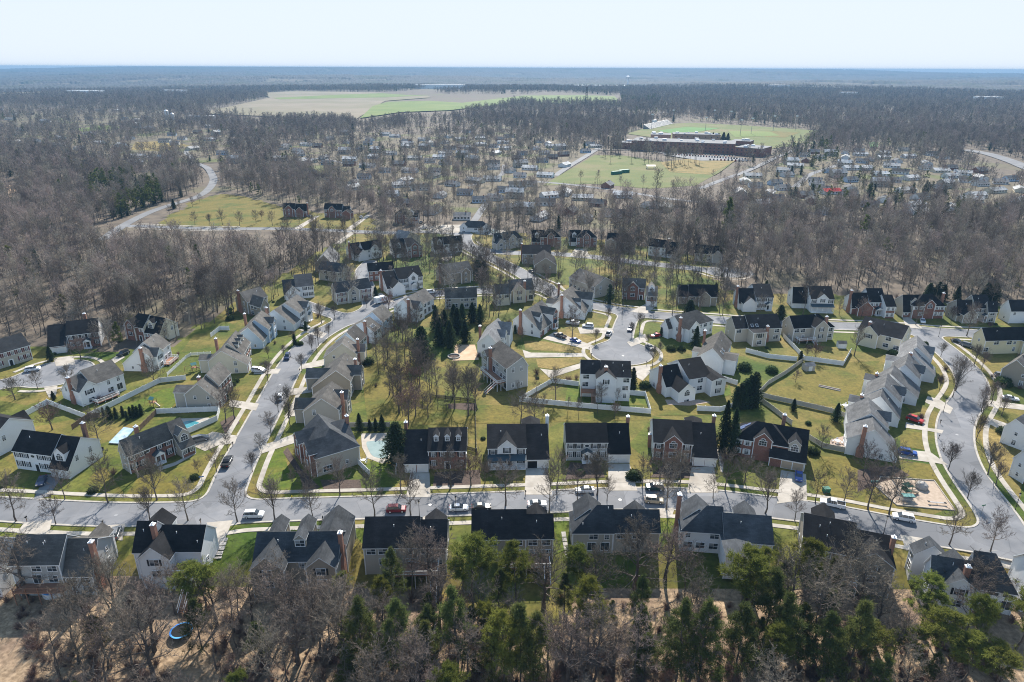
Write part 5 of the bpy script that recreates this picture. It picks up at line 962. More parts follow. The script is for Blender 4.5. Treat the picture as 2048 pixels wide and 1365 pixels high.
def blades(P, D, L, W, rng):
    P, D = np.asarray(P, float), np.asarray(D, float); n = len(P); D = D / (np.linalg.norm(D, axis=1)[:, None] + 1e-9)
    A = np.cross(D, rng.normal(size=(n, 3))); A /= (np.linalg.norm(A, axis=1)[:, None] + 1e-9)
    L = np.broadcast_to(L, n)[:, None]; W = np.broadcast_to(W, n)[:, None]
    Vv = np.stack([P - A * W / 2, P + A * W / 2, P + D * L], 1).reshape(-1, 3); return Vv, np.arange(3 * n).reshape(-1, 3)
def to_mesh(name, parts, mats):
    """parts: list of (verts array, faces list/array, material index)"""
    V_, F_, MI, o = [], [], [], 0
    for v, f, m in parts:
        if len(v) == 0: continue
        V_.append(np.asarray(v, float)); F_ += [tuple(int(i) + o for i in q_) for q_ in f]; MI += [m] * len(f); o += len(v)
    me = bpy.data.meshes.new(name); me.from_pydata(np.concatenate(V_).tolist(), [], F_)
    for m in mats: me.materials.append(M(m))
    me.polygons.foreach_set('material_index', np.array(MI, np.int32)); me.update(); return me
def skeleton(rng, h, cb, r, form, nl, nb, nt, r0, lean=0.0):
    """returns trunk MB, branch MB, twig arrays"""
    tk, br = MB(), MB(); TP, TD, TL = [], [], []
    pts = [np.array([0, 0, -0.3])]; K = 7; off = np.zeros(2); lv = rng.normal(size=2) * lean
    for k in range(1, K + 1):
        off = off + rng.normal(size=2) * h * .010 + lv * h / K; pts.append(np.array([off[0], off[1], h * .86 * k / K]))
    rad = [r0 * (1.25 if k == 0 else 1) * (1 - .86 * k / K) for k in range(K + 1)]
    tk.tube(pts, rad, 7)
    def trunk_at(z):
        t = np.clip(z / (h * .86) * K, 0, K - 1e-3); i = int(t); return pts[i] * (1 - t + i) + pts[i + 1] * (t - i)
    az0 = rng.uniform(0, 2 * PI)
    for i in range(nl):
        s = (i + .5) / nl; z = cb + (h * .84 - cb) * s ** (1.0 if form != 'vase' else 1.5); az = az0 + i * 2.4 + rng.normal() * .25
        if form == 'vase': el, ln = rng.uniform(55, 72), (h - z) * rng.uniform(.72, .98)
        elif form == 'round': el, ln = 18 + 48 * s + rng.normal() * 7, r * (.62 + .6 * math.sin(PI * (.22 + .7 * s))) * rng.uniform(.8, 1.1)
        elif form == 'spread': el, ln = 30 + 30 * s + rng.normal() * 9, r * (1.15 - .55 * s) * rng.uniform(.75, 1.2)
        else: el, ln = 34 + 34 * s + rng.normal() * 9, r * (.75 + .5 * math.sin(PI * (.15 + .75 * s))) * rng.uniform(.75, 1.15)
        el = math.radians(el); d = np.array([math.cos(az) * math.cos(el), math.sin(az) * math.cos(el), math.sin(el)]); p = trunk_at(z); lp = [p]; ld = []
        for k in range(4):
            d = d + rng.normal(size=3) * .13 + np.array([0, 0, .06]); d /= np.linalg.norm(d); p = p + d * ln / 4; lp.append(p); ld.append(d)
        lr = r0 * .36 * (1 - .6 * s) * (ln / max(r, 1)) ** .5; tk.tube(lp, [lr, lr * .78, lr * .56, lr * .36, lr * .14], 4, cap=False)
        for j in range(nb):
            t = .22 + .78 * (j + rng.uniform(0, 1)) / nb; k = min(3, int(t * 4)); q_ = lp[k] + (lp[k + 1] - lp[k]) * (t * 4 - k)
            a = rng.normal(size=3); a -= a.dot(ld[k]) * ld[k]; a /= np.linalg.norm(a) + 1e-9
            bd = ld[k] * rng.uniform(.5, .9) + a * rng.uniform(.6, .95) + np.array([0, 0, .22]); bd /= np.linalg.norm(bd); bl_ = ln * .46 * (1.08 - .6 * t) * rng.uniform(.7, 1.25)
            q1 = q_ + bd * bl_ * .5; bd2 = bd + rng.normal(size=3) * .2 + np.array([0, 0, .1]); bd2 /= np.linalg.norm(bd2); q2 = q1 + bd2 * bl_ * .5
            wr = lr * .34 * (1.1 - .5 * t); br.tube([q_, q1, q2], [wr, wr * .65, wr * .2], 3, cap=False)
            for m in range(nt):
                u = (m + rng.uniform(0, 1)) / nt; pp = q_ + (q1 - q_) * u * 2 if u < .5 else q1 + (q2 - q1) * (u - .5) * 2
                dd = (bd if u < .5 else bd2) * .75 + rng.normal(size=3) * .5 + np.array([0, 0, .25]); TP.append(pp); TD.append(dd); TL.append(bl_ * rng.uniform(.3, .62))
    return tk, br, np.array(TP), np.array(TD), np.array(TL)
def bare_tree(seed, h, cb, r, form, nl, nb, nt, r0, tw, sub=1, lean=0.0, mats=('bark', 'twig')):
    rng = np.random.default_rng(seed); tk, br, TP, TD, TL = skeleton(rng, h, cb, r, form, nl, nb, nt, r0, lean)
    TDn = TD / np.linalg.norm(TD, axis=1)[:, None]; parts = [(np.array(br.v), br.f, 0)]
    v, f = spikes(TP, TDn, TL, tw); parts.append((v, f, 0))
    for s_ in range(sub):
        u = rng.uniform(.25, .85, len(TP))[:, None]; p2 = TP + TDn * TL[:, None] * u; d2 = TDn + rng.normal(size=TDn.shape) * .6
        v, f = spikes(p2, d2, TL * rng.uniform(.35, .7, len(TL)), tw * .7); parts.append((v, f, 0))
    trunk = to_mesh('trunk', [(np.array(tk.v), tk.f, 0)], [mats[0]]); crown = to_mesh('crown', parts, [mats[1]])
    allm = lambda nm: to_mesh(nm, [(np.array(tk.v), tk.f, 0)] + [(a, b, 1) for a, b, _ in parts], mats)
    return trunk, crown, allm
def pine(seed, h, cb, r, nl, ntuft, nbl, mats=('bark', 'pine_needle'), bw=.085, bln=.5, shape='pine', r0=.2, droop=0.0):
    rng = np.random.default_rng(seed); tk = MB(); K = 6; off = np.zeros(2); pts = [np.array([0, 0, -.3])]
    for k in range(1, K + 1): off = off + rng.normal(size=2) * h * .012; pts.append(np.array([off[0], off[1], h * .96 * k / K]))
    tk.tube(pts, [r0 * (1 - .88 * k / K) for k in range(K + 1)], 6)
    P, D = [], []
    for i in range(nl):
        s = (i + rng.uniform(.2, .8)) / nl; z = cb + (h * .97 - cb) * s; az = rng.uniform(0, 2 * PI)
        prof = (math.sin(PI * min(1, .25 + .72 * s)) * (.75 + .5 * rng.random())) if shape == 'pine' else (1 - s) ** .8 * (.85 + .3 * rng.random()) + .06
        ln = r * prof; t = z / (h * .96) * K; k = min(K - 1, int(t)); p = pts[k] + (pts[k + 1] - pts[k]) * (t - k)
        el = math.radians(rng.uniform(5, 32) + 22 * s - droop); d = np.array([math.cos(az) * math.cos(el), math.sin(az) * math.cos(el), math.sin(el)]); e = p + d * ln
        tk.tube([p, p + d * ln * .5 + [0, 0, ln * .03], e], [r0 * .22, r0 * .13, r0 * .04], 3, cap=False)
        for j in range(ntuft):
            u = .3 + .7 * math.sqrt(rng.random()); c = p + (e - p) * u + rng.normal(size=3) * ln * .16 * np.array([1, 1, .55])
            n = nbl; dd = rng.normal(size=(n, 3)) + d * .6 + np.array([0, 0, .5]); P.append(np.repeat(c[None], n, 0) + rng.normal(size=(n, 3)) * .16); D.append(dd)
    P, D = np.concatenate(P), np.concatenate(D); v, f = blades(P, D, rng.uniform(.6, 1.2, len(P)) * bln, bw, rng)
    trunk = to_mesh('trunk', [(np.array(tk.v), tk.f, 0)], [mats[0]]); crown = to_mesh('crown', [(v, f, 0)], [mats[1]])
    allm = lambda nm: to_mesh(nm, [(np.array(tk.v), tk.f, 0), (v, f, 1)], mats)
    return trunk, crown, allm
def cone_tree(seed, h, r, n, bl_, mats=('bark', 'conifer'), power=.85, inner=.52, base=.25):
    rng = np.random.default_rng(seed); s = rng.random(n) ** .8 * .98; lump = 1 + .16 * np.sin(s * 40 + rng.uniform(0, 6)) + .14 * np.sin(rng.uniform(0, 2 * PI, n))
    az = rng.uniform(0, 2 * PI, n); rr = r * (1 - s) ** power * (.5 + .78 * rng.random(n) ** 1.3) * (1 + .14 * np.sin(az * 3 + seed) + .1 * np.sin(s * 23 + az * 2)); z = base + (h - base) * s
    P = np.stack([rr * np.cos(az), rr * np.sin(az), z], 1); D = np.stack([np.cos(az), np.sin(az), rng.uniform(-.5, .7, n)], 1) + rng.normal(size=(n, 3)) * .35
    v, f = blades(P, D, bl_ * rng.uniform(.6, 1.3, n) * (1.15 - .6 * s), bl_ * .5, rng)
    ic = MB(); K = 9; prev = None
    for k in range(6):
        sz = k / 6; R_ = r * inner * (1 - sz) ** power; ring_ = [(R_ * math.cos(2 * PI * i / K) * rng.uniform(.8, 1.1), R_ * math.sin(2 * PI * i / K) * rng.uniform(.8, 1.1), base + (h * .93 - base) * sz) for i in range(K)]
        if prev: 
            for i in range(K): ic.face([prev[i], prev[(i + 1) % K], ring_[(i + 1) % K], ring_[i]])
        prev = ring_
    for i in range(K): ic.face([prev[i], prev[(i + 1) % K], (0, 0, h * .95)])
    tk = MB(); tk.tube([(0, 0, -.3), (0, 0, h * .5)], [.14, .05], 6)
    trunk = to_mesh('trunk', [(np.array(tk.v), tk.f, 0)], [mats[0]]); crown = to_mesh('crown', [(v, f, 0), (np.array(ic.v), ic.f, 0)], [mats[1]])
    allm = lambda nm: to_mesh(nm, [(np.array(tk.v), tk.f, 0), (v, f, 1), (np.array(ic.v), ic.f, 1)], mats)
    return trunk, crown, allm
def bush(seed, h, r, n, kind):
    rng = np.random.default_rng(seed)
    if kind == 'bare':
        az = rng.uniform(0, 2 * PI, n); el = rng.uniform(.5, 1.5, n); D = np.stack([np.cos(az) * np.cos(el), np.sin(az) * np.cos(el), np.sin(el)], 1); P0 = np.stack([rng.normal(size=n) * r * .12, rng.normal(size=n) * r * .12, np.zeros(n)], 1)
        L = h * rng.uniform(.6, 1.1, n) * (.7 + .3 * np.sin(el)); v, f = spikes(P0, D, L, .035); u = rng.uniform(.35, .9, (3 * n, 1)); ii = np.tile(np.arange(n), 3)
        v2, f2 = spikes(P0[ii] + D[ii] * L[ii][:, None] * u, D[ii] + rng.normal(size=(3 * n, 3)) * .55, L[ii] * rng.uniform(.2, .5, 3 * n), .02)
        return to_mesh('bush', [(v, f, 0), (v2, f2, 0)], ['twig_red'])
    d = rng.normal(size=(n, 3)); d /= np.linalg.norm(d, axis=1)[:, None]; d[:, 2] = np.abs(d[:, 2]) * 1.0 - .1; P = d * np.array([r, r, h * .8]) * (.62 + .38 * rng.random(n))[:, None] + [0, 0, h * .15]
    v, f = blades(P, d + rng.normal(size=(n, 3)) * .5, .3, .2, rng); ic = bmesh.new(); bmesh.ops.create_icosphere(ic, subdivisions=2, radius=1.0)
    iv = np.array([q_.co[:] for q_ in ic.verts]) * np.array([r * .72, r * .72, h * .6]) + [0, 0, h * .3]; iff = [[q_.index for q_ in f_.verts] for f_ in ic.faces]; ic.free()
    return to_mesh('bush', [(v, f, 0), (iv, iff, 0)], ['shrub_leaf'])
# prototypes (unit sizes: height given, scaled when placed)
ST = [bare_tree(s, 8.0, 2.0, 2.7, fm, 19, 9, 9, .13, .019, 1) for s, fm in ((1, 'round'), (2, 'round'), (3, 'oval'), (4, 'oval'), (5, 'vase'), (6, 'vase'))]
ORN = [bare_tree(s, 5.0, .9, 3.0, 'spread', 16, 9, 11, .12, .018, 1, mats=('bark', m)) for s, m in ((11, 'twig'), (12, 'twig'), (13, 'twig_red'))]
FO = [bare_tree(20 + s, 19.0, cb, 4.6, fm, 18, 8, 10, .22, .027, 1, .02) for s, cb, fm in ((1, 6.0, 'oval'), (2, 7.5, 'oval'), (3, 5.0, 'spread'), (4, 8.5, 'oval'), (5, 6, 'spread'))]
BIG = [bare_tree(31, 17.0, 5.0, 6.2, 'spread', 22, 9, 11, .36, .03, 1), bare_tree(32, 17.0, 4.0, 7.0, 'spread', 22, 9, 11, .38, .03, 1)]
PALE = [bare_tree(41, 18.0, 4.5, 6.5, 'spread', 20, 9, 7, .4, .028, 1, mats=('bark_pale', 'twig_pale'))]
SAP = [bare_tree(50 + s, 6.5, 2.0, 1.6, 'oval', 11, 5, 5, .055, .014, 1, .05, mats=('bark', m)) for s, m in ((1, 'twig'), (2, 'twig_red'), (3, 'twig'))]
PI1 = [pine(60 + s, 17.0, cb, 3.2, 38, 12, 24, bw=.095, bln=.58, r0=.19) for s, cb in ((1, 9.0), (2, 7.5), (3, 10.0))]
PI2 = [pine(70 + s, 13.0, 2.6, 2.9, 44, 10, 20, mats=('bark', 'pine_dark'), bw=.085, bln=.5, shape='cone', r0=.15) for s in (1, 2, 3)]
CON = [cone_tree(81, 9.0, 2.3, 2600, .55), cone_tree(82, 9.0, 2.0, 2400, .5), cone_tree(83, 9.0, 2.6, 2600, .6, power=.6)]
ARB = [cone_tree(85, 4.0, .75, 1100, .26, power=.6, inner=.75, base=.05), cone_tree(86, 4.0, .85, 1100, .28, power=.55, inner=.75, base=.05)]
BUSH = [bush(91, 1.2, 1.0, 420, 'green'), bush(92, 1.2, 1.1, 420, 'green')]; BBUSH = [bush(93, 2.2, 1.3, 90, 'bare'), bush(94, 2.0, 1.5, 90, 'bare')]
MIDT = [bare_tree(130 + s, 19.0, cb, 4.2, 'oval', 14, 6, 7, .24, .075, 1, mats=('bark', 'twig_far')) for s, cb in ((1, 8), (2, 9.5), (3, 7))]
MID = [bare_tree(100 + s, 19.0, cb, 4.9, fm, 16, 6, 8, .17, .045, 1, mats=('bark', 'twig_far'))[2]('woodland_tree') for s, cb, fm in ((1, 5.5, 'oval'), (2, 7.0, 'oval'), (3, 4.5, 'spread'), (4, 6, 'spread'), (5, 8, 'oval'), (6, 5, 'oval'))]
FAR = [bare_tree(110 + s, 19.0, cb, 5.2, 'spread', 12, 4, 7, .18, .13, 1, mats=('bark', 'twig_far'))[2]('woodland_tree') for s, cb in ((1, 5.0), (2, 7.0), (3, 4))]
PFAR = [pine(121, 17, 6, 3.3, 16, 4, 9, mats=('bark', 'pine_dark'), bw=.5, bln=1.1)[2]('woodland_pine'), cone_tree(122, 13, 3.0, 380, 1.3)[2]('woodland_conifer'), pine(123, 17, 3, 3.3, 18, 4, 9, mats=('bark', 'pine_dark'), bw=.5, bln=1.1, shape='cone')[2]('woodland_pine')]
TREES = []
def plant(name, pr, h0, loc, h, label, cat='tree', group=None, wide=1.0, rz=None):
    s = h / h0; o = thing(name, label, cat, loc, rz if rz is not None else random.uniform(0, 6.28), group); o.scale = (s * wide, s * wide, s)
    link('trunk', pr[0], o); link('crown', pr[1], o); TREES.append((o, loc)); return o
def near_house(p):
    best = min(HOUSES, key=lambda q_: (q_[2] - p).length - q_[3]); return best
STOPW = {'a', 'an', 'the', 'with', 'and', 'of', 'on', 'at', 'in', 'its', 'by', 'to', 'behind', 'beside', 'over', 'left', 'right', 'under', 'from', 'for', 'between', 'whose', 'inside', 'above', 'below', 'near', 'before', 'next', 'off', 'their', 'white', 'one', 'brick', 'dark', 'small', 'two', 'blue', 'bare', 'tall', 'single', 'long', 'red'}
def short(label, n=7):
    w_ = label.split()[:n]
    while len(w_) > 3 and w_[-1] in STOPW: w_.pop()
    return ' '.join(w_)
def relabel(group, head, prep, tails=True):
    by = {}
    for o, loc in TREES:
        if o.get('group') == group and o.get('label', '').startswith('@'): by.setdefault(near_house(loc)[1], []).append(o)
    for lab, os_ in by.items():
        os_.sort(key=lambda o: W2P(o.location.x, o.location.y)[0]); sh = short(lab)
        for i, o in enumerate(os_): o['label'] = f'{head} {prep} the {sh}' + (f', {ORDW[i]} from left' if tails and len(os_) > 1 and i < 12 else ''); o['group'] = group + ' ' + prep + ' the ' + sh
ORDW = ('first', 'second', 'third', 'fourth', 'fifth', 'sixth', 'seventh', 'eighth', 'ninth', 'tenth', 'eleventh', 'twelfth', 'thirteenth', 'fourteenth', 'fifteenth', 'sixteenth', 'seventeenth', 'eighteenth')
# ---- street and garden trees one by one: foot x, foot y, top y in the photograph
def rows(s): return [tuple(int(v) for v in t.split(',')) for t in s.split()]
ROWS = [
 ('bare street tree at the main street left end', rows('33,1043,943 112,1049,990 130,1000,935 217,1006,905 314,1000,918 301,1044,975 376,1042,965'), 'near'),
 ('bare street tree at the corner of the hill street', rows('475,1044,968 434,945,897 456,902,868 505,945,905 522,907,870 542,870,828'), 'near'),
 ('bare street tree below the corner brick house', rows('550,1040,958 625,1040,975 680,992,922 749,1034,925 803,987,915 822,1031,950'), 'near'),
 ('bare street tree along the middle of the main street', rows('1011,1012,930 1098,1027,935 1115,977,905 1155,1010,938 1194,990,905 1214,1002,958 1284,975,915 1333,1020,945 1359,970,905'), 'near'),
 ('bare street tree before the right brick houses', rows('1426,997,950 1450,980,905 1530,1027,925 1589,1042,985 1631,1007,945 1686,1010,945'), 'near'),
 ('bare street tree along the playground', rows('1736,1020,915 1778,1030,950 1898,1090,1020 1981,1104,1030'), 'near'),
 ('spreading bare street tree along the curving street', rows('1895,940,885 1935,997,945 1951,882,830 1975,951,885 1991,972,925 1963,835,800 2003,832,792 1881,715,685 1911,782,710 1905,795,745 1948,731,690 1962,742,703 1963,825,775 1981,808,762 1878,782,750'), 'vase'),
 ('bare street tree on the hill street verge', rows('624,707,668 637,692,655 604,742,708 536,765,722 537,717,692 568,715,690 587,687,662 557,825,787 579,832,772 581,852,803 643,647,605 669,640,612 658,675,650 734,615,592'), 'vase'),
 ('bare street tree round the middle court', rows('1216,644,617 1279,660,626 1264,672,645 1191,685,658 1305,732,692 1319,710,684 1295,692,668'), 'vase'),
 ('bare street tree on the back street verge', rows('1246,612,572 1306,625,585 1344,630,585 1369,625,587 1399,628,582 1445,632,588 1178,612,545 1118,587,548 1096,580,545 1086,595,552 1069,566,538 1006,549,520 1016,555,524 1029,557,527 995,541,516 1056,555,514 958,517,475 977,525,492 1613,717,690 1831,650,607 1933,672,614 1902,647,612 1678,630,602 1500,618,590'), 'near'),
 ('small bare tree along the upper street', rows('390,450,425 420,452,428 445,450,422 480,452,425 512,448,422 545,452,424 575,450,430 600,450,428 625,455,432 665,452,425 690,456,430 720,452,428 745,455,435 765,452,432 860,462,440 880,470,452 905,468,452 815,452,440 340,432,412 360,422,402 385,414,394 400,406,388'), 'near')]
for lab, pts, kind in ROWS:
    for i, (bx, by, ty) in enumerate(pts):
        p = GT(bx, by); h = min(12.5, max(3.0, px_height(bx, by, ty))); pr = random.choice(ST[4:] if kind == 'vase' else ST[:4] if random.random() < .85 else ST[4:])
        nb_ = near_house(p)
        plant('street_tree', pr, 8.0, p, h, f'{lab}, {ORDW[i]} from the {"left" if pts[0][0] < pts[-1][0] else "right"}' if i < 12 else f'{lab} by the {short(nb_[1], 6)}', group='street trees', wide=random.uniform(.9, 1.15))
GARDEN = [('pale barked multi stemmed tree before the angled brick corner house', 277, 955, 880, 'PALE', 1.0), ('bare tree between the corner brick house drive and lawn', 397, 945, 922, 'ORN', .8), ('rounded bare ornamental tree by the hipped corner house', 620, 975, 928, 'ORN', 1), ('small bare sapling on the bright green corner lawn', 587, 972, 945, 'ORN', .7),
 ('large round grey ornamental tree hiding the three dormer house', 902, 975, 908, 'ORN', 1.05), ('reddish round tree right of the three dormer house', 942, 972, 912, 'ORNR', 1.0), ('bare ornamental tree left of the porch house', 970, 965, 922, 'ORN', .9), ('bare ornamental tree before the arched gable brick house', 1320, 962, 908, 'ORN', 1.0), ('bare round tree in front of the house with solar panels', 1489, 965, 918, 'ORN', 1.1), ('second bare round tree in the bed before the arched gable house', 1355, 960, 908, 'ORN', 1.0),
 ('upright bare pear tree right of the solar panel house', 1639, 910, 855, 'ST', .8), ('grey bare tree left of the playground chips', 1726, 952, 890, 'ST', 1.2), ('dark bare tree behind the playground', 1781, 957, 892, 'ST', 1.2), ('young thin tree on the lawn above the playground', 1865, 952, 928, 'SAP', 1.0), ('tall bare tree in the middle common lawn left of centre', 811, 729, 640, 'FO', .9), ('twin stemmed bare tree on the middle common', 792, 697, 652, 'FO', .9), ('ivy clad dark tree on the middle common', 822, 725, 655, 'FO', 1),
 ('broad reddish bare tree on the middle common', 827, 790, 735, 'ORNR', 1.1), ('bare tree right of the reddish broad tree on the common', 862, 805, 722, 'FO', 1.0), ('tall fan shaped bare tree left of its twin on the common', 909, 818, 735, 'VASE', 1.0), ('tall fan shaped bare tree right of its twin on the common', 937, 832, 735, 'VASE', 1.0), ('reddish bare bushy tree above the pool conifers', 817, 850, 780, 'ORNR', 1.0), ('huge pale sycamore in the upper middle', 904, 615, 520, 'PALE', 1.0),
 ('large dark bare tree inside the white fence by the red deck', 1111, 802, 735, 'BIG', .85), ('bare tree behind the long white fence', 1042, 842, 790, 'ORN', 1.0), ('second bare tree behind the long white fence', 1070, 845, 795, 'ORN', 1.0), ('small bare shrub tree before the white fence', 1229, 835, 808, 'ORNR', .9), ('large bare tree beside the white fence on the right lawn', 1708, 712, 650, 'BIG', .8), ('small crooked tree with dark mulch on the right lawn', 1591, 765, 742, 'ORN', .8), ('round bare tree inside the right white fence', 1630, 722, 690, 'ORNR', .9), ('bare tree behind the truck court houses', 1144, 678, 618, 'ST', 1.1),
 ('bare tree on the fenced lawn by the left deck house', 310, 770, 722, 'ORN', .9), ('bare round tree on the left court', 162, 722, 680, 'ORN', 1.0), ('bare round tree on the left court island', 75, 778, 745, 'ORN', .9), ('bare tree on the left court verge below the deck house', 140, 770, 735, 'ORN', .8), ('bare tree by the brick house drive in the left wood edge', 222, 693, 650, 'ST', 1.0), ('leafless bush tree by the fenced left lawn', 30, 800, 760, 'ORN', 1.1), ('brown bushy bare tree behind the oval window house', 105, 860, 815, 'ORNR', 1.2), ('bare tree behind the blue covered patio', 200, 890, 820, 'ST', 1.2), ('bare tree on the corner by the fenced pool', 452, 845, 780, 'ST', 1.1), ('second bare tree on the corner by the fenced pool', 470, 838, 775, 'ST', 1.0), ('tall bare tree beside the sunroom house', 880, 690, 625, 'FO', 1.0)]
for lab, bx, by, ty, k, wd in GARDEN:
    p = GT(bx, by); h = px_height(bx, by, ty); pr, h0 = {'PALE': (PALE[0], 18), 'ORN': (random.choice(ORN[:2]), 5.0), 'ORNR': (ORN[2], 5.0), 'ST': (random.choice(ST[:4]), 8.0), 'FO': (random.choice(FO), 19.0), 'VASE': (ST[4], 8.0), 'BIG': (random.choice(BIG), 17.0), 'SAP': (SAP[0], 6.5)}[k]
    plant('garden_tree', pr, h0, p, h, lab, group='bare garden trees', wide=wd)
EVER = [('CON', rows('872,662,610 890,676,620 908,652,608 925,657,607 945,645,605 960,648,608 900,695,640 930,685,640 915,668,615 880,690,635'), 'dark green conifer in the thick clump by the fire pit house', 'dark conifers in the middle'), ('CONW', rows('845,722,652'), 'ivy covered black green tree left of the conifer clump', None),
 ('CON', rows('720,862,826 740,862,838 752,862,836 765,862,829'), 'green conifer in the row behind the covered pool', 'conifers behind the covered pool'), ('CONW', rows('795,925,845'), 'wide dark evergreen tree right of the covered pool', None), ('ARB', rows('208,834,815 219,836,812 222,838,814 233,837,815 247,834,812 255,841,822 262,835,813 270,836,810 276,834,812 283,830,808'), 'narrow arborvitae in the planted row behind the left fences', 'arborvitae row'),
 ('ARB', rows('1470,816,772 1478,818,765 1487,816,757 1496,814,750 1505,812,744'), 'tall dark arborvitae in the hedge row by the right fences', 'arborvitae hedge by the right fences'), ('CED', rows('1444,905,800'), 'tall dark cedar right of the arched gable brick house', None), ('CED', rows('1462,910,815'), 'shorter dark cedar left of the solar panel house', None), ('ARB', rows('1600,724,702'), 'single dark arborvitae by the white shed', None), ('CON', rows('1586,822,797'), 'small dark spruce by the right fence', None), ('CON', rows('1671,843,806'), 'blue green spruce by the right lawn corner', None),
 ('ARB', rows('1840,757,730 1848,757,732'), 'twin arborvitae before the white gable on the curve', 'twin arborvitae'), ('CONW', rows('1855,600,566 1872,602,564 1882,600,568'), 'big dark evergreen behind the arched window house', 'evergreens behind the upper row'), ('CONW', rows('1970,602,565 1985,605,566'), 'big dark evergreen behind the beige stepped house', 'evergreens behind the upper row'), ('CON', rows('1912,605,572'), 'dark spruce behind the upper right row', None), ('CON', rows('1391,694,652'), 'green conical spruce beside the hipped court house', None), ('ARB', rows('1265,780,735'), 'columnar dark arborvitae right of the red deck house', None), ('ARB', rows('1322,673,655 1030,668,650 1012,690,668'), 'small dark columnar evergreen by a court house wall', 'columnar evergreens by the court'),
 ('CON', rows('103,722,692'), 'dark round topped evergreen left of the twin garage doors', None), ('CON', rows('108,800,782'), 'dark shrub tree left of the chimney deck house', None), ('CON', rows('752,600,572 835,578,560'), 'dark conifer beside an upper middle house', 'upper middle conifers'), ('PI2', rows('1452,480,395 1245,455,422 1190,445,420'), 'tall green pine among the grey woods above the court', 'pines in the grey woods'), ('CONW', rows('955,558,520 968,556,522'), 'broad evergreen behind the brown house', 'broad evergreens by the diagonal street'), ('ARB', rows('590,690,668 612,662,642 455,800,778'), 'columnar evergreen at a front door on the hill street', 'columnar evergreens on the hill street'),
 ('CON', rows('348,418,398'), 'dark evergreen beside the left road', None), ('CONW', rows('1378,640,600 1560,640,610'), 'dark evergreen under the grey trees', 'dark evergreens'), ('CON', rows('1215,580,553 1430,595,565 1375,600,572 1530,590,560'), 'dim evergreen at the wood edge behind the upper row', 'wood edge evergreens')]
for k, pts, lab, grp in EVER:
    for i, (bx, by, ty) in enumerate(pts):
        p = GT(bx, by); h = px_height(bx, by, ty); pr, h0, wd = {'CON': (random.choice(CON[:2]), 9.0, 1.0), 'CONW': (CON[2], 9.0, 1.1), 'CED': (CON[1], 9.0, .62), 'ARB': (random.choice(ARB), 4.0, 1.0), 'PI2': (random.choice(PI2), 13.0, .8)}[k]
        plant('evergreen_tree', pr, h0, p, h, lab if len(pts) == 1 else f'{lab}, {ORDW[i]} of {len(pts)}', group=grp, wide=wd * random.uniform(.9, 1.1))
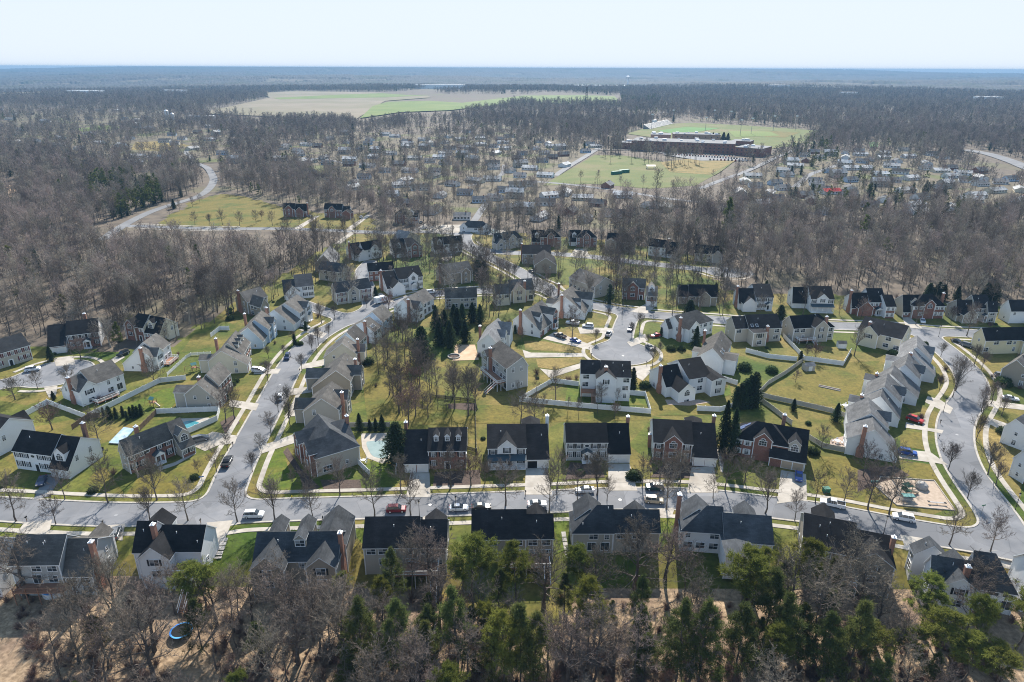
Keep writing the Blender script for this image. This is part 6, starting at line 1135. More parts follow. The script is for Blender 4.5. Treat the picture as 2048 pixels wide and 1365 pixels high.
# ---- the wood at the foot of the picture
NEARW = [('tall lone pine with a bare trunk and high bright crown before the tan deck house', 948, 1236, 1040, 'P1'), ('bright round pine by the trampoline', 417, 1239, 1120, 'P1'), ('massive bare oak with a thick trunk before the white cross gabled house', 312, 1380, 1130, 'BIG'), ('leaning pale limbed bare tree left of the trampoline', 157, 1330, 1190, 'FO'), ('bare tree hiding the grey wing house and blue pool cover', 52, 1195, 1072, 'BIG'), ('tall twin forked bare tree before the three gabled tan house', 692, 1372, 1105, 'FO'), ('bare tree at the left of the three gabled house', 562, 1285, 1120, 'FO'),
 ('wide bare tree before the white deck of the beige house', 867, 1190, 1058, 'BIG'), ('forked bare giant with sweeping limbs beside the stepping stones', 1135, 1385, 1110, 'BIG'), ('bare tree covering the right half of the hipped beige house', 1268, 1190, 1040, 'BIG'), ('tall slim bare tree under the hipped beige house', 1256, 1375, 1150, 'FO'), ('slim bare tree left of the tall pair', 1184, 1370, 1190, 'FO'), ('tall bare tree among the pines right of centre', 1376, 1368, 1120, 'FO'), ('bare tree before the white sunroom house', 1330, 1160, 1060, 'BIG'), ('dark bare tree in front of the house opposite the playground', 1637, 1245, 1125, 'BIG'), ('bare tree at the back corner of the house opposite the playground', 1701, 1245, 1115, 'BIG'), ('bare tree before the grey hips at the lower right', 1935, 1235, 1120, 'BIG'), ('bare tree at the left edge of the pines on the right', 1565, 1265, 1090, 'BIG'),
 ('bright pine in the right wood near the shed', 1840, 1262, 1163, 'P1'), ('bright pine at the right frame edge', 2030, 1300, 1165, 'P1'), ('bright pine lowest in the right corner', 1868, 1345, 1225, 'P1'), ('bright broad pine beside the low wall', 1920, 1375, 1270, 'P1'), ('bright pine left of the right corner group', 1726, 1345, 1235, 'P1'), ('pine at the bottom edge in the right corner', 1985, 1385, 1290, 'P1'), ('yellow green pine between the last two houses', 1800, 1330, 1255, 'P1'), ('dull green pine before the right end of the beige deck house', 730, 1372, 1166, 'P2'), ('soft green pine under the beige deck house', 860, 1320, 1215, 'P2'), ('dark conical pine left of the lone tall pine', 915, 1345, 1180, 'P2'), ('dark full pine right of the lone tall pine', 1040, 1378, 1170, 'P2'), ('second full pine right of the lone tall pine', 1070, 1372, 1215, 'P2'), ('small green pine in the litter clearing', 1290, 1352, 1262, 'P2'), ('tall dark pine on a bare trunk right of the clearing', 1349, 1375, 1128, 'P2'), ('green pine second right of the clearing', 1396, 1375, 1165, 'P2'), ('tall pine before the sunroom roof', 1464, 1375, 1108, 'P2'), ('pine touching the sunroom house roof', 1480, 1265, 1045, 'P1'), ('pine left of the opposite playground house', 1524, 1300, 1055, 'P2'), ('dense dark pine under the opposite playground house', 1550, 1350, 1180, 'P2'), ('dense dark pine beside the small shed', 1592, 1320, 1205, 'P2'), ('low green conifer left of the trampoline', 205, 1300, 1232, 'P2'), ('dark green conifer right of the trampoline', 405, 1300, 1200, 'P2'), ('dark conifer at the left by the bare trunks', 522, 1310, 1245, 'P2'), ('pine at the bottom left of centre', 985, 1372, 1240, 'P2'), ('broad green pine by the beige deck steps', 800, 1345, 1190, 'P2'), ('pine hiding the low wall in the right corner', 1690, 1372, 1200, 'P2'), ('full dark pine in the lower right wood', 1640, 1372, 1225, 'P2')]
NEARP = []; TRX = GT(364, 1268); BPX = GT(114, 1183)
def keep_open(x, y): return any(abs(x - q_.x * y / q_.y) < 4.2 and q_.y - 14 < y < q_.y + 3.5 for q_ in (TRX, BPX))
for lab, bx, by, ty, k in NEARW:
    p = GT(bx, by); h = min(19.5, px_height(bx, by, ty)); pr, h0 = {'P1': (random.choice(PI1), 17.0), 'P2': (random.choice(PI2), 13.0), 'BIG': (random.choice(BIG), 17.0), 'FO': (random.choice(FO), 19.0)}[k]
    s0 = h / h0; wd = {'P1': 1.35, 'P2': 1.15, 'BIG': 1.2, 'FO': 1.2}[k]
    plant('pine_tree' if k[0] == 'P' else 'bare_tree', pr, h0, p, h, lab, group='pines of the near wood' if k[0] == 'P' else 'bare trees of the near wood', wide=wd / max(.6, min(1.35, s0)) ** .5); NEARP.append((p.x, p.y))
def inside_house(x, y, mg=1.0):
    for b, org, ex, ey in FOOT:
        d = Vector((x, y, 0)) - org; lx, ly = d.dot(ex), d.dot(ey); u, v = (lx, ly) if b.ax == 'x' else (ly, -lx)
        if b.u0 - mg < u < b.u1 + mg and b.va - mg < v < b.vb + mg: return True
    return False
n = 0; tries = 0
while n < 118 and tries < 8000:
    tries += 1; y = random.uniform(76, 111); x = random.uniform(-.86, .86) * (y + 6)
    if inside_house(x, y, 4.5) or min((x - a) ** 2 + (y - b) ** 2 for a, b in NEARP) < 9: continue
    if keep_open(x, y): continue
    z = hgt(x, y); ev = random.random() < (.06 if x < -30 else .36 if x < 10 else .52); far_ = y > 100
    if y < 90 and random.random() < .5: y = random.uniform(70, 84); z = hgt(x, y)
    if ev: plant('pine_tree', random.choice(PI2 if random.random() < .7 else PI1), 13.0, Vector((x, y, z)), random.uniform(8, 14.5), '@', group='pines of the near wood', wide=.95)
    else: plant('bare_tree', random.choice(FO + BIG), 18.5, Vector((x, y, z)), random.uniform(12, 18.5), '@', group='bare trees of the near wood', wide=random.uniform(1.0, 1.35))
    NEARP.append((x, y)); n += 1
n = 0; tries = 0
while n < 250 and tries < 6000:
    tries += 1; y = random.uniform(74, 112); x = random.uniform(-.86, .86) * (y + 6)
    if inside_house(x, y, 1.2): continue
    if keep_open(x, y): continue
    if y > 103 and random.random() < .6: continue
    o = plant('sapling', random.choice(SAP), 6.5, Vector((x, y, hgt(x, y))), random.uniform(3.0, 7.5), '@', 'sapling', 'saplings of the near wood', wide=random.uniform(.9, 1.6)); n += 1
# ---- shrubs beside the houses
def shrub(px, py, h, label, kind='green'):
    p = GT(px, py); me_ = random.choice(BUSH if kind == 'green' else BBUSH); h0 = 1.2 if kind == 'green' else 2.2
    o = link('shrub', me_, None, p, random.uniform(0, 6), h / h0); tag(o, label, 'shrub', 'garden shrubs'); return o
for px, py, h, lab in [(186, 985, 1.6, 'clipped dark bush on the lawn by the wishing well'), (389, 958, 1.4, 'brown green bush in the island bed of the corner lot'), (1290, 775, 2.4, 'large round bush by the sunroom house corner'), (1489, 740, 3.0, 'large round dark bush by the skylit wing'), (1268, 957, 2.6, 'oval dark bush right of the pale grey house drive'), (2010, 868, 2.6, 'round clipped bush at the right edge lawn'), (735, 728, 2.6, 'round green bush behind the hill street houses'), (1342, 700, 2.2, 'low evergreen hedge bush beside the hipped court house'), (1362, 700, 2.0, 'second evergreen bush beside the hipped court house'), (1625, 907, 2.2, 'spreading juniper right of the solar panel garage'), (2006, 770, 3.0, 'dark round bush at the right end of the curve'), (2040, 760, 3.2, 'tall dark bush by the right edge tan house'), (1785, 710, 2.2, 'pale grey bush behind the upper curve house'), (1543, 745, 2.6, 'dark blue green bush by the right fence'), (465, 770, 1.6, 'small round bush by the hill street terrace house'), (460, 640, 2.0, 'dark bush at the left wood edge fence'), (600, 690, 1.6, 'clipped bush by the white porch house'), (1850, 690, 1.5, 'low bush at the corner of the curve'), (1545, 905, 1.5, 'clipped bush at the solar panel house door'), (1520, 910, 1.4, 'small clipped bush under the arched window')]: shrub(px, py, h, lab)
rs = random.Random(9)
for root, lab, c, r in HOUSES:
    if c.y < 262: continue
    for _ in range(3):
        a = rs.uniform(0, 2 * PI); p = c + Vector((math.cos(a), math.sin(a), 0)) * (r + rs.uniform(1.5, 8))
        if inside_house(p.x, p.y, 1.5) or sample(F, p.x, p.y) < 3 or in_drive(np.array([p.x]), np.array([p.y]))[0]: continue
        p.z = 0; big_ = rs.random() < .4; pr = rs.choice(FO) if big_ else rs.choice(ST[:4] + ORN); h0 = 19.0 if big_ else 5.0 if pr in ORN else 8.0
        plant('garden_tree', pr, h0, p, rs.uniform(11, 18) if big_ else rs.uniform(5, 9), '@', group='garden trees', wide=rs.uniform(.85, 1.1))
rs = random.Random(5); _hl = list(HOUSES)
for root, lab, c, r in _hl:
    if c.y > 290: continue
    mw = root.matrix_basis
    for _ in range(4):
        a = rs.uniform(0, 2 * PI); p = c + Vector((math.cos(a), math.sin(a), 0)) * (r * rs.uniform(.72, 1.0))
        if inside_house(p.x, p.y, .5) or c.y < 135 or sample(F, p.x, p.y) < 2 or in_drive(np.array([p.x]), np.array([p.y]))[0]: continue
        me_ = rs.choice(BUSH + BBUSH); o = link('shrub', me_, None, Vector((p.x, p.y, hgt(p.x, p.y))), rs.uniform(0, 6), rs.uniform(.6, 1.2)); tag(o, 'low shrub in the foundation bed of the ' + ' '.join(lab.split()[:7]).rstrip(' the a of with'), 'shrub', 'foundation shrubs')
# ================================================================== the woods beyond, as masses
def W2P(x, y, z=0.0):
    dz = z - CAM_H; cz = y * cP - dz * sP; cv = y * sP + dz * cP; u = x / cz * FPX; v = cv / cz * FPX
    uu = u * cR + v * sR; vv = -u * sR + v * cR
    return CXP + uu, CYP - vv
NOTREE = [[(p[0], p[1]) for p in q_] for q_ in [
    [(395, 228), (470, 212), (540, 196), (520, 187), (590, 183), (760, 185), (850, 184), (900, 190), (1050, 190), (1090, 187), (1240, 192), (1245, 212), (1180, 212), (1040, 208), (900, 238), (800, 244), (715, 258), (700, 246), (560, 244)],
    [(0, 187), (90, 184), (95, 190), (0, 196)], [(1070, 385), (1085, 372), (1130, 345), (1190, 310), (1250, 312), (1330, 325), (1400, 308), (1500, 316), (1490, 335), (1470, 365), (1440, 400), (1300, 410), (1180, 400)], [(1250, 290), (1255, 268), (1310, 246), (1380, 243), (1500, 250), (1650, 262), (1605, 292), (1530, 318), (1450, 325), (1255, 310)],
    [(1735, 284), (1760, 282), (1762, 297), (1738, 299)], [(0, 368), (36, 366), (56, 384), (24, 400), (0, 400)], [(270, 283), (340, 280), (385, 290), (330, 305), (260, 302)], [(148, 258), (230, 248), (243, 256), (163, 266)],
    [(310, 458), (340, 425), (390, 398), (440, 384), (485, 388), (560, 408), (650, 426), (735, 424), (760, 445), (750, 480), (600, 500), (540, 520), (420, 515), (300, 500)], [(190, 500), (215, 470), (300, 420), (390, 388), (408, 370), (402, 330), (440, 335), (446, 400), (330, 460), (310, 490), (250, 520)], [(1930, 292), (2060, 325), (2160, 370), (2160, 400), (2000, 360), (1920, 320)], [(700, 190), (920, 176), (930, 184), (720, 190)]]]
THIN = [([(0, 215), (330, 220), (480, 290), (460, 330), (200, 330), (0, 300)], .7), ([(560, 290), (720, 262), (830, 268), (1000, 262), (1200, 290), (1110, 350), (1090, 370), (1220, 385), (1240, 450), (900, 440), (760, 400), (560, 330)], .6), ([(1540, 330), (1640, 300), (1830, 300), (1960, 340), (2048, 370), (2048, 420), (1700, 440), (1460, 420), (1480, 350)], .5), ([(1150, 378), (1460, 400), (1480, 440), (1180, 440)], .55)]
EVERG = [([(175, 375), (250, 365), (320, 378), (330, 420), (260, 445), (180, 420)], .85), ([(1570, 300), (1650, 290), (1690, 330), (1620, 345)], .6), ([(1550, 345), (1960, 370), (1990, 455), (1750, 440), (1560, 420)], .38), ([(1430, 330), (1500, 345), (1480, 380), (1430, 370)], .4), ([(1240, 200), (1320, 198), (1320, 212), (1240, 212)], .5)]
# small houses of the far streets first, so that the trees keep clear of them
SMALL = []
def far_house(seed):
    r_ = random.Random(seed); wm = MB(); L, Wd = r_.uniform(11, 17), r_.uniform(7, 9); e = r_.choice((2.7, 2.9, 5.2)); zr = e + r_.uniform(1.9, 2.6)
    for sx in (-1, 1): wm.face([(sx * L / 2, -Wd / 2, -.5), (sx * L / 2, Wd / 2, -.5), (sx * L / 2, Wd / 2, e), (sx * L / 2, 0, zr), (sx * L / 2, -Wd / 2, e)])
    for sy in (-1, 1): wm.face([(-L / 2, sy * Wd / 2, -.5), (L / 2, sy * Wd / 2, -.5), (L / 2, sy * Wd / 2, e), (-L / 2, sy * Wd / 2, e)])
    for sy in (-1, 1):
        wm.face([(-L / 2 - .4, sy * (Wd / 2 + .5), e - .2), (L / 2 + .4, sy * (Wd / 2 + .5), e - .2), (L / 2 + .4, 0, zr + .12), (-L / 2 - .4, 0, zr + .12)], 1)
        wm.face([(-L / 2 - .4, sy * (Wd / 2 + .5), e - .38), (L / 2 + .4, sy * (Wd / 2 + .5), e - .38), (L / 2 + .4, sy * (Wd / 2 + .5), e - .2), (-L / 2 - .4, sy * (Wd / 2 + .5), e - .2)], 3)
        for i in range(5):
            for k in range(1 if e < 4 else 2):
                x = -L / 2 + (i + .5) * L / 5; z = 1.0 + 2.6 * k; wm.box(x - .6, x + .6, sy * Wd / 2 - .06, sy * Wd / 2 + .06, z, z + 1.2, 2)
    wm.box(L * .2, L * .2 + .8, -.4, .4, zr - .8, zr + .9, 4)
    return wm
FH = []
for s, (wl, rf) in enumerate([('siding_white', 'roof_pale'), ('siding_white', 'roof_grey'), ('siding_cream', 'roof_pale'), ('brick_red', 'roof_grey'), ('siding_blue', 'roof_grey'), ('siding_beige', 'roof_pale'), ('siding_white', 'roof_brown')]): FH.append(far_house(s).mesh('small_house', [wl, rf, 'glass_pane', 'trim_white', 'brick_chimney'], uv=True))
SHO = []
SPOTS = rows('560,320,0 600,312,0 620,325,0 648,318,0 655,330,0 690,308,0 700,322,0 735,335,0 595,305,0 770,345,0 800,332,0 720,300,0 880,318,0 900,300,0 930,298,0 890,288,0 960,292,0 1000,282,0 1010,300,0 945,325,0 985,330,0 870,345,0 905,372,0 950,365,0 985,362,0 1010,385,0 1030,395,0 1040,355,0 1060,340,0 1070,300,0 1095,290,0 1105,318,0 1085,325,0 1060,372,0 1035,375,0 1100,395,0 1130,390,0 1165,400,0 1195,412,0 1010,420,0 1050,425,0 1090,410,0 1245,395,0 1300,415,0 1330,420,0 990,400,0 960,405,0 850,300,0 815,290,0 790,275,0 740,282,0 660,280,0 635,295,0 620,270,0 40,262,0 70,285,0 120,278,0 160,300,0 200,288,0 240,298,0 275,250,0 300,262,0 330,285,0 350,290,0 365,280,0 385,300,0 420,282,0 445,310,0 470,325,0 500,322,0 180,270,0 95,245,0 20,240,0 60,230,0 250,240,0 290,236,0 400,240,0 420,255,0 1570,345,0 1590,335,0 1610,325,0 1640,318,0 1660,312,0 1690,308,0 1720,312,0 1740,322,0 1765,318,0 1780,330,0 1655,345,0 1675,355,0 1700,340,0 1730,340,0 1630,365,0 1565,380,0 1610,395,0 1550,370,0 1760,352,0 1800,348,0 1810,385,0 1850,340,0 1880,345,0 1900,340,0 1925,350,0 1890,375,0 1935,365,0 1960,372,0 2000,368,0 1990,385,0 1950,395,0 2020,362,0 1480,395,0 1510,375,0 1440,425,0 1700,380,0 1820,360,0 1215,375,0 930,390,0 880,395,0 840,380,0 810,365,0 780,310,0 830,320,0 1035,320,0 1020,345,0 1120,300,0 1080,285,0')
rs6 = random.Random(61)
for poly, cnt in ((THIN[1][0], 58), (THIN[2][0], 44), (THIN[0][0], 22)):
    t_ = c_ = 0
    while c_ < cnt and t_ < 4000:
        t_ += 1; a_ = (rs6.uniform(min(p[0] for p in poly), max(p[0] for p in poly)), rs6.uniform(min(p[1] for p in poly), max(p[1] for p in poly)))
        if not pip(np.array([a_[0]]), np.array([a_[1]]), poly)[0]: continue
        q_ = GT(*a_)
        if any((GT(s_[0], s_[1]) - q_).length < 24 for s_ in SPOTS) or any(pip(np.array([a_[0]]), np.array([a_[1]]), n_)[0] for n_ in NOTREE): continue
        SPOTS.append((a_[0], a_[1], 0)); c_ += 1
for i, (px, py, _) in enumerate(SPOTS):
    p = GT(px, py); o = link('small_house', FH[i % 7] if i % 3 else FH[(i // 3) % 2], None, p, random.choice((0, .3, -.4, 1.2, -.2)) + random.uniform(-.2, .2)); SMALL.append((p.x, p.y)); k_ = i % 7 if i % 3 else (i // 3) % 2; SHO.append((py, px, o, k_))
KINDW = ('white house with a pale roof', 'white house with a grey roof', 'cream house with a pale roof', 'brick house with a grey roof', 'blue house with a grey roof', 'beige house with a pale roof', 'white house with a brown roof')
for reg, lo, hi in (('left suburb', 0, 540), ('middle suburb', 540, 1420), ('right suburb', 1420, 2100)):
    sel = sorted(t for t in SHO if lo <= t[1] < hi); n_ = math.ceil(len(sel) / 10)
    for r_ in range(n_):
        row = sorted(sel[r_ * len(sel) // n_:(r_ + 1) * len(sel) // n_], key=lambda t: t[1])
        for i, (py, px, o, k_) in enumerate(row): tag(o, f'small {KINDW[k_]}, {ORDW[i]} in {ORDW[r_]} row of the {reg}', 'house', 'small houses of the ' + reg)
tag(link('barn_like_house', FH[0].copy(), None, GT(1660, 388), .2), 'bright red roofed house among the dark evergreens on the right', 'house')
_b = [o for o in bpy.data.objects if o.name == 'barn_like_house'][0]; _b.name = 'small_house'; mat('roof_red', (0.42, 0.035, 0.03), (0.5, 0.06, 0.05), scale=1.0); _b.data.materials[1] = M('roof_red'); SMALL.append(tuple(GT(1660, 388)[:2]))
SM = np.array(SMALL)
RLINES = [np.asarray(l[0]) for l in RL.values()] + [smooth_line([GT(*p) for p in pts], 8.0) for pts, _ in FARROADS]; RPTS = np.concatenate(RLINES)
def far_from(x, y, pts, d):
    ok = np.ones(len(x), bool)
    for i in range(0, len(x), 4000): ok[i:i + 4000] = ((x[i:i + 4000, None] - pts[None, :, 0]) ** 2 + (y[i:i + 4000, None] - pts[None, :, 1]) ** 2).min(1) > d * d
    return ok
rg = np.random.default_rng(77); XS, YS, SS, EV = [], [], [], []
for r0_, r1_, area in ((100, 330, 32), (330, 700, 36), (700, 1500, 60), (1500, 3900, 160)):
    n = int(.5 * 2 * math.radians(41.5) * (r1_ ** 2 - r0_ ** 2) / area); r = np.sqrt(rg.uniform(r0_ ** 2, r1_ ** 2, n)); a = np.radians(rg.uniform(-41.5, 41.5, n))
    x, y = r * np.sin(a), r * np.cos(a); u, v = W2P(x, y); keep = ~pip(x, y, LAWN) & ~pip(x, y, MEADOW) & (y > 150)
    for poly in NOTREE: keep &= ~pip(u, v, poly)
    dens = np.ones(n)
    for poly, d in THIN: dens[pip(u, v, poly)] = d
    clear = fbm(x, y, 160, 31); dens *= np.where((r > 600) & (clear < .36), .25, 1.0)
    keep &= rg.random(n) < dens; x, y, u, v, r = x[keep], y[keep], u[keep], v[keep], r[keep]
    k2 = far_from(x, y, RPTS, 8.5) if r1_ < 2000 else np.ones(len(x), bool)
    k2 &= far_from(x, y, SM, 8.0) if r1_ < 2000 else True
    # keep the sight of the small houses open towards the viewer
    if 600 < r1_ < 2000: k2 &= far_from(x, y, SM * (1 - 13 / np.hypot(SM[:, 0], SM[:, 1]))[:, None], 9.0)
    x, y, u, v, r = x[k2], y[k2], u[k2], v[k2], r[k2]; low_ = np.any([pip(u, v, p_) for p_, _ in THIN[:3]], axis=0); pe = np.full(len(x), .012) + .035 * (fbm(x, y, 220, 41) > .58)
    for poly, d in EVERG: pe[pip(u, v, poly)] = d
    sc = rg.uniform(.62, 1.16, len(x)) * (1.0 if r1_ < 1000 else 1.08 if r1_ < 2000 else 1.25) * (.8 + .42 * fbm(x, y, 90, 51)) * np.where(low_, .84, 1.0); XS.append(x); YS.append(y); SS.append(sc); EV.append(rg.random(len(x)) < pe)
WX, WY, WS, WE = map(np.concatenate, (XS, YS, SS, EV)); WD = np.hypot(WX, WY)
# tall trees left standing between the houses
TALL = [([(1100, 548), (1230, 535), (1260, 552), (1230, 600), (1140, 570)], 10), ([(1230, 500), (1460, 510), (1500, 560), (1440, 566), (1300, 552), (1230, 545)], 34), ([(850, 540), (1000, 560), (980, 600), (880, 600)], 9), ([(560, 490), (690, 500), (700, 550), (600, 560), (550, 540)], 16), ([(960, 600), (1030, 610), (1010, 640), (960, 640)], 7), ([(460, 600), (540, 610), (500, 640), (440, 650)], 8), ([(820, 500), (900, 495), (950, 540), (850, 540)], 6)]
YARD = [([(735, 700), (840, 650), (870, 790), (960, 770), (960, 850), (800, 850), (760, 760)], 46, 9, 14), ([(470, 570), (640, 505), (700, 480), (860, 560), (700, 610), (560, 620)], 34, 10, 18), ([(860, 480), (1000, 470), (1100, 560), (1240, 600), (1130, 640), (960, 600)], 36, 9, 17), ([(1130, 560), (1480, 575), (1480, 620), (1260, 612)], 22, 9, 15), ([(1000, 790), (1140, 780), (1300, 830), (1110, 850)], 8, 5, 9), ([(150, 700), (340, 640), (420, 650), (330, 720), (230, 735)], 12, 7, 13)]
NIND = 0
for poly, cnt, ha, hb_ in YARD:
    w_ = gp(poly); xs_ = [p[0] for p in w_]; ys_ = [p[1] for p in w_]; c = 0; t_ = 0
    while c < cnt and t_ < 3000:
        t_ += 1; x, y = random.uniform(min(xs_), max(xs_)), random.uniform(min(ys_), max(ys_))
        if not pip(np.array([x]), np.array([y]), w_)[0] or inside_house(x, y, 1.5) or sample(F, x, y) < 3 or in_drive(np.array([x]), np.array([y]))[0]: continue
        plant('garden_tree', random.choice(FO + BIG[:1]), 19.0, Vector((x, y, 0)), random.uniform(ha, hb_), '@', group='garden trees', wide=random.uniform(.85, 1.2)); c += 1
for poly, cnt in TALL:
    w_ = gp(poly); xs_ = [p[0] for p in w_]; ys_ = [p[1] for p in w_]; c = 0; t_ = 0
    while c < cnt and t_ < 3000:
        t_ += 1; x, y = random.uniform(min(xs_), max(xs_)), random.uniform(min(ys_), max(ys_))
        if not pip(np.array([x]), np.array([y]), w_)[0] or inside_house(x, y, 2.0) or sample(F, x, y) < 3: continue
        plant('bare_tree', random.choice(FO), 19.0, Vector((x, y, 0)), random.uniform(14, 21), '@', group='tall bare trees among the houses', wide=random.uniform(.8, 1.05)); c += 1; NIND += 1
# the nearest woodland trees are things, the rest one mass
near = np.argsort(WD); ind = [i for i in near[:900] if not inside_house(WX[i], WY[i], 3.0) and abs(WX[i]) < WY[i] * .83][:70]
for i in ind:
    if WE[i]: plant('pine_tree', random.choice(PI2), 13.0, Vector((WX[i], WY[i], 0)), 12 * WS[i], '@', group='pines of the grey wood')
    else:
        pl = random.random() < .08
        plant('bare_tree', PALE[0] if pl else random.choice(FO), 18.0 if pl else 19.0, Vector((WX[i], WY[i], 0)), 17.5 * WS[i], '@' if pl else '@', group='pale trees of the grey wood' if pl else 'bare trees of the grey wood')
msk = np.ones(len(WX), bool); msk[ind] = False
for i in np.flatnonzero(msk & (WD < 420)):
    if inside_house(WX[i], WY[i], 2.0): msk[i] = False
def scatter(name, protos, X, Y, Z, S, VI, label):
    c = bpy.data.collections.new(name + '_kinds')
    for k, m in enumerate(protos): o = bpy.data.objects.new(f'{name}_{k:02d}', m); c.objects.link(o)
    me = bpy.data.meshes.new(name); me.from_pydata(np.stack([X, Y, Z], 1).tolist(), [], [])
    for nm, tp, dat in (('vi', 'INT', VI.astype(np.int32)), ('sc', 'FLOAT', S.astype(np.float32)), ('rz', 'FLOAT', rg.uniform(0, 6.283, len(X)).astype(np.float32))): me.attributes.new(nm, tp, 'POINT').data.foreach_set('value', dat)
    o = link(name, me); tag(o, label, None, None, 'stuff')
    ng = bpy.data.node_groups.new(name, 'GeometryNodeTree'); ng.interface.new_socket('Geometry', in_out='INPUT', socket_type='NodeSocketGeometry'); ng.interface.new_socket('Geometry', in_out='OUTPUT', socket_type='NodeSocketGeometry')
    N, L = ng.nodes.new, ng.links.new; gi, go = N('NodeGroupInput'), N('NodeGroupOutput'); ip = N('GeometryNodeInstanceOnPoints'); ci = N('GeometryNodeCollectionInfo'); ci.inputs['Collection'].default_value = c; ci.inputs['Separate Children'].default_value = True; ci.inputs['Reset Children'].default_value = True
    def att(nm, tp): a = N('GeometryNodeInputNamedAttribute'); a.data_type = tp; a.inputs['Name'].default_value = nm; return a.outputs['Attribute']
    cx = N('ShaderNodeCombineXYZ'); L(att('rz', 'FLOAT'), cx.inputs['Z']); er = N('FunctionNodeEulerToRotation'); L(cx.outputs[0], er.inputs[0]); L(er.outputs[0], ip.inputs['Rotation'])
    cs_ = N('ShaderNodeCombineXYZ'); s_ = att('sc', 'FLOAT'); [L(s_, cs_.inputs[k]) for k in range(3)]; L(cs_.outputs[0], ip.inputs['Scale'])
    L(gi.outputs[0], ip.inputs['Points']); L(ci.outputs[0], ip.inputs['Instance']); ip.inputs['Pick Instance'].default_value = True; L(att('vi', 'INT'), ip.inputs['Instance Index']); L(ip.outputs[0], go.inputs[0])
    o.modifiers.new('scatter', 'NODES').node_group = ng; return o
ux, uy = rg.uniform(-140, 130, 5200), rg.uniform(250, 470, 5200); uu_, uv_ = W2P(ux, uy)
kp = pip(uu_, uv_, [(470, 565), (640, 500), (700, 472), (900, 462), (1200, 476), (1480, 540), (1480, 600), (1240, 602), (1130, 640), (960, 600), (860, 560), (700, 610), (560, 625)]) & (sample(F, ux, uy) > 2.5) & (rg.random(len(ux)) < .11) & ~in_drive(ux, uy)
kp &= np.array([not inside_house(a, b, 1.5) if k else False for a, b, k in zip(ux, uy, kp)])
WX, WY, WS, WE = np.concatenate([WX, ux[kp]]), np.concatenate([WY, uy[kp]]), np.concatenate([WS, rg.uniform(.45, 1.0, kp.sum())]), np.concatenate([WE, rg.random(kp.sum()) < .04]); WD = np.hypot(WX, WY); msk = np.concatenate([msk, np.ones(kp.sum(), bool)]); print('EXTRA', kp.sum())
WZ = hills(WX, WY) - 0.4; WZ[WD < 2500] = -0.2
vi = np.where(WE, 9 + rg.integers(0, 3, len(WX)), np.where(WD < 750, rg.integers(0, 6, len(WX)), 6 + rg.integers(0, 3, len(WX))))
a_ = msk & ~WE; scatter('grey_woodland', MID + FAR, WX[a_], WY[a_], WZ[a_], WS[a_] * .92, vi[a_], 'grey mass of leafless woodland stretching to the fields')
e_ = msk & WE; scatter('evergreen_woodland', PFAR, WX[e_], WY[e_], WZ[e_], WS[e_] * .82, vi[e_] - 9, 'dark evergreens dotted through the grey woodland')
print('WOOD', len(WX), 'IND', len(ind))
# canopy of the woods beyond the last single trees, to the horizon
cr = np.geomspace(3700, 14300, 230); ca = np.radians(np.linspace(-42, 42, 1300)); CR, CA = np.meshgrid(cr, ca, indexing='ij'); CX, CY = CR * np.sin(CA), CR * np.cos(CA)
CZ = hills(CX, CY) + 11 + (rg.random(CX.shape) - .5) * 8 + (fbm(CX, CY, 60, 61) - .5) * 14; gap = fbm(CX, CY, 420, 71); CZ -= np.where(gap < .34, 14, 0); CZ = np.minimum(CZ, 105.0)
ci_ = np.arange(CX.size).reshape(CX.shape); cq = np.stack([ci_[:-1, :-1], ci_[:-1, 1:], ci_[1:, 1:], ci_[1:, :-1]], -1).reshape(-1, 4)
me = bpy.data.meshes.new('distant_woodland'); me.vertices.add(CX.size); me.vertices.foreach_set('co', np.stack([CX, CY, CZ], -1).ravel().astype(np.float32)); me.loops.add(cq.size); me.loops.foreach_set('vertex_index', cq[:, ::-1].ravel().astype(np.int32)); me.polygons.add(len(cq)); me.polygons.foreach_set('loop_start', np.arange(len(cq), dtype=np.int32) * 4); me.update(calc_edges=True)
nz = np.zeros(len(cq) * 3, np.float32); me.polygons.foreach_get('normal', nz)
if nz[2::3].mean() < 0: me.flip_normals()
me.materials.append(M('far_canopy')); tag(link('distant_woodland', me), 'blue grey wooded hills rolling to the horizon', None, None, 'stuff')
# brush under the near wood
bx, by = [], []
while len(bx) < 2000:
    y = random.uniform(68, 113); x = random.uniform(-.9, .9) * (y + 6)
    if inside_house(x, y, .8) or keep_open(x, y) or (y > 100 and random.random() < .75) or (-3 < x < 9 and y > 93): continue
    bx.append(x); by.append(y)
bx, by = np.array(bx), np.array(by); scatter('undergrowth', BBUSH, bx, by, np.array([hgt(0, v) for v in by]), rg.uniform(.35, 1.15, len(bx)), rg.integers(0, 2, len(bx)), 'tangled leafless brush on the floor of the near wood')
for a_ in (('pines of the near wood', 'green pine below'), ('bare trees of the near wood', 'grey bare tree below'), ('saplings of the near wood', 'thin leafless sapling below', False), ('tall bare trees among the houses', 'tall bare tree by'), ('bare trees of the grey wood', 'woodland tree nearest'), ('pale trees of the grey wood', 'pale sycamore nearest'), ('pines of the grey wood', 'woodland pine nearest'), ('garden trees', 'garden tree by')): relabel(a_[0], a_[1].rsplit(' ', 1)[0], a_[1].rsplit(' ', 1)[1], len(a_) < 3)
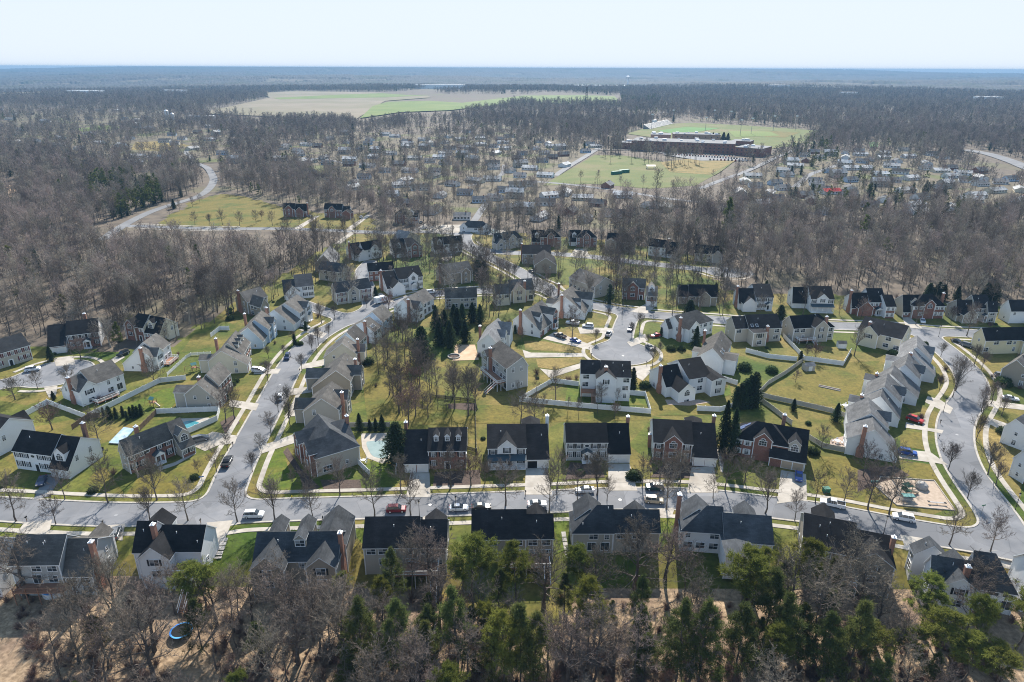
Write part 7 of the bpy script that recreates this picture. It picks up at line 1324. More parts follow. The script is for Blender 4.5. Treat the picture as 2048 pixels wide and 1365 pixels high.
# ------------------------------------------------------------------ the air
hb = MB(); hb.box(-22000, 22000, -400, 16000, -60, 104.0); hz = hb.mesh('haze', []) if False else None
hm = bpy.data.materials.new('air'); hm.use_nodes = True; nt = hm.node_tree; nt.nodes.remove(nt.nodes['Principled BSDF']); pv = nt.nodes.new('ShaderNodeVolumePrincipled')
pv.inputs['Color'].default_value = (0.215, 0.405, 0.63, 1); pv.inputs['Density'].default_value = 0.000105; pv.inputs['Anisotropy'].default_value = 0.0
nt.links.new(pv.outputs[0], nt.nodes['Material Output'].inputs['Volume']); MATS['air'] = hm
HZ_TOP = max(104.0, float(CZ.max()) + 3, 109.0)
hb = MB(); hb.box(-11500, 11500, -300, 14800, -62, HZ_TOP); ho = link('haze', hb.mesh('haze', ['air'])); tag(ho, 'thin blue air over the land', None, None, 'stuff')
# ================================================================== vehicles
def paint(name, c, rough=0.28): return mat(name, c, rough=rough, spec=0.5)
PAINTS = {'white': (.72, .73, .74), 'silver': (.42, .43, .44), 'grey': (.16, .165, .17), 'black': (.018, .019, .021), 'red': (.42, .022, .018), 'maroon': (.16, .015, .022), 'blue': (.02, .07, .28), 'navy': (.018, .03, .075), 'tan': (.40, .34, .25), 'green': (.02, .05, .045)}
for k, c in PAINTS.items(): paint('paint_' + k, c)
def loft(mb, prof, ys, mi=0):
    """prof: list of (x, z) loops at widths; builds body by lofting one side profile across half widths ys[(y, inset)]"""
    rows_ = [[(x, y, z) for x, z in pr] for y, pr in zip(ys, prof)]; n = len(rows_[0])
    for a, b in zip(rows_[:-1], rows_[1:]):
        for k in range(n): k2 = (k + 1) % n; mb.face([a[k], a[k2], b[k2], b[k]], mi)
    mb.face(rows_[0][::-1], mi); mb.face(rows_[-1], mi)
def shrink(pr, f, zc): 
    cx_ = sum(p[0] for p in pr) / len(pr); return [(cx_ + (x - cx_) * f, zc + (z - zc) * f) for x, z in pr]
KIT = {}
def car_meshes(kind):
    if kind in KIT: return KIT[kind]
    if kind == 'sedan': L, Wd, body, cab = 4.75, 1.82, [(-2.37, .42), (-2.34, .78), (-2.2, .92), (-1.45, 1.0), (.75, .98), (1.9, .86), (2.3, .70), (2.37, .42), (2.2, .26), (-2.2, .26)], [(-1.85, .96), (-1.05, 1.40), (.15, 1.43), (1.05, .94)]
    elif kind == 'suv': L, Wd, body, cab = 4.8, 1.92, [(-2.4, .45), (-2.4, .95), (-2.3, 1.08), (-1.6, 1.1), (1.0, 1.08), (2.1, 1.0), (2.38, .82), (2.4, .45), (2.2, .3), (-2.2, .3)], [(-2.28, 1.06), (-2.0, 1.68), (-.2, 1.74), (.5, 1.70), (1.25, 1.06)]
    elif kind == 'van': L, Wd, body, cab = 5.1, 1.98, [(-2.55, .45), (-2.55, 1.0), (-2.5, 1.1), (-1.6, 1.1), (1.4, 1.08), (2.3, .95), (2.55, .75), (2.55, .45), (2.3, .28), (-2.3, .28)], [(-2.5, 1.08), (-2.35, 1.74), (.4, 1.76), (1.85, 1.06)]
    else: L, Wd, body, cab = 5.7, 2.0, [(-2.85, .5), (-2.85, 1.02), (-2.8, 1.08), (-1.1, 1.08), (1.2, 1.1), (2.5, 1.05), (2.82, .9), (2.85, .5), (2.6, .36), (-2.6, .36)], [(-.95, 1.08), (-.75, 1.82), (.55, 1.84), (1.35, 1.08)]
    w2 = Wd / 2; b = MB(); zc = .65
    loft(b, [shrink(body, .93, zc), shrink(body, .985, zc), body, body, shrink(body, .985, zc), shrink(body, .93, zc)], [-w2, -w2 + .05, -w2 + .13, w2 - .13, w2 - .05, w2])
    c = MB(); base = [(x, z) for x, z in cab]; top = cab
    n = len(cab); lo = [(x, -w2 + .1, z) if z < 1.2 else (x * .98, -w2 + .28, z) for x, z in cab]; hi = [(x, -y, z) for x, y, z in lo]
    for k in range(n - 1): c.face([lo[k], lo[k + 1], hi[k + 1], hi[k]], 0 if (lo[k][2] > 1.3 and lo[k + 1][2] > 1.3) else 1)
    c.face(lo[::-1], 1); c.face(hi, 1)
    tops = [(x, y, z) for x, y, z in lo if z > 1.3]; x0_, x1_ = tops[0][0], tops[-1][0]; y0_ = tops[0][1]; zt = max(t[2] for t in tops)
    c.box(x0_ + .06, x1_ - .06, y0_ + .04, -y0_ - .04, zt - .05, zt + .03, 0)
    for xp in ((x0_ + x1_) / 2, x0_ + .1, x1_ - .1):
        for sg in (-1, 1): c.tube([(xp, sg * (w2 - .09), cab[0][1]), (xp, -sg * y0_ * 1.0, zt - .03)], .035, 4, 0)
    if kind == 'truck':
        b.box(-2.78, -1.0, -w2 + .12, w2 - .12, 1.09, 1.10, 1)
        for sg in (-1, 1): b.box(-2.83, -.95, sg * w2 - (.1 if sg > 0 else 0), sg * w2 + (.1 if sg < 0 else 0), 1.0, 1.3)
        b.box(-2.84, -2.76, -w2 + .1, w2 - .1, 1.0, 1.3)
    t = MB(); t.tube([(0, -.12, 0), (0, .12, 0)], .34 if kind in ('sedan',) else .38, 14); rm = MB(); rm.tube([(0, -.135, 0), (0, .135, 0)], .2, 10)
    hl = MB(); hl.box(-.1, .06, -.2, .2, -.08, .08); tl = MB(); tl.box(-.05, .08, -.16, .16, -.1, .12)
    KIT[kind] = (b, c, t.mesh('tyre', 'rubber'), rm.mesh('rim', 'metal_white'), hl.mesh('headlight', 'lamp_glass'), tl.mesh('tail_light', 'tail_red'), L, w2, .34 if kind == 'sedan' else .38, {}); return KIT[kind]
def car(kind, col, p0, p1, label, group='parked cars', at=None):
    """centre of the car at pixel p0, nose towards pixel p1"""
    a = GT(*p0); q_ = GT(*p1); rz = math.atan2(q_.y - a.y, q_.x - a.x); a = a.copy(); a.z = .06 if at is None else at
    b, c, ty, rm, hl, tl, L, w2, wr, cache = car_meshes(kind)
    if col not in cache: cache[col] = (b.mesh('body', ['paint_' + col, 'rubber']), c.mesh('cabin', ['paint_' + col, 'glass_pane']))
    nm = {'sedan': 'parked_car', 'suv': 'parked_car', 'van': 'parked_van', 'truck': 'pickup_truck'}[kind]
    o = thing(nm, label, {'truck': 'pickup truck', 'van': 'van'}.get(kind, 'car'), a, rz, group)
    link('body', cache[col][0], o); link('cabin', cache[col][1], o)
    for sx in (-1, 1):
        for sy in (-1, 1): w_ = link('wheel', ty, o, (sx * L * .305, sy * (w2 - .12), wr)); link('rim', rm, w_)
        link('headlight', hl, o, (L / 2 - .1, sx * (w2 - .32), .72)); link('tail_light', tl, o, (-L / 2 + .02, sx * (w2 - .3), .86))
    return o
for args in [('suv', 'white', (508, 1034), (540, 1033), 'white SUV parked on the near kerb below the street corner'), ('suv', 'maroon', (793, 1023), (820, 1022), 'dark red SUV parked on the main street by the bare trees'), ('sedan', 'white', (918, 1020), (940, 1019), 'white saloon with a sunroof parked next to a black car'), ('sedan', 'black', (963, 1018), (985, 1017), 'black saloon parked behind the roof of the tan house'),
    ('sedan', 'white', (1074, 1012), (1100, 1011), 'white car peeping over the small front gable roof'), ('sedan', 'white', (1169, 984), (1140, 985), 'white car on the far kerb by the pale grey house'), ('suv', 'green', (1309, 979), (1285, 978), 'dark green car on the far kerb before the arched gable brick house'), ('suv', 'tan', (1308, 1005), (1335, 1007), 'two tone tan SUV on the near kerb of the main street'),
    ('truck', 'white', (1664, 1012), (1630, 1005), 'white pickup parked right of the solar panel house drive'), ('suv', 'white', (1806, 1040), (1775, 1034), 'white SUV parked below the playground'), ('sedan', 'blue', (1597, 957), (1597, 970), 'bright blue car in the drive of the solar panel house'), ('suv', 'red', (1829, 843), (1850, 850), 'bright red car in a drive on the curve'), ('suv', 'blue', (1814, 909), (1835, 913), 'blue car in the lowest drive on the curve'),
    ('truck', 'black', (455, 928), (463, 912), 'black pickup parked on the hill street near the corner'), ('van', 'grey', (400, 882), (412, 879), 'grey minivan in the drive of the angled brick house'), ('sedan', 'navy', (84, 966), (75, 985), 'dark blue car in the asphalt drive of the oval window house'), ('suv', 'navy', (575, 717), (570, 728), 'dark blue SUV driving down the hill street'), ('suv', 'white', (562, 797), (568, 785), 'white SUV parked on the right kerb of the hill street'),
    ('van', 'white', (518, 744), (532, 745), 'white van in a drive left of the hill street'), ('sedan', 'silver', (611, 656), (622, 660), 'silver car in the drive of the white porch house'), ('sedan', 'white', (796, 590), (805, 588), 'white car in the drive of the bright white house'), ('suv', 'white', (862, 587), (872, 586), 'white SUV on the upper street by the sycamore'), ('truck', 'black', (1120, 675), (1104, 669), 'black pickup in the long drive of the court'), ('sedan', 'blue', (1151, 684), (1167, 689), 'blue saloon in the drive below the black pickup'),
    ('truck', 'white', (1145, 649), (1128, 647), 'white pickup with open bed at the chimney gabled house'), ('suv', 'white', (1176, 655), (1160, 654), 'white SUV behind the white pickup on the drive'), ('truck', 'silver', (1217, 671), (1222, 663), 'silver pickup parked on the left kerb of the court'), ('sedan', 'navy', (1260, 661), (1255, 672), 'dark blue car on the right kerb of the court'), ('sedan', 'red', (1311, 674), (1290, 678), 'red car in the drive right of the court'), ('sedan', 'grey', (1300, 698), (1310, 704), 'dark grey car on the rim of the court'),
    ('suv', 'white', (66, 742), (80, 740), 'white SUV at the kerb of the left court'), ('suv', 'black', (247, 711), (236, 716), 'black SUV in the drive of the left hipped brick house'), ('sedan', 'white', (2020, 800), (2040, 803), 'white car in a drive at the right edge'), ('suv', 'grey', (2003, 755), (2025, 757), 'grey SUV in a drive above the white one at the right edge'), ('sedan', 'black', (1914, 686), (1925, 690), 'black car at the kerb near the top of the curve'), ('suv', 'grey', (1935, 694), (1952, 699), 'dark grey car behind the bare trees at the top of the curve'), ('sedan', 'white', (1845, 645), (1848, 655), 'white car in the drive of the arched window house'),
    ('sedan', 'black', (209, 1071), (213, 1060), 'black car behind the grey backed house'), ('suv', 'grey', (232, 1071), (236, 1060), 'grey SUV behind the grey backed house'), ('sedan', 'black', (620, 434), (612, 440), 'black car beside the dark brick lawn house'), ('sedan', 'white', (722, 436), (714, 444), 'white car on the drive of the white garage gable house'), ('sedan', 'black', (842, 447), (835, 452), 'dark car by the wood edge brick house'), ('sedan', 'black', (1063, 545), (1054, 540), 'dark car at the end of a drive on the diagonal street'), ('sedan', 'silver', (1338, 1010), (1338, 1000), 'silver car partly hidden by a near roof') if False else ('sedan', 'silver', (1000, 492), (990, 488), 'silver car before the pale grey court house')]: car(*args)
# the delivery truck
def delivery_truck():
    a = GT(764, 606); q_ = GT(790, 599); rz = math.atan2(q_.y - a.y, q_.x - a.x); o = thing('delivery_truck', 'white box delivery truck with purple and orange lettering in the street', 'truck', (a.x, a.y, .05), rz, None)
    mb = MB(); mb.box(-3.6, 1.4, -1.2, 1.2, .75, 3.2); mb.box(-3.62, -3.58, -1.1, 1.1, .8, 3.1); link('cargo_box', mb.mesh('cargo_box', 'paint_white'), o)
    mb = MB(); pr = [(1.45, .5), (1.45, 2.5), (2.2, 2.55), (2.75, 1.6), (3.35, 1.35), (3.4, .5)]; loft(mb, [shrink(pr, .96, 1.4), pr, pr, shrink(pr, .96, 1.4)], [-1.1, -1.0, 1.0, 1.1]); link('cab', mb.mesh('cab', 'paint_white'), o)
    mb = MB(); mb.face([(2.28, -.9, 2.42), (2.28, .9, 2.42), (2.78, .9, 1.68), (2.78, -.9, 1.68)][::-1]); link('windscreen', mb.mesh('windscreen', 'glass_pane'), o)
    t = MB(); t.tube([(0, -.14, 0), (0, .14, 0)], .42, 14); tm = t.mesh('wheel', 'rubber')
    for x in (2.3, -2.3):
        for y in (-1.0, 1.0): link('wheel', tm, o, (x, y, .42))
    mat('letter_purple', (.06, .015, .16), rough=.5); mat('letter_orange', (.75, .13, .01), rough=.5)
    for txt, x, m in (('Fed', -2.55, 'letter_purple'), ('Ex', -.72, 'letter_orange')):
        cu = bpy.data.curves.new('lettering', 'FONT'); cu.body = txt; cu.size = 1.35; cu.extrude = .01; cu.materials.append(M(m))
        tmp = bpy.data.objects.new('tmp', cu); COL.objects.link(tmp); dg = bpy.context.evaluated_depsgraph_get(); me = bpy.data.meshes.new_from_object(tmp.evaluated_get(dg)); bpy.data.objects.remove(tmp)
        l_ = link('lettering', me, o, (x, -1.215, 1.55)); l_.rotation_euler = (PI / 2, 0, 0)
delivery_truck()
# ================================================================== fences
def fence_kit(m, h, style):
    p = MB(); q_ = MB()
    q_.box(-.065, .065, -.065, .065, -.3, h + .08); q_.box(-.085, .085, -.085, .085, h + .08, h + .13)
    if style == 'solid':
        p.box(-.5, .5, -.02, .02, .06, h - .05); p.box(-.5, .5, -.035, .035, h - .12, h); p.box(-.5, .5, -.035, .035, .05, .17)
        for i in range(12): x = -.5 + (i + .5) / 12; p.box(x - .03, x + .03, -.028, .028, .17, h - .12)
    elif style == 'picket':
        for z in (.3, h - .25): p.box(-.5, .5, -.03, .03, z, z + .09)
        for i in range(14): x = -.5 + (i + .5) / 14; p.box(x - .022, x + .022, -.04, -.0, .06, h)
    else:
        for z in (.35, .75, 1.1): p.box(-.5, .5, -.03, .03, z, z + .12)
    return p.mesh('panel', m), q_.mesh('post', m)
FK = {'white': fence_kit('vinyl_fence', 1.8, 'solid'), 'tan': fence_kit('fence_tan', 1.7, 'solid'), 'wood': fence_kit('fence_wood', 1.7, 'solid'), 'rail': fence_kit('fence_wood', 1.25, 'rail'), 'black': fence_kit('metal_black', 1.3, 'picket'), 'picket': fence_kit('vinyl_fence', 1.25, 'picket')}
def fence(kind, pts, label):
    P = [GT(*p) for p in pts]; o = thing('fence', label, 'fence', P[0], 0); pm, qm = FK[kind]
    for a, b in zip(P[:-1], P[1:]):
        L = (b - a).length; n = max(1, round(L / 2.4)); r = math.atan2(b.y - a.y, b.x - a.x)
        for i in range(n):
            c = a + (b - a) * ((i + .5) / n) - P[0]; link('panel', pm, o, (c.x, c.y, 0), r, (L / n - .12, 1, 1)); e = a + (b - a) * (i / n) - P[0]; link('post', qm, o, (e.x, e.y, 0), r)
    e = P[-1] - P[0]; link('post', qm, o, (e.x, e.y, 0))
for k, pts, lab in [('white', [(52, 833), (96, 809), (172, 838)], 'white panel fence with a peak behind the oval window house'), ('white', [(179, 836), (215, 818), (320, 766), (372, 760)], 'long white panel fence climbing right across the left lawns'), ('white', [(314, 828), (440, 823), (435, 842), (376, 868)], 'white panel fence round the small swimming pool'),
    ('wood', [(145, 860), (178, 837), (200, 836)], 'brown wooden fence behind the oval window house'), ('wood', [(281, 861), (313, 829)], 'brown wooden fence beside the angled brick house'), ('picket', [(335, 752), (372, 718), (382, 712), (422, 710)], 'white picket fence between the left back lawns'), ('white', [(422, 675), (440, 661), (459, 661)], 'short white fence at the left wood edge'),
    ('white', [(1039, 804), (1150, 815), (1301, 828), (1290, 793), (1251, 790)], 'long white panel fence round the red deck house lawn'), ('white', [(1039, 804), (1105, 766), (1157, 773)], 'white fence side running up to the red deck house'), ('white', [(1394, 822), (1440, 824), (1478, 812)], 'short white fence above the solar panel house'), ('white', [(1436, 759), (1474, 771)], 'tan white fence beside the skylit wing'),
    ('white', [(1491, 705), (1536, 717), (1593, 723)], 'white fence behind the skylit wing going right'), ('white', [(1566, 675), (1596, 707), (1608, 721), (1686, 732), (1701, 706)], 'white fence with a corner on the right common lawn'), ('tan', [(1606, 724), (1570, 750), (1536, 770), (1515, 792), (1540, 799)], 'tan fence running diagonally down the right lawns'), ('tan', [(1540, 799), (1600, 812), (1661, 826), (1690, 836)], 'tan fence along the bottom of the right lawn'), ('tan', [(1500, 790), (1536, 815), (1583, 851)], 'tan fence behind the solar panel house'),
    ('tan', [(1618, 880), (1646, 897), (1701, 908)], 'tan fence beside the lowest curve house'), ('tan', [(682, 855), (780, 855)], 'tan fence behind the covered pool'), ('white', [(714, 927), (740, 953)], 'low white fence by the corner brick house patio'), ('white', [(792, 950), (797, 910)], 'low white fence right of the covered pool lawn'), ('black', [(862, 796), (950, 805), (953, 905)], 'thin dark rail fence on the middle lawn'), ('rail', [(745, 690), (800, 692), (830, 690)], 'brown rail fence across the upper common'), ('black', [(800, 900), (812, 903)], 'short black metal fence left of the three dormer house'), ('black', [(934, 900), (954, 906)], 'short black metal fence right of the three dormer house')]: fence(k, pts, lab)
# ================================================================== street furniture
def lamp(px, py, h, label):
    p = GT(px, py); o = thing('street_lamp', label, 'street lamp', p, 0, 'street lamps'); mb = MB(); mb.tube([(0, 0, -.1), (0, 0, .5), (0, 0, h)], [.13, .07, .05], 8); link('pole', mb.mesh('pole', 'metal_black'), o)
    mb = MB(); mb.tube([(0, 0, h), (0, 0, h + .12), (0, 0, h + .6)], [.08, .16, .22], 8); link('lantern', mb.mesh('lantern', 'lamp_glass'), o); mb = MB(); mb.tube([(0, 0, h + .6), (0, 0, h + .68), (0, 0, h + .95)], [.28, .26, .03], 8); link('cap', mb.mesh('cap', 'metal_black'), o)
for px, py, h, lab in [(1767, 1068, 4.2, 'black street lamp below the playground car'), (2030, 1021, 4.2, 'black street lamp on the right verge of the curve'), (1886, 826, 4.2, 'black street lamp on the left verge of the curve'), (912, 1028, 4.2, 'black street lamp beside the white saloon'), (1299, 972, 4.0, 'black street lamp before the arched gable brick house'), (1877, 674, 4.2, 'black street lamp on the island corner of the curve'), (1244, 640, 4.2, 'black street lamp at the mouth of the court'), (839, 1034, 3.8, 'black street lamp at the end of the beige house drive'), (633, 700, 4.0, 'black street lamp halfway up the hill street')]: lamp(px, py, h, lab)
mb = MB(); mb.box(-.06, .06, -.06, .06, -.2, 1.15); MBX_P = mb.mesh('post', 'fence_wood'); mb = MB(); mb.box(-.12, .12, -.28, .28, 1.08, 1.3); mb.tube([(0, -.28, 1.3), (0, .28, 1.3)], .12, 8); mb.box(.12, .15, -.1, .1, 1.25, 1.5); MBX_B = mb.mesh('box', 'metal_black')
for px, py, lab in [(54, 1043, 'left end drive'), (207, 1051, 'grey backed house drive'), (402, 1048, 'white cross gabled house drive'), (466, 893, 'angled brick house drive'), (646, 1043, 'three gabled tan house'), (864, 991, 'three dormer house drive'), (1051, 991, 'porch house drive'), (1379, 979, 'arched gable brick house drive'), (1553, 995, 'solar panel house drive'), (1877, 878, 'red car drive'), (1880, 848, 'second drive of the curve'), (1886, 905, 'lowest drive of the curve'), (1183, 714, 'court rim'), (1293, 730, 'right court drive'), (1178, 702, 'court drive with the pickup'), (670, 636, 'top of the hill street'), (650, 668, 'middle of the hill street'), (600, 745, 'hill street verge by the tan gables'), (1254, 619, 'street junction by the court'), (1232, 618, 'dormer brick house')]:
    p = GT(px, py); o = thing('mailbox', 'black mailbox on a post at the ' + lab, 'mailbox', p, random.uniform(-.3, .3), 'mailboxes'); link('post', MBX_P, o); link('box', MBX_B, o)
p = GT(584, 996); o = thing('fire_hydrant', 'yellow fire hydrant on the verge below the corner brick house', 'fire hydrant', p); mb = MB(); mb.tube([(0, 0, 0), (0, 0, .55), (0, 0, .68), (0, 0, .78)], [.14, .13, .17, .04], 8); mb.tube([(-.25, 0, .42), (.25, 0, .42)], .07, 6); mat('hydrant_yellow', (.62, .45, .03), rough=.5); link('barrel', mb.mesh('barrel', 'hydrant_yellow'), o)
def street_sign(px, py, label, m):
    p = GT(px, py); o = thing('street_sign', label, 'street sign', p, .3); mb = MB(); mb.tube([(0, 0, -.1), (0, 0, 2.9)], .05, 6); link('pole', mb.mesh('pole', 'metal_grey'), o); mb = MB(); mb.box(-.6, .6, -.015, .015, 2.55, 2.85); link('sign_blade', mb.mesh('sign_blade', m), o)
mat('sign_green', (.01, .14, .06), rough=.5); mat('sign_blue', (.02, .12, .35), rough=.5); street_sign(1962, 1030, 'green street name sign at the corner below the playground', 'sign_green'); street_sign(406, 972, 'small blue sign on the corner lot by the hill street', 'sign_blue')
p = GT(1652, 984); o = thing('utility_box', 'green metal utility box on the lawn beside the solar panel house drive', 'utility box', p, .1); mb = MB(); mb.box(-.8, .8, -.6, .6, 0, 1.1); mb.box(-.85, .85, -.65, .65, 1.1, 1.2); link('cabinet', mb.mesh('cabinet', 'green_box'), o)
# ---- pools, terraces, sheds
def pool(name, label, cat, deck, water, wm, dm='concrete'):
    c = GT(*water[0]); o = thing(name, label, cat, (c.x, c.y, 0)); 
    def poly(pts, z): 
        l_ = smooth_line([GT(*p) for p in pts + pts[:2]], 1.0); return [(x - c.x, y - c.y) for x, y in l_[:max(4, int(len(l_) * len(pts) / (len(pts) + 1)))]]
    mb = MB(); mb.prism([(GT(*p).x - c.x, GT(*p).y - c.y) for p in deck][::-1] if False else [(GT(*p).x - c.x, GT(*p).y - c.y) for p in deck], -.05, .06); link('pool_deck', mb.mesh('pool_deck', dm), o)
    mb = MB(); mb.prism(poly(water, 0), .05, .085); link('water' if 'water' in wm else 'cover', mb.mesh('cover', wm), o)
pool('swimming_pool', 'swimming pool under a pale green winter cover behind the corner brick house', 'swimming pool', [(722, 868), (790, 866), (793, 918), (764, 928), (735, 917), (724, 895)], [(734, 884), (760, 882), (779, 884), (781, 905), (768, 917), (748, 914), (738, 902)], 'pool_cover')
pool('swimming_pool', 'small blue green swimming pool inside the white fence', 'swimming pool', [(355, 838), (418, 836), (426, 846), (380, 865), (362, 858)], [(366, 845), (380, 842), (398, 846), (396, 855), (380, 859), (370, 855)], 'pool_water')
pool('swimming_pool', 'neighbourhood pool beside the long pool house', 'swimming pool', [(938, 463), (985, 456), (1012, 463), (998, 472), (955, 469)], [(965, 463), (985, 459), (1000, 464), (985, 468)], 'pool_cover')
p = GT(243, 874); o = thing('patio_cover', 'pale blue tarpaulin over the terrace behind the angled brick house', 'tarpaulin', p); mb = MB(); pts = [(218, 888), (248, 857), (270, 860), (242, 890)]; q_ = [GT(*a) - p for a in pts]; mb.prism([(a.x, a.y) for a in q_], .15, .4); mat('tarp_pale', (.26, .38, .50), (.42, .50, .56), scale=.7, rough=.4); link('tarpaulin', mb.mesh('tarpaulin', 'tarp_pale'), o)
def trampoline(px, py, r, label):
    p = GT(px, py); o = thing('trampoline', label, 'trampoline', p); n = 24; mb = MB(); ring_ = lambda R_, z: [(R_ * math.cos(2 * PI * i / n), R_ * math.sin(2 * PI * i / n), z) for i in range(n)]
    a, b = ring_(r, .9), ring_(r * .86, .92)
    for i in range(n): mb.face([a[i], a[(i + 1) % n], b[(i + 1) % n], b[i]])
    mb.tube(ring_(r, .88) + [ring_(r, .88)[0]], .05, 5); link('rim_pad', mb.mesh('rim_pad', 'tarp_blue'), o); mb = MB(); mb.face(ring_(r * .86, .9)); link('jumping_mat', mb.mesh('jumping_mat', 'rubber'), o)
    lg = MB(); lg.tube([(0, 0, -.4), (0, 0, .9)], .04, 5); lm = lg.mesh('leg', 'metal_grey'); pl = MB(); pl.tube([(0, 0, .9), (0, 0, 2.5)], .03, 5); pm = pl.mesh('net_pole', 'metal_grey')
    for i in range(6): a_ = 2 * PI * i / 6; link('leg', lm, o, (r * .95 * math.cos(a_), r * .95 * math.sin(a_), 0)); link('net_pole', pm, o, (r * math.cos(a_), r * math.sin(a_), 0))
trampoline(364, 1268, 2.1, 'round trampoline with a blue rim in the near wood clearing')
p = GT(114, 1183); p.z = hgt(p.x, p.y); o = thing('round_pool', 'small pool under a bright blue cover below the wooden deck', 'pool', p); n = 20; mb = MB(); mb.tube([(0, 0, 0), (0, 0, 1.3)], 2.6, 24); link('pool_wall', mb.mesh('pool_wall', 'metal_white'), o); mb = MB(); mb.tube([(0, 0, 1.3), (0, 0, 1.42), (0, 0, 1.5)], [2.66, 2.5, .1], 24); link('cover', mb.mesh('cover', 'tarp_blue'), o)
def shed(px, py, L, Wd, h, rz, wall, roof, label):
    p = GT(px, py); p.z = hgt(p.x, p.y) - .05; o = thing('garden_shed', label, 'shed', p, rz, 'garden sheds'); mb = MB(); rb = MB(); zr = h + Wd * .32
    for sx in (-1, 1): mb.face([(sx * L / 2, -Wd / 2, 0), (sx * L / 2, Wd / 2, 0), (sx * L / 2, Wd / 2, h), (sx * L / 2, 0, zr), (sx * L / 2, -Wd / 2, h)])
    for sy in (-1, 1): mb.face([(-L / 2, sy * Wd / 2, 0), (L / 2, sy * Wd / 2, 0), (L / 2, sy * Wd / 2, h), (-L / 2, sy * Wd / 2, h)]); rb.box(0, 1, 0, 1, 0, 1) if False else rb.face([(-L / 2 - .15, sy * (Wd / 2 + .15), h - .08), (L / 2 + .15, sy * (Wd / 2 + .15), h - .08), (L / 2 + .15, 0, zr + .06), (-L / 2 - .15, 0, zr + .06)])
    link('wall', mb.mesh('wall', wall), o); link('roof', rb.mesh('roof', roof, uv=True), o); d = MB(); d.box(-.7, .7, -.04, .03, .05, 1.9); link('door', d.mesh('door', 'trim_white'), o, (0, -Wd / 2, 0))
shed(1616, 740, 3.6, 2.6, 2.1, .2, 'siding_beige', 'roof_grey', 'beige garden shed at the white fence corner on the right lawn'); shed(1682, 695, 3.0, 2.4, 2.0, -.1, 'siding_white', 'roof_brown', 'white garden shed behind the small white back deck'); shed(1648, 1212, 3.0, 2.4, 2.2, .1, 'siding_tan', 'roof_grey', 'tan garden shed in the wood under the opposite playground house'); shed(980, 1262, 3.2, 2.6, 2.3, .3, 'fence_wood', 'roof_dark', 'dark brown garden shed under the lone tall pine')
def steps(pts, n, w, label):
    P = smooth_line([GT(*p) for p in pts], .3); o = tag(link('garden_path', None, None, (P[0][0], P[0][1], 0)), None, None, None, 'structure'); mb = MB(); mb.box(-w / 2, w / 2, -.32, .32, -.05, .07); me = mb.mesh('stepping_stone', 'stone')
    for i in range(n):
        q_ = P[int(i * (len(P) - 1) / max(1, n - 1))]; link('stepping_stone', me, o, (q_[0] - P[0][0], q_[1] - P[0][1], hgt(q_[0], q_[1]) + .02), random.uniform(-.12, .12))
steps([(1127, 1066), (1130, 1085), (1134, 1105), (1143, 1128)], 14, 1.0, ''); steps([(449, 1078), (443, 1095), (436, 1116)], 9, 1.5, '')
# fire pit ring and terrace steps
p = GT(908, 714); o = thing('fire_pit', 'round pale stone fire pit ring on the bare terrace', 'fire pit', p); n = 26; blk = MB(); blk.box(-.28, .28, -.16, .16, 0, .45); bm_ = blk.mesh('stone', 'stone')
for i in range(n): a = 2 * PI * i / n; link('stone', bm_, o, (2.2 * math.cos(a), 2.2 * math.sin(a), 0), a + PI / 2)
mb = MB(); mb.prism([(2.0 * math.cos(2 * PI * i / 20), 2.0 * math.sin(2 * PI * i / 20)) for i in range(20)], .01, .07); link('ash_bed', mb.mesh('ash_bed', 'mulch'), o)
p = GT(1659, 777); o = thing('planter_bed', 'long narrow log edged planter on the right common lawn', 'planter', p, math.atan2(*(lambda v: (v.y, v.x))(GT(1680, 781) - GT(1638, 772)))); lg = MB(); lg.box(-3.4, 3.4, -.12, .12, 0, .3); lm = lg.mesh('log', 'stone')
for y in (-.6, .6): link('log', lm, o, (0, y, 0))
mb = MB(); mb.box(-3.35, 3.35, -.5, .5, 0, .2); link('soil', mb.mesh('soil', 'mulch'), o)
def playset(px, py, rz, label):
    p = GT(px, py); o = thing('play_set', label, 'play set', p, rz, 'garden play sets'); mb = MB()
    for x in (-.7, .7):
        for y in (-.7, .7): mb.box(x - .06, x + .06, y - .06, y + .06, 0, 2.6)
    mb.box(-.75, .75, -.75, .75, 1.3, 1.4); link('tower', mb.mesh('tower', 'deck_wood'), o); mb = MB()
    for s in (-1, 1): mb.face([(-.95, s * .95, 2.5), (.95, s * .95, 2.5), (.95, 0, 3.2), (-.95, 0, 3.2)])
    mat('awning_teal', (.10, .24, .22), rough=.6) if 'awning_teal' not in MATS else None; link('awning', mb.mesh('awning', 'awning_teal'), o); mb = MB(); mb.tube([(.75, 0, 1.35), (1.6, 0, .8), (2.6, 0, .25)], [.28, .28, .26], 6); link('slide', mb.mesh('slide', 'play_tan'), o)
    mb = MB(); mb.tube([(-.75, 0, 2.3), (-3.0, 0, 2.3)], .06, 5); mb.tube([(-3.0, 0, 2.3), (-3.2, -1, 0)], .05, 5); mb.tube([(-3.0, 0, 2.3), (-3.2, 1, 0)], .05, 5); link('swing_beam', mb.mesh('swing_beam', 'deck_wood'), o)
    s_ = MB(); s_.box(-.25, .25, -.12, .12, .5, .54); s_.tube([(-.22, 0, .54), (-.22, 0, 2.3)], .012, 3); s_.tube([(.22, 0, .54), (.22, 0, 2.3)], .012, 3); sm = s_.mesh('swing', 'rubber')
    for x in (-1.4, -2.3): link('swing', sm, o, (x, 0, 0))
playset(308, 812, -.4, 'teal roofed play set on the fenced left lawn'); playset(389, 742, .6, 'teal roofed play set behind the terrace house')
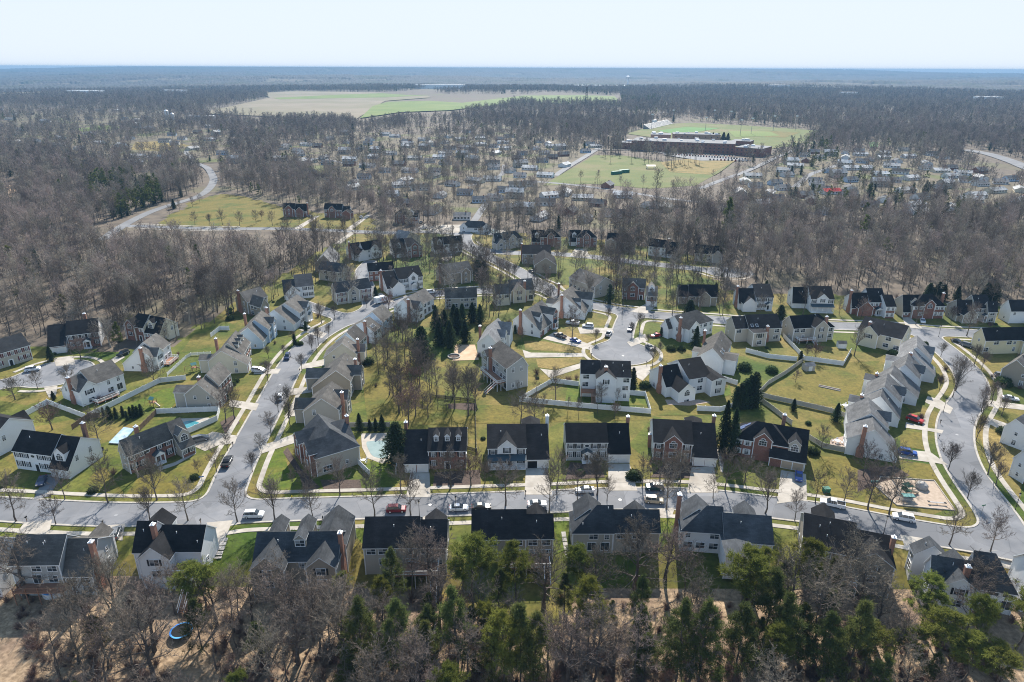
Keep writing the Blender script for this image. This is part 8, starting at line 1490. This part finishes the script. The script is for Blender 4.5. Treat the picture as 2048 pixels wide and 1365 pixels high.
def garden_set(px, py, label, m, r=.6):
    p = GT(px, py); p.z += .06; o = thing('garden_table', label, 'garden furniture', p, random.uniform(0, 3)); mb = MB(); mb.tube([(0, 0, .68), (0, 0, .74)], r, 14); mb.tube([(0, 0, 0), (0, 0, .7)], .06, 6); link('table', mb.mesh('table', m), o)
    c = MB(); c.box(-.25, .25, -.25, .25, .38, .45); c.box(-.25, .25, .2, .26, .45, .95); [c.box(x - .03, x + .03, y - .03, y + .03, 0, .38) for x in (-.2, .2) for y in (-.2, .2)]; cm = c.mesh('chair', m)
    for i in range(4): a = PI / 2 * i; link('chair', cm, o, ((r + .45) * math.cos(a), (r + .45) * math.sin(a), 0), a - PI / 2)
garden_set(1674, 886, 'white garden table with chairs on the terrace of the lowest curve house', 'metal_white', .8); garden_set(715, 770, 'white garden furniture behind the tan gabled house', 'metal_white'); garden_set(727, 925, 'white garden furniture beside the covered pool', 'metal_white'); garden_set(375, 800, 'pale garden furniture on the hill street terrace', 'metal_white', .9); garden_set(1690, 815, 'white covered furniture behind the red car house', 'metal_white', .9); garden_set(205, 905, 'dark garden table on the patio behind the angled brick house', 'metal_black')
# ---- the playground
sheet('playground', [(1761, 955), (1868, 962), (1910, 1022), (1793, 1011), (1751, 973)], .03, 'wood_chips')
P_ = [GT(*a) for a in [(1761, 955), (1868, 962), (1910, 1022), (1793, 1011), (1751, 973)]]; o = thing('timber_edging', 'pale timber edging round the wood chips of the playground', 'edging', P_[0])
for a, b in zip(P_, P_[1:] + P_[:1]):
    mb = MB(); L = (b - a).length; mb.box(0, L, -.1, .1, -.05, .25); c = a - P_[0]; link('timber', mb.mesh('timber', 'concrete'), o, (c.x, c.y, 0), math.atan2(b.y - a.y, b.x - a.x))
p = GT(1811, 990); o = thing('climbing_tower', 'green play tower with a tan slide on the wood chips', 'play tower', p, .3); mb = MB()
for x in (-.8, .8):
    for y in (-.8, .8): mb.tube([(x, y, 0), (x, y, 3.0)], .07, 6)
link('frame', mb.mesh('frame', 'play_green'), o); mb = MB(); mb.box(-.85, .85, -.85, .85, 1.35, 1.45); mb.box(-.85, .85, .78, .84, 1.45, 2.2); mb.box(-.85, -.78, -.85, .85, 1.45, 2.2); link('platform', mb.mesh('platform', 'play_green'), o)
mb = MB(); 
for s in (-1, 1): mb.face([(-1.1, s * 1.1, 2.95), (1.1, s * 1.1, 2.95), (0, 0, 3.8)]); mb.face([(s * 1.1, -1.1, 2.95), (s * 1.1, 1.1, 2.95), (0, 0, 3.8)])
link('roof', mb.mesh('roof', 'play_green'), o); mb = MB(); mb.tube([(.8, 0, 1.4), (1.9, -.3, .85), (3.4, -.5, .3)], [.32, .32, .3], 7); link('slide', mb.mesh('slide', 'play_tan'), o); mb = MB()
for i in range(6): mb.box(-.5, .5, -1.6 + i * .13 - .04, -1.6 + i * .13 + .04, .2 + i * .2, .26 + i * .2)
link('ladder', mb.mesh('ladder', 'play_green'), o)
p = GT(1842, 976); o = thing('climbing_dome', 'boulder shaped climber with a curved ring at the top of the playground', 'climber', p); bm = bmesh.new(); bmesh.ops.create_icosphere(bm, subdivisions=3, radius=1.5)
for v in bm.verts: v.co *= 1 + .12 * math.sin(v.co.x * 4) * math.cos(v.co.y * 5); v.co.z *= .95
me = bpy.data.meshes.new('boulder'); bm.to_mesh(me); bm.free(); me.materials.append(M('stone')); link('boulder', me, o, (0, 0, .4)); mb = MB(); mb.tube([(-2.2 + 1.6 * math.cos(a), 1.2 + 1.6 * math.sin(a), .9 + .5 * math.sin(a)) for a in np.linspace(.3, 5.4, 16)], .08, 6); link('ring', mb.mesh('ring', 'play_green'), o)
p = GT(1813, 1007); o = thing('shaded_bench', 'bench with a green canopy at the lower edge of the playground', 'bench', p, -.1); mb = MB()
for x in (-1.2, 1.2): mb.tube([(x, .3, 0), (x, .3, 2.3)], .06, 6)
link('frame', mb.mesh('frame', 'metal_grey'), o); mb = MB(); mb.box(-1.4, 1.4, -.7, .8, 2.3, 2.38); link('canopy', mb.mesh('canopy', 'awning_teal'), o); mb = MB(); mb.box(-1.1, 1.1, -.2, .2, .42, .48); mb.box(-1.1, 1.1, .2, .25, .48, .9); link('seat', mb.mesh('seat', 'metal_grey'), o)
p = GT(1873, 1009); o = thing('seesaw', 'low grey rocking beam near the right corner of the playground', 'seesaw', p, -.15); mb = MB(); mb.box(-2.1, 2.1, -.2, .2, .5, .58); link('beam', mb.mesh('beam', 'metal_grey'), o); mb = MB(); mb.tube([(0, -.4, .05), (0, 0, .5), (0, .4, .05)], .06, 6); link('stand', mb.mesh('stand', 'metal_black'), o); mb = MB()
for x in (-1.9, 1.9): mb.box(x - .25, x + .25, -.35, .35, .58, .66)
link('seat', mb.mesh('seat', 'metal_black'), o)
p = GT(1757, 972); o = thing('toddler_slide', 'small green slide at the left corner of the playground', 'slide', p, 2.2); mb = MB(); mb.tube([(0, 0, 1.3), (1.2, 0, .6), (2.0, 0, .2)], .28, 6); link('chute', mb.mesh('chute', 'awning_teal'), o); mb = MB(); [mb.tube([(-.1, y, 0), (-.1, y, 1.9)], .04, 5) for y in (-.3, .3)]; link('ladder', mb.mesh('ladder', 'metal_grey'), o)
# ================================================================== the school and the far landmarks
def slab_building(name, label, cat, A, B_, depth, h, storeys, wall, roof='asphalt_far', cols=None, units=0, group=None):
    a, b = GT(*A), GT(*B_); L = (b - a).length; o = thing(name, label, cat, (a + b) / 2, math.atan2(b.y - a.y, b.x - a.x), group); mb = MB(); mb.box(-L / 2, L / 2, 0, depth, -1, h); link('wall', mb.mesh('wall', wall, uv=True), o)
    mb = MB(); mb.box(-L / 2 - .2, L / 2 + .2, -.2, depth + .2, h, h + .5); link('roof', mb.mesh('roof', roof), o); wm = MB(); wm.box(-1.0, 1.0, -.08, .1, -.7, .7); me = wm.mesh('window', 'glass_pane'); n = cols or max(3, int(L / 7))
    for s in range(storeys):
        for i in range(n): link('window', me, o, (-L / 2 + (i + .5) * L / n, 0, 1.8 + s * (h / storeys)))
    um = MB(); um.box(-2, 2, -1.5, 1.5, 0, 1.8); ue = um.mesh('roof_unit', 'metal_white')
    for i in range(units): link('roof_unit', ue, o, (random.uniform(-L * .45, L * .45), random.uniform(3, depth - 3), h + .5), 0, random.uniform(.6, 1.3))
    return o
slab_building('school_building', 'long brick school with flat pale roofs behind the bare tree grove', 'school', (1262, 300), (1468, 308), 45, 11.5, 3, 'brick_red', units=14, cols=24); slab_building('school_building', 'brick school wing at the right end by the parked cars', 'school', (1469, 310), (1523, 314), 38, 9, 2, 'brick_red', cols=6, units=4); slab_building('school_building', 'low pale roofed school block in front of the sports field', 'school', (1345, 283), (1440, 285), 30, 10, 2, 'brick_tan', units=10, cols=8); slab_building('school_building', 'low school block at the left behind the grove', 'school', (1225, 296), (1262, 298), 25, 7, 1, 'brick_red', units=3, cols=5)
slab_building('school_building', 'small flat roofed school block right of the turf', 'school', (1462, 291), (1500, 293), 25, 6, 1, 'brick_red', units=4, cols=5); slab_building('school_building', 'pale flat roofed gymnasium behind the long school', 'school', (1300, 289), (1340, 290), 30, 13, 1, 'brick_tan', units=5, cols=4)
mh = MB(); mh.tube([(0, 0, 0), (0, 0, .012)], .42, 14); mhm = mh.mesh('manhole_cover', 'metal_grey')
for px, py, lab in [(232, 1031, 'below the oval window house'), (520, 1023, 'before the hill street corner'), (860, 1010, 'opposite the three dormer house'), (1240, 1000, 'opposite the pale grey house'), (1700, 1040, 'below the playground'), (1914, 870, 'on the lower curve'), (560, 770, 'in the middle of the hill street'), (1246, 712, 'in the middle of the court')]:
    p = GT(px, py); p.z = .021; o = link('manhole_cover', mhm, None, p); tag(o, 'round iron manhole cover in the road ' + lab, 'manhole cover', 'manhole covers')
a, b = GT(1300, 259), GT(1346, 248); o = thing('bleachers', 'pale grandstand beside the green sports field', 'grandstand', (a + b) / 2, math.atan2(b.y - a.y, b.x - a.x)); mb = MB(); L = (b - a).length
for i in range(9): mb.box(-L / 2, L / 2, i * 1.4, (i + 1) * 1.4 + .2, -.5, .8 + i * .8)
link('seating', mb.mesh('seating', 'metal_grey'), o); mb = MB(); mb.box(-8, 8, 13.2, 17, 6, 11); link('press_box', mb.mesh('press_box', 'metal_white'), o)
mb = MB(); mb.tube([(0, 0, 0), (0, 0, 24)], [.35, .2], 6); FLP = mb.mesh('pole', 'metal_grey'); mb = MB(); mb.box(-2, 2, -.3, .3, 23.5, 25.5); FLH = mb.mesh('lamp_head', 'metal_white')
for px, py, lab in [(1303, 258, 'left of the grandstand'), (1345, 247, 'right of the grandstand'), (1410, 266, 'at the near side of the turf'), (1427, 247, 'behind the turf'), (1480, 272, 'near the small trees'), (1502, 268, 'tallest by the right diamond'), (1546, 262, 'at the right diamond'), (1590, 262, 'at the far right diamond'), (1460, 250, 'behind the right diamond')]:
    p = GT(px, py); o = thing('floodlight_mast', 'thin floodlight mast of the sports field, ' + lab, 'floodlight', p, 0, 'floodlights'); link('pole', FLP, o); link('lamp_head', FLH, o)
wm = MB(); wm.box(-2.25, 2.25, -.9, .9, .3, 1.0); wm.box(-1.4, 1.2, -.8, .8, 1.0, 1.5, 1); cms = [wm.mesh('parked_car', [k, 'glass_pane']) for k in ('paint_white', 'paint_silver', 'paint_black', 'paint_red', 'paint_navy', 'paint_grey')]
k_ = 0
for (x0, y0, x1, y1, n) in [(1330, 309, 1490, 320, 30), (1345, 307.5, 1470, 314.5, 24), (1420, 321, 1500, 323, 12)]:
    for i in range(n):
        t = i / (n - 1); p = GT(x0 + (x1 - x0) * t, y0 + (y1 - y0) * t); p.z = .35; o = link('parked_car', random.choice(cms), None, p, 1.3); tag(o, 'tiny car in the rows of the school car park', 'car', 'cars in the school car park')
for px, py, m, lab in [(1233, 349, 'green_box', 'left green container at the edge of the school lawn'), (1248, 346, 'green_box', 'right green container at the edge of the school lawn')]:
    p = GT(px, py); mb = MB(); mb.box(-6, 6, -1.5, 1.5, 0, 3); mb.box(-6.1, 6.1, -1.6, 1.6, 3, 3.2); tag(link('container', mb.mesh('container', m), None, p, .5), lab, 'container', 'green containers')
p = GT(1301, 338); o = thing('picnic_shelter', 'open shelter with a pale roof by the grove', 'shelter', p); mb = MB(); [mb.box(x - .2, x + .2, y - .2, y + .2, 0, 3) for x in (-4, 4) for y in (-2.5, 2.5)]; link('post', mb.mesh('post', 'metal_white'), o); mb = MB(); [mb.face([(-5, s * 3.5, 2.9), (5, s * 3.5, 2.9), (5, 0, 4.4), (-5, 0, 4.4)]) for s in (-1, 1)]; link('roof', mb.mesh('roof', 'play_tan'), o)
for i in range(60):
    px, py = random.choice([(random.uniform(1200, 1305), random.uniform(305, 328)), (random.uniform(1330, 1405), random.uniform(322, 337)), (random.uniform(1205, 1240), random.uniform(298, 315))]); p = GT(px, py)
    if i < 46: plant('bare_tree', random.choice(MIDT), 19.0, p, random.uniform(17, 23), 'tall slim bare tree of the grove before the school', group='grove before the school', wide=.8)
for bx, by, ty in rows('1160,372,342 1195,372,340 1240,380,352 1285,382,350 1312,400,335 1345,390,360 1425,362,340 1440,362,342'): plant('bare_tree', random.choice(MIDT), 19.0, GT(bx, by), px_height(bx, by, ty), 'bare roadside tree below the school lawn', group='roadside trees below the school lawn')
for bx, by, ty in rows('1425,283,265 1436,284,266 1446,284,264 1455,284,266'): plant('evergreen_tree', CON[0], 9.0, GT(bx, by), px_height(bx, by, ty), 'dark conifer beside the school roofs', group='conifers by the school', wide=1.2)
def lattice(px, py, h, w, label, name='radio_mast'):
    p = GT(px, py); o = thing(name, label, 'mast', p); mb = MB(); n = int(h / 4)
    for sx in (-1, 1):
        for sy in (-1, 1): mb.tube([(sx * w, sy * w, 0), (sx * w * .35, sy * w * .35, h)], .6, 4)
    for i in range(n):
        z0, z1 = h * i / n, h * (i + 1) / n; w0, w1 = w * (1 - .65 * i / n), w * (1 - .65 * (i + 1) / n)
        for s in (-1, 1): mb.tube([(-w0, s * w0, z0), (w1, s * w1, z1)], .32, 3); mb.tube([(s * w0, w0, z0), (s * w1, -w1, z1)], .32, 3)
    link('lattice', mb.mesh('lattice', 'metal_black'), o); mb = MB()
    for z in (.62, .74, .86, .95): 
        for k in range(3): a = 2 * PI * k / 3; mb.box(-.5 + 2.2 * math.cos(a), .5 + 2.2 * math.cos(a), -.4 + 2.2 * math.sin(a), .4 + 2.2 * math.sin(a), h * z - 1.3, h * z + 1.3)
    link('antenna', mb.mesh('antenna', 'metal_black'), o)
lattice(1172, 217, 54, 3.2, 'grey lattice radio mast standing out of the wood by the green field')
p = GT(1255, 172); o = thing('water_tower', 'white water tower above the blue far woods', 'water tower', p); mb = MB(); mb.tube([(0, 0, 0), (0, 0, 44)], [6, 4.5], 12); link('column', mb.mesh('column', 'metal_white'), o); mb = MB(); mb.tube([(0, 0, 42), (0, 0, 47), (0, 0, 52), (0, 0, 56), (0, 0, 58)], [4.5, 13, 14, 9, 1], 18); link('tank', mb.mesh('tank', 'metal_white'), o)
for px, py, h, r, lab in [(335, 240, 17, 4.2, 'taller metal grain silo of the far farm'), (346, 240, 11, 3.6, 'shorter metal grain silo of the far farm')]:
    p = GT(px, py); o = thing('grain_silo', lab, 'silo', p, 0, 'grain silos'); mb = MB(); mb.tube([(0, 0, 0), (0, 0, h)], r, 16); link('bin', mb.mesh('bin', 'silo'), o); mb = MB(); mb.tube([(0, 0, h), (0, 0, h + 2.4), (0, 0, h + 3)], [r + .2, .8, .4], 16); link('roof', mb.mesh('roof', 'metal_white'), o)
for i, (px, py, L, D_, h, m, lab) in enumerate([(388, 236, 34, 14, 6, 'siding_white', 'long white barn of the far farm'), (415, 236, 26, 12, 5, 'siding_white', 'second white barn right of the silos'), (275, 245, 18, 10, 6, 'siding_white', 'white farm house left of the silos'), (1205, 172, 330, 90, 12, 'trim_white', 'very long white warehouse in the far blue woods'), (1185, 168, 160, 60, 10, 'trim_white', 'white warehouse behind the longest one'), (165, 189, 120, 50, 10, 'trim_white', 'white flat building at the far left'), (345, 188, 90, 40, 9, 'trim_white', 'white flat building above the far farm'), (880, 178, 240, 40, 7, 'trim_white', 'pale industrial roofs beyond the green field'), (790, 174, 120, 40, 8, 'trim_white', 'small pale factory beyond the stubble field'), (840, 158, 120, 60, 14, 'trim_white', 'white building far off near the horizon'), (1830, 168, 120, 50, 12, 'trim_white', 'bright white building near the right horizon'), (1980, 206, 80, 30, 9, 'trim_white', 'white roof in the far right woods'), (1700, 195, 60, 30, 8, 'trim_white', 'small white roof in the right woods'), (1580, 182, 90, 40, 9, 'trim_white', 'white roof above the right woods')]): slab_building('farm_barn' if i < 3 else 'warehouse', lab, 'barn' if i < 3 else 'warehouse', (px - 1, py), (px + 1, py), D_, h, 1, m, 'metal_white', cols=3) if False else None
def big_roof(px, py, L, D_, h, lab, cat):
    p = GT(px, py); mb = MB(); mb.box(-L / 2, L / 2, 0, D_, -4, h, 0); mb.box(-L / 2 - .3, L / 2 + .3, -.3, D_ + .3, h, h + .8, 1); [mb.box(x - 2, x + 2, -.25, .1, .5, 4.5, 2) for x in np.linspace(-L * .4, L * .4, 6)]; p.z = float(hills(np.array([p.x]), np.array([p.y]))[0]); o = link(cat, mb.mesh(cat, ['trim_white', 'metal_white', 'metal_grey']), None, p); tag(o, lab, cat)
for px, py, L, D_, h, lab, cat in [(388, 238, 34, 14, 6, 'long white barn of the far farm', 'barn'), (415, 238, 26, 12, 5, 'second white barn right of the silos', 'barn'), (275, 246, 18, 10, 6, 'white farm house left of the silos', 'farmhouse'), (1205, 173, 330, 90, 22, 'very long white warehouse in the far blue woods', 'warehouse'), (165, 190, 120, 50, 20, 'white flat building at the far left', 'warehouse'), (345, 189, 90, 40, 20, 'white flat building above the far farm', 'warehouse'), (880, 180, 240, 40, 18, 'pale industrial roofs beyond the green field', 'warehouse'), (790, 176, 120, 40, 18, 'small pale factory beyond the stubble field', 'warehouse'), (1980, 207, 80, 30, 18, 'white roof in the far right woods', 'warehouse'), (1700, 197, 60, 30, 18, 'small white roof in the right woods', 'warehouse'), (1560, 184, 90, 40, 20, 'white roof above the right woods', 'warehouse')]: big_roof(px, py, L, D_, h, lab, cat)
SC.render.engine = 'CYCLES'
print('OBJECTS', len(bpy.data.objects))
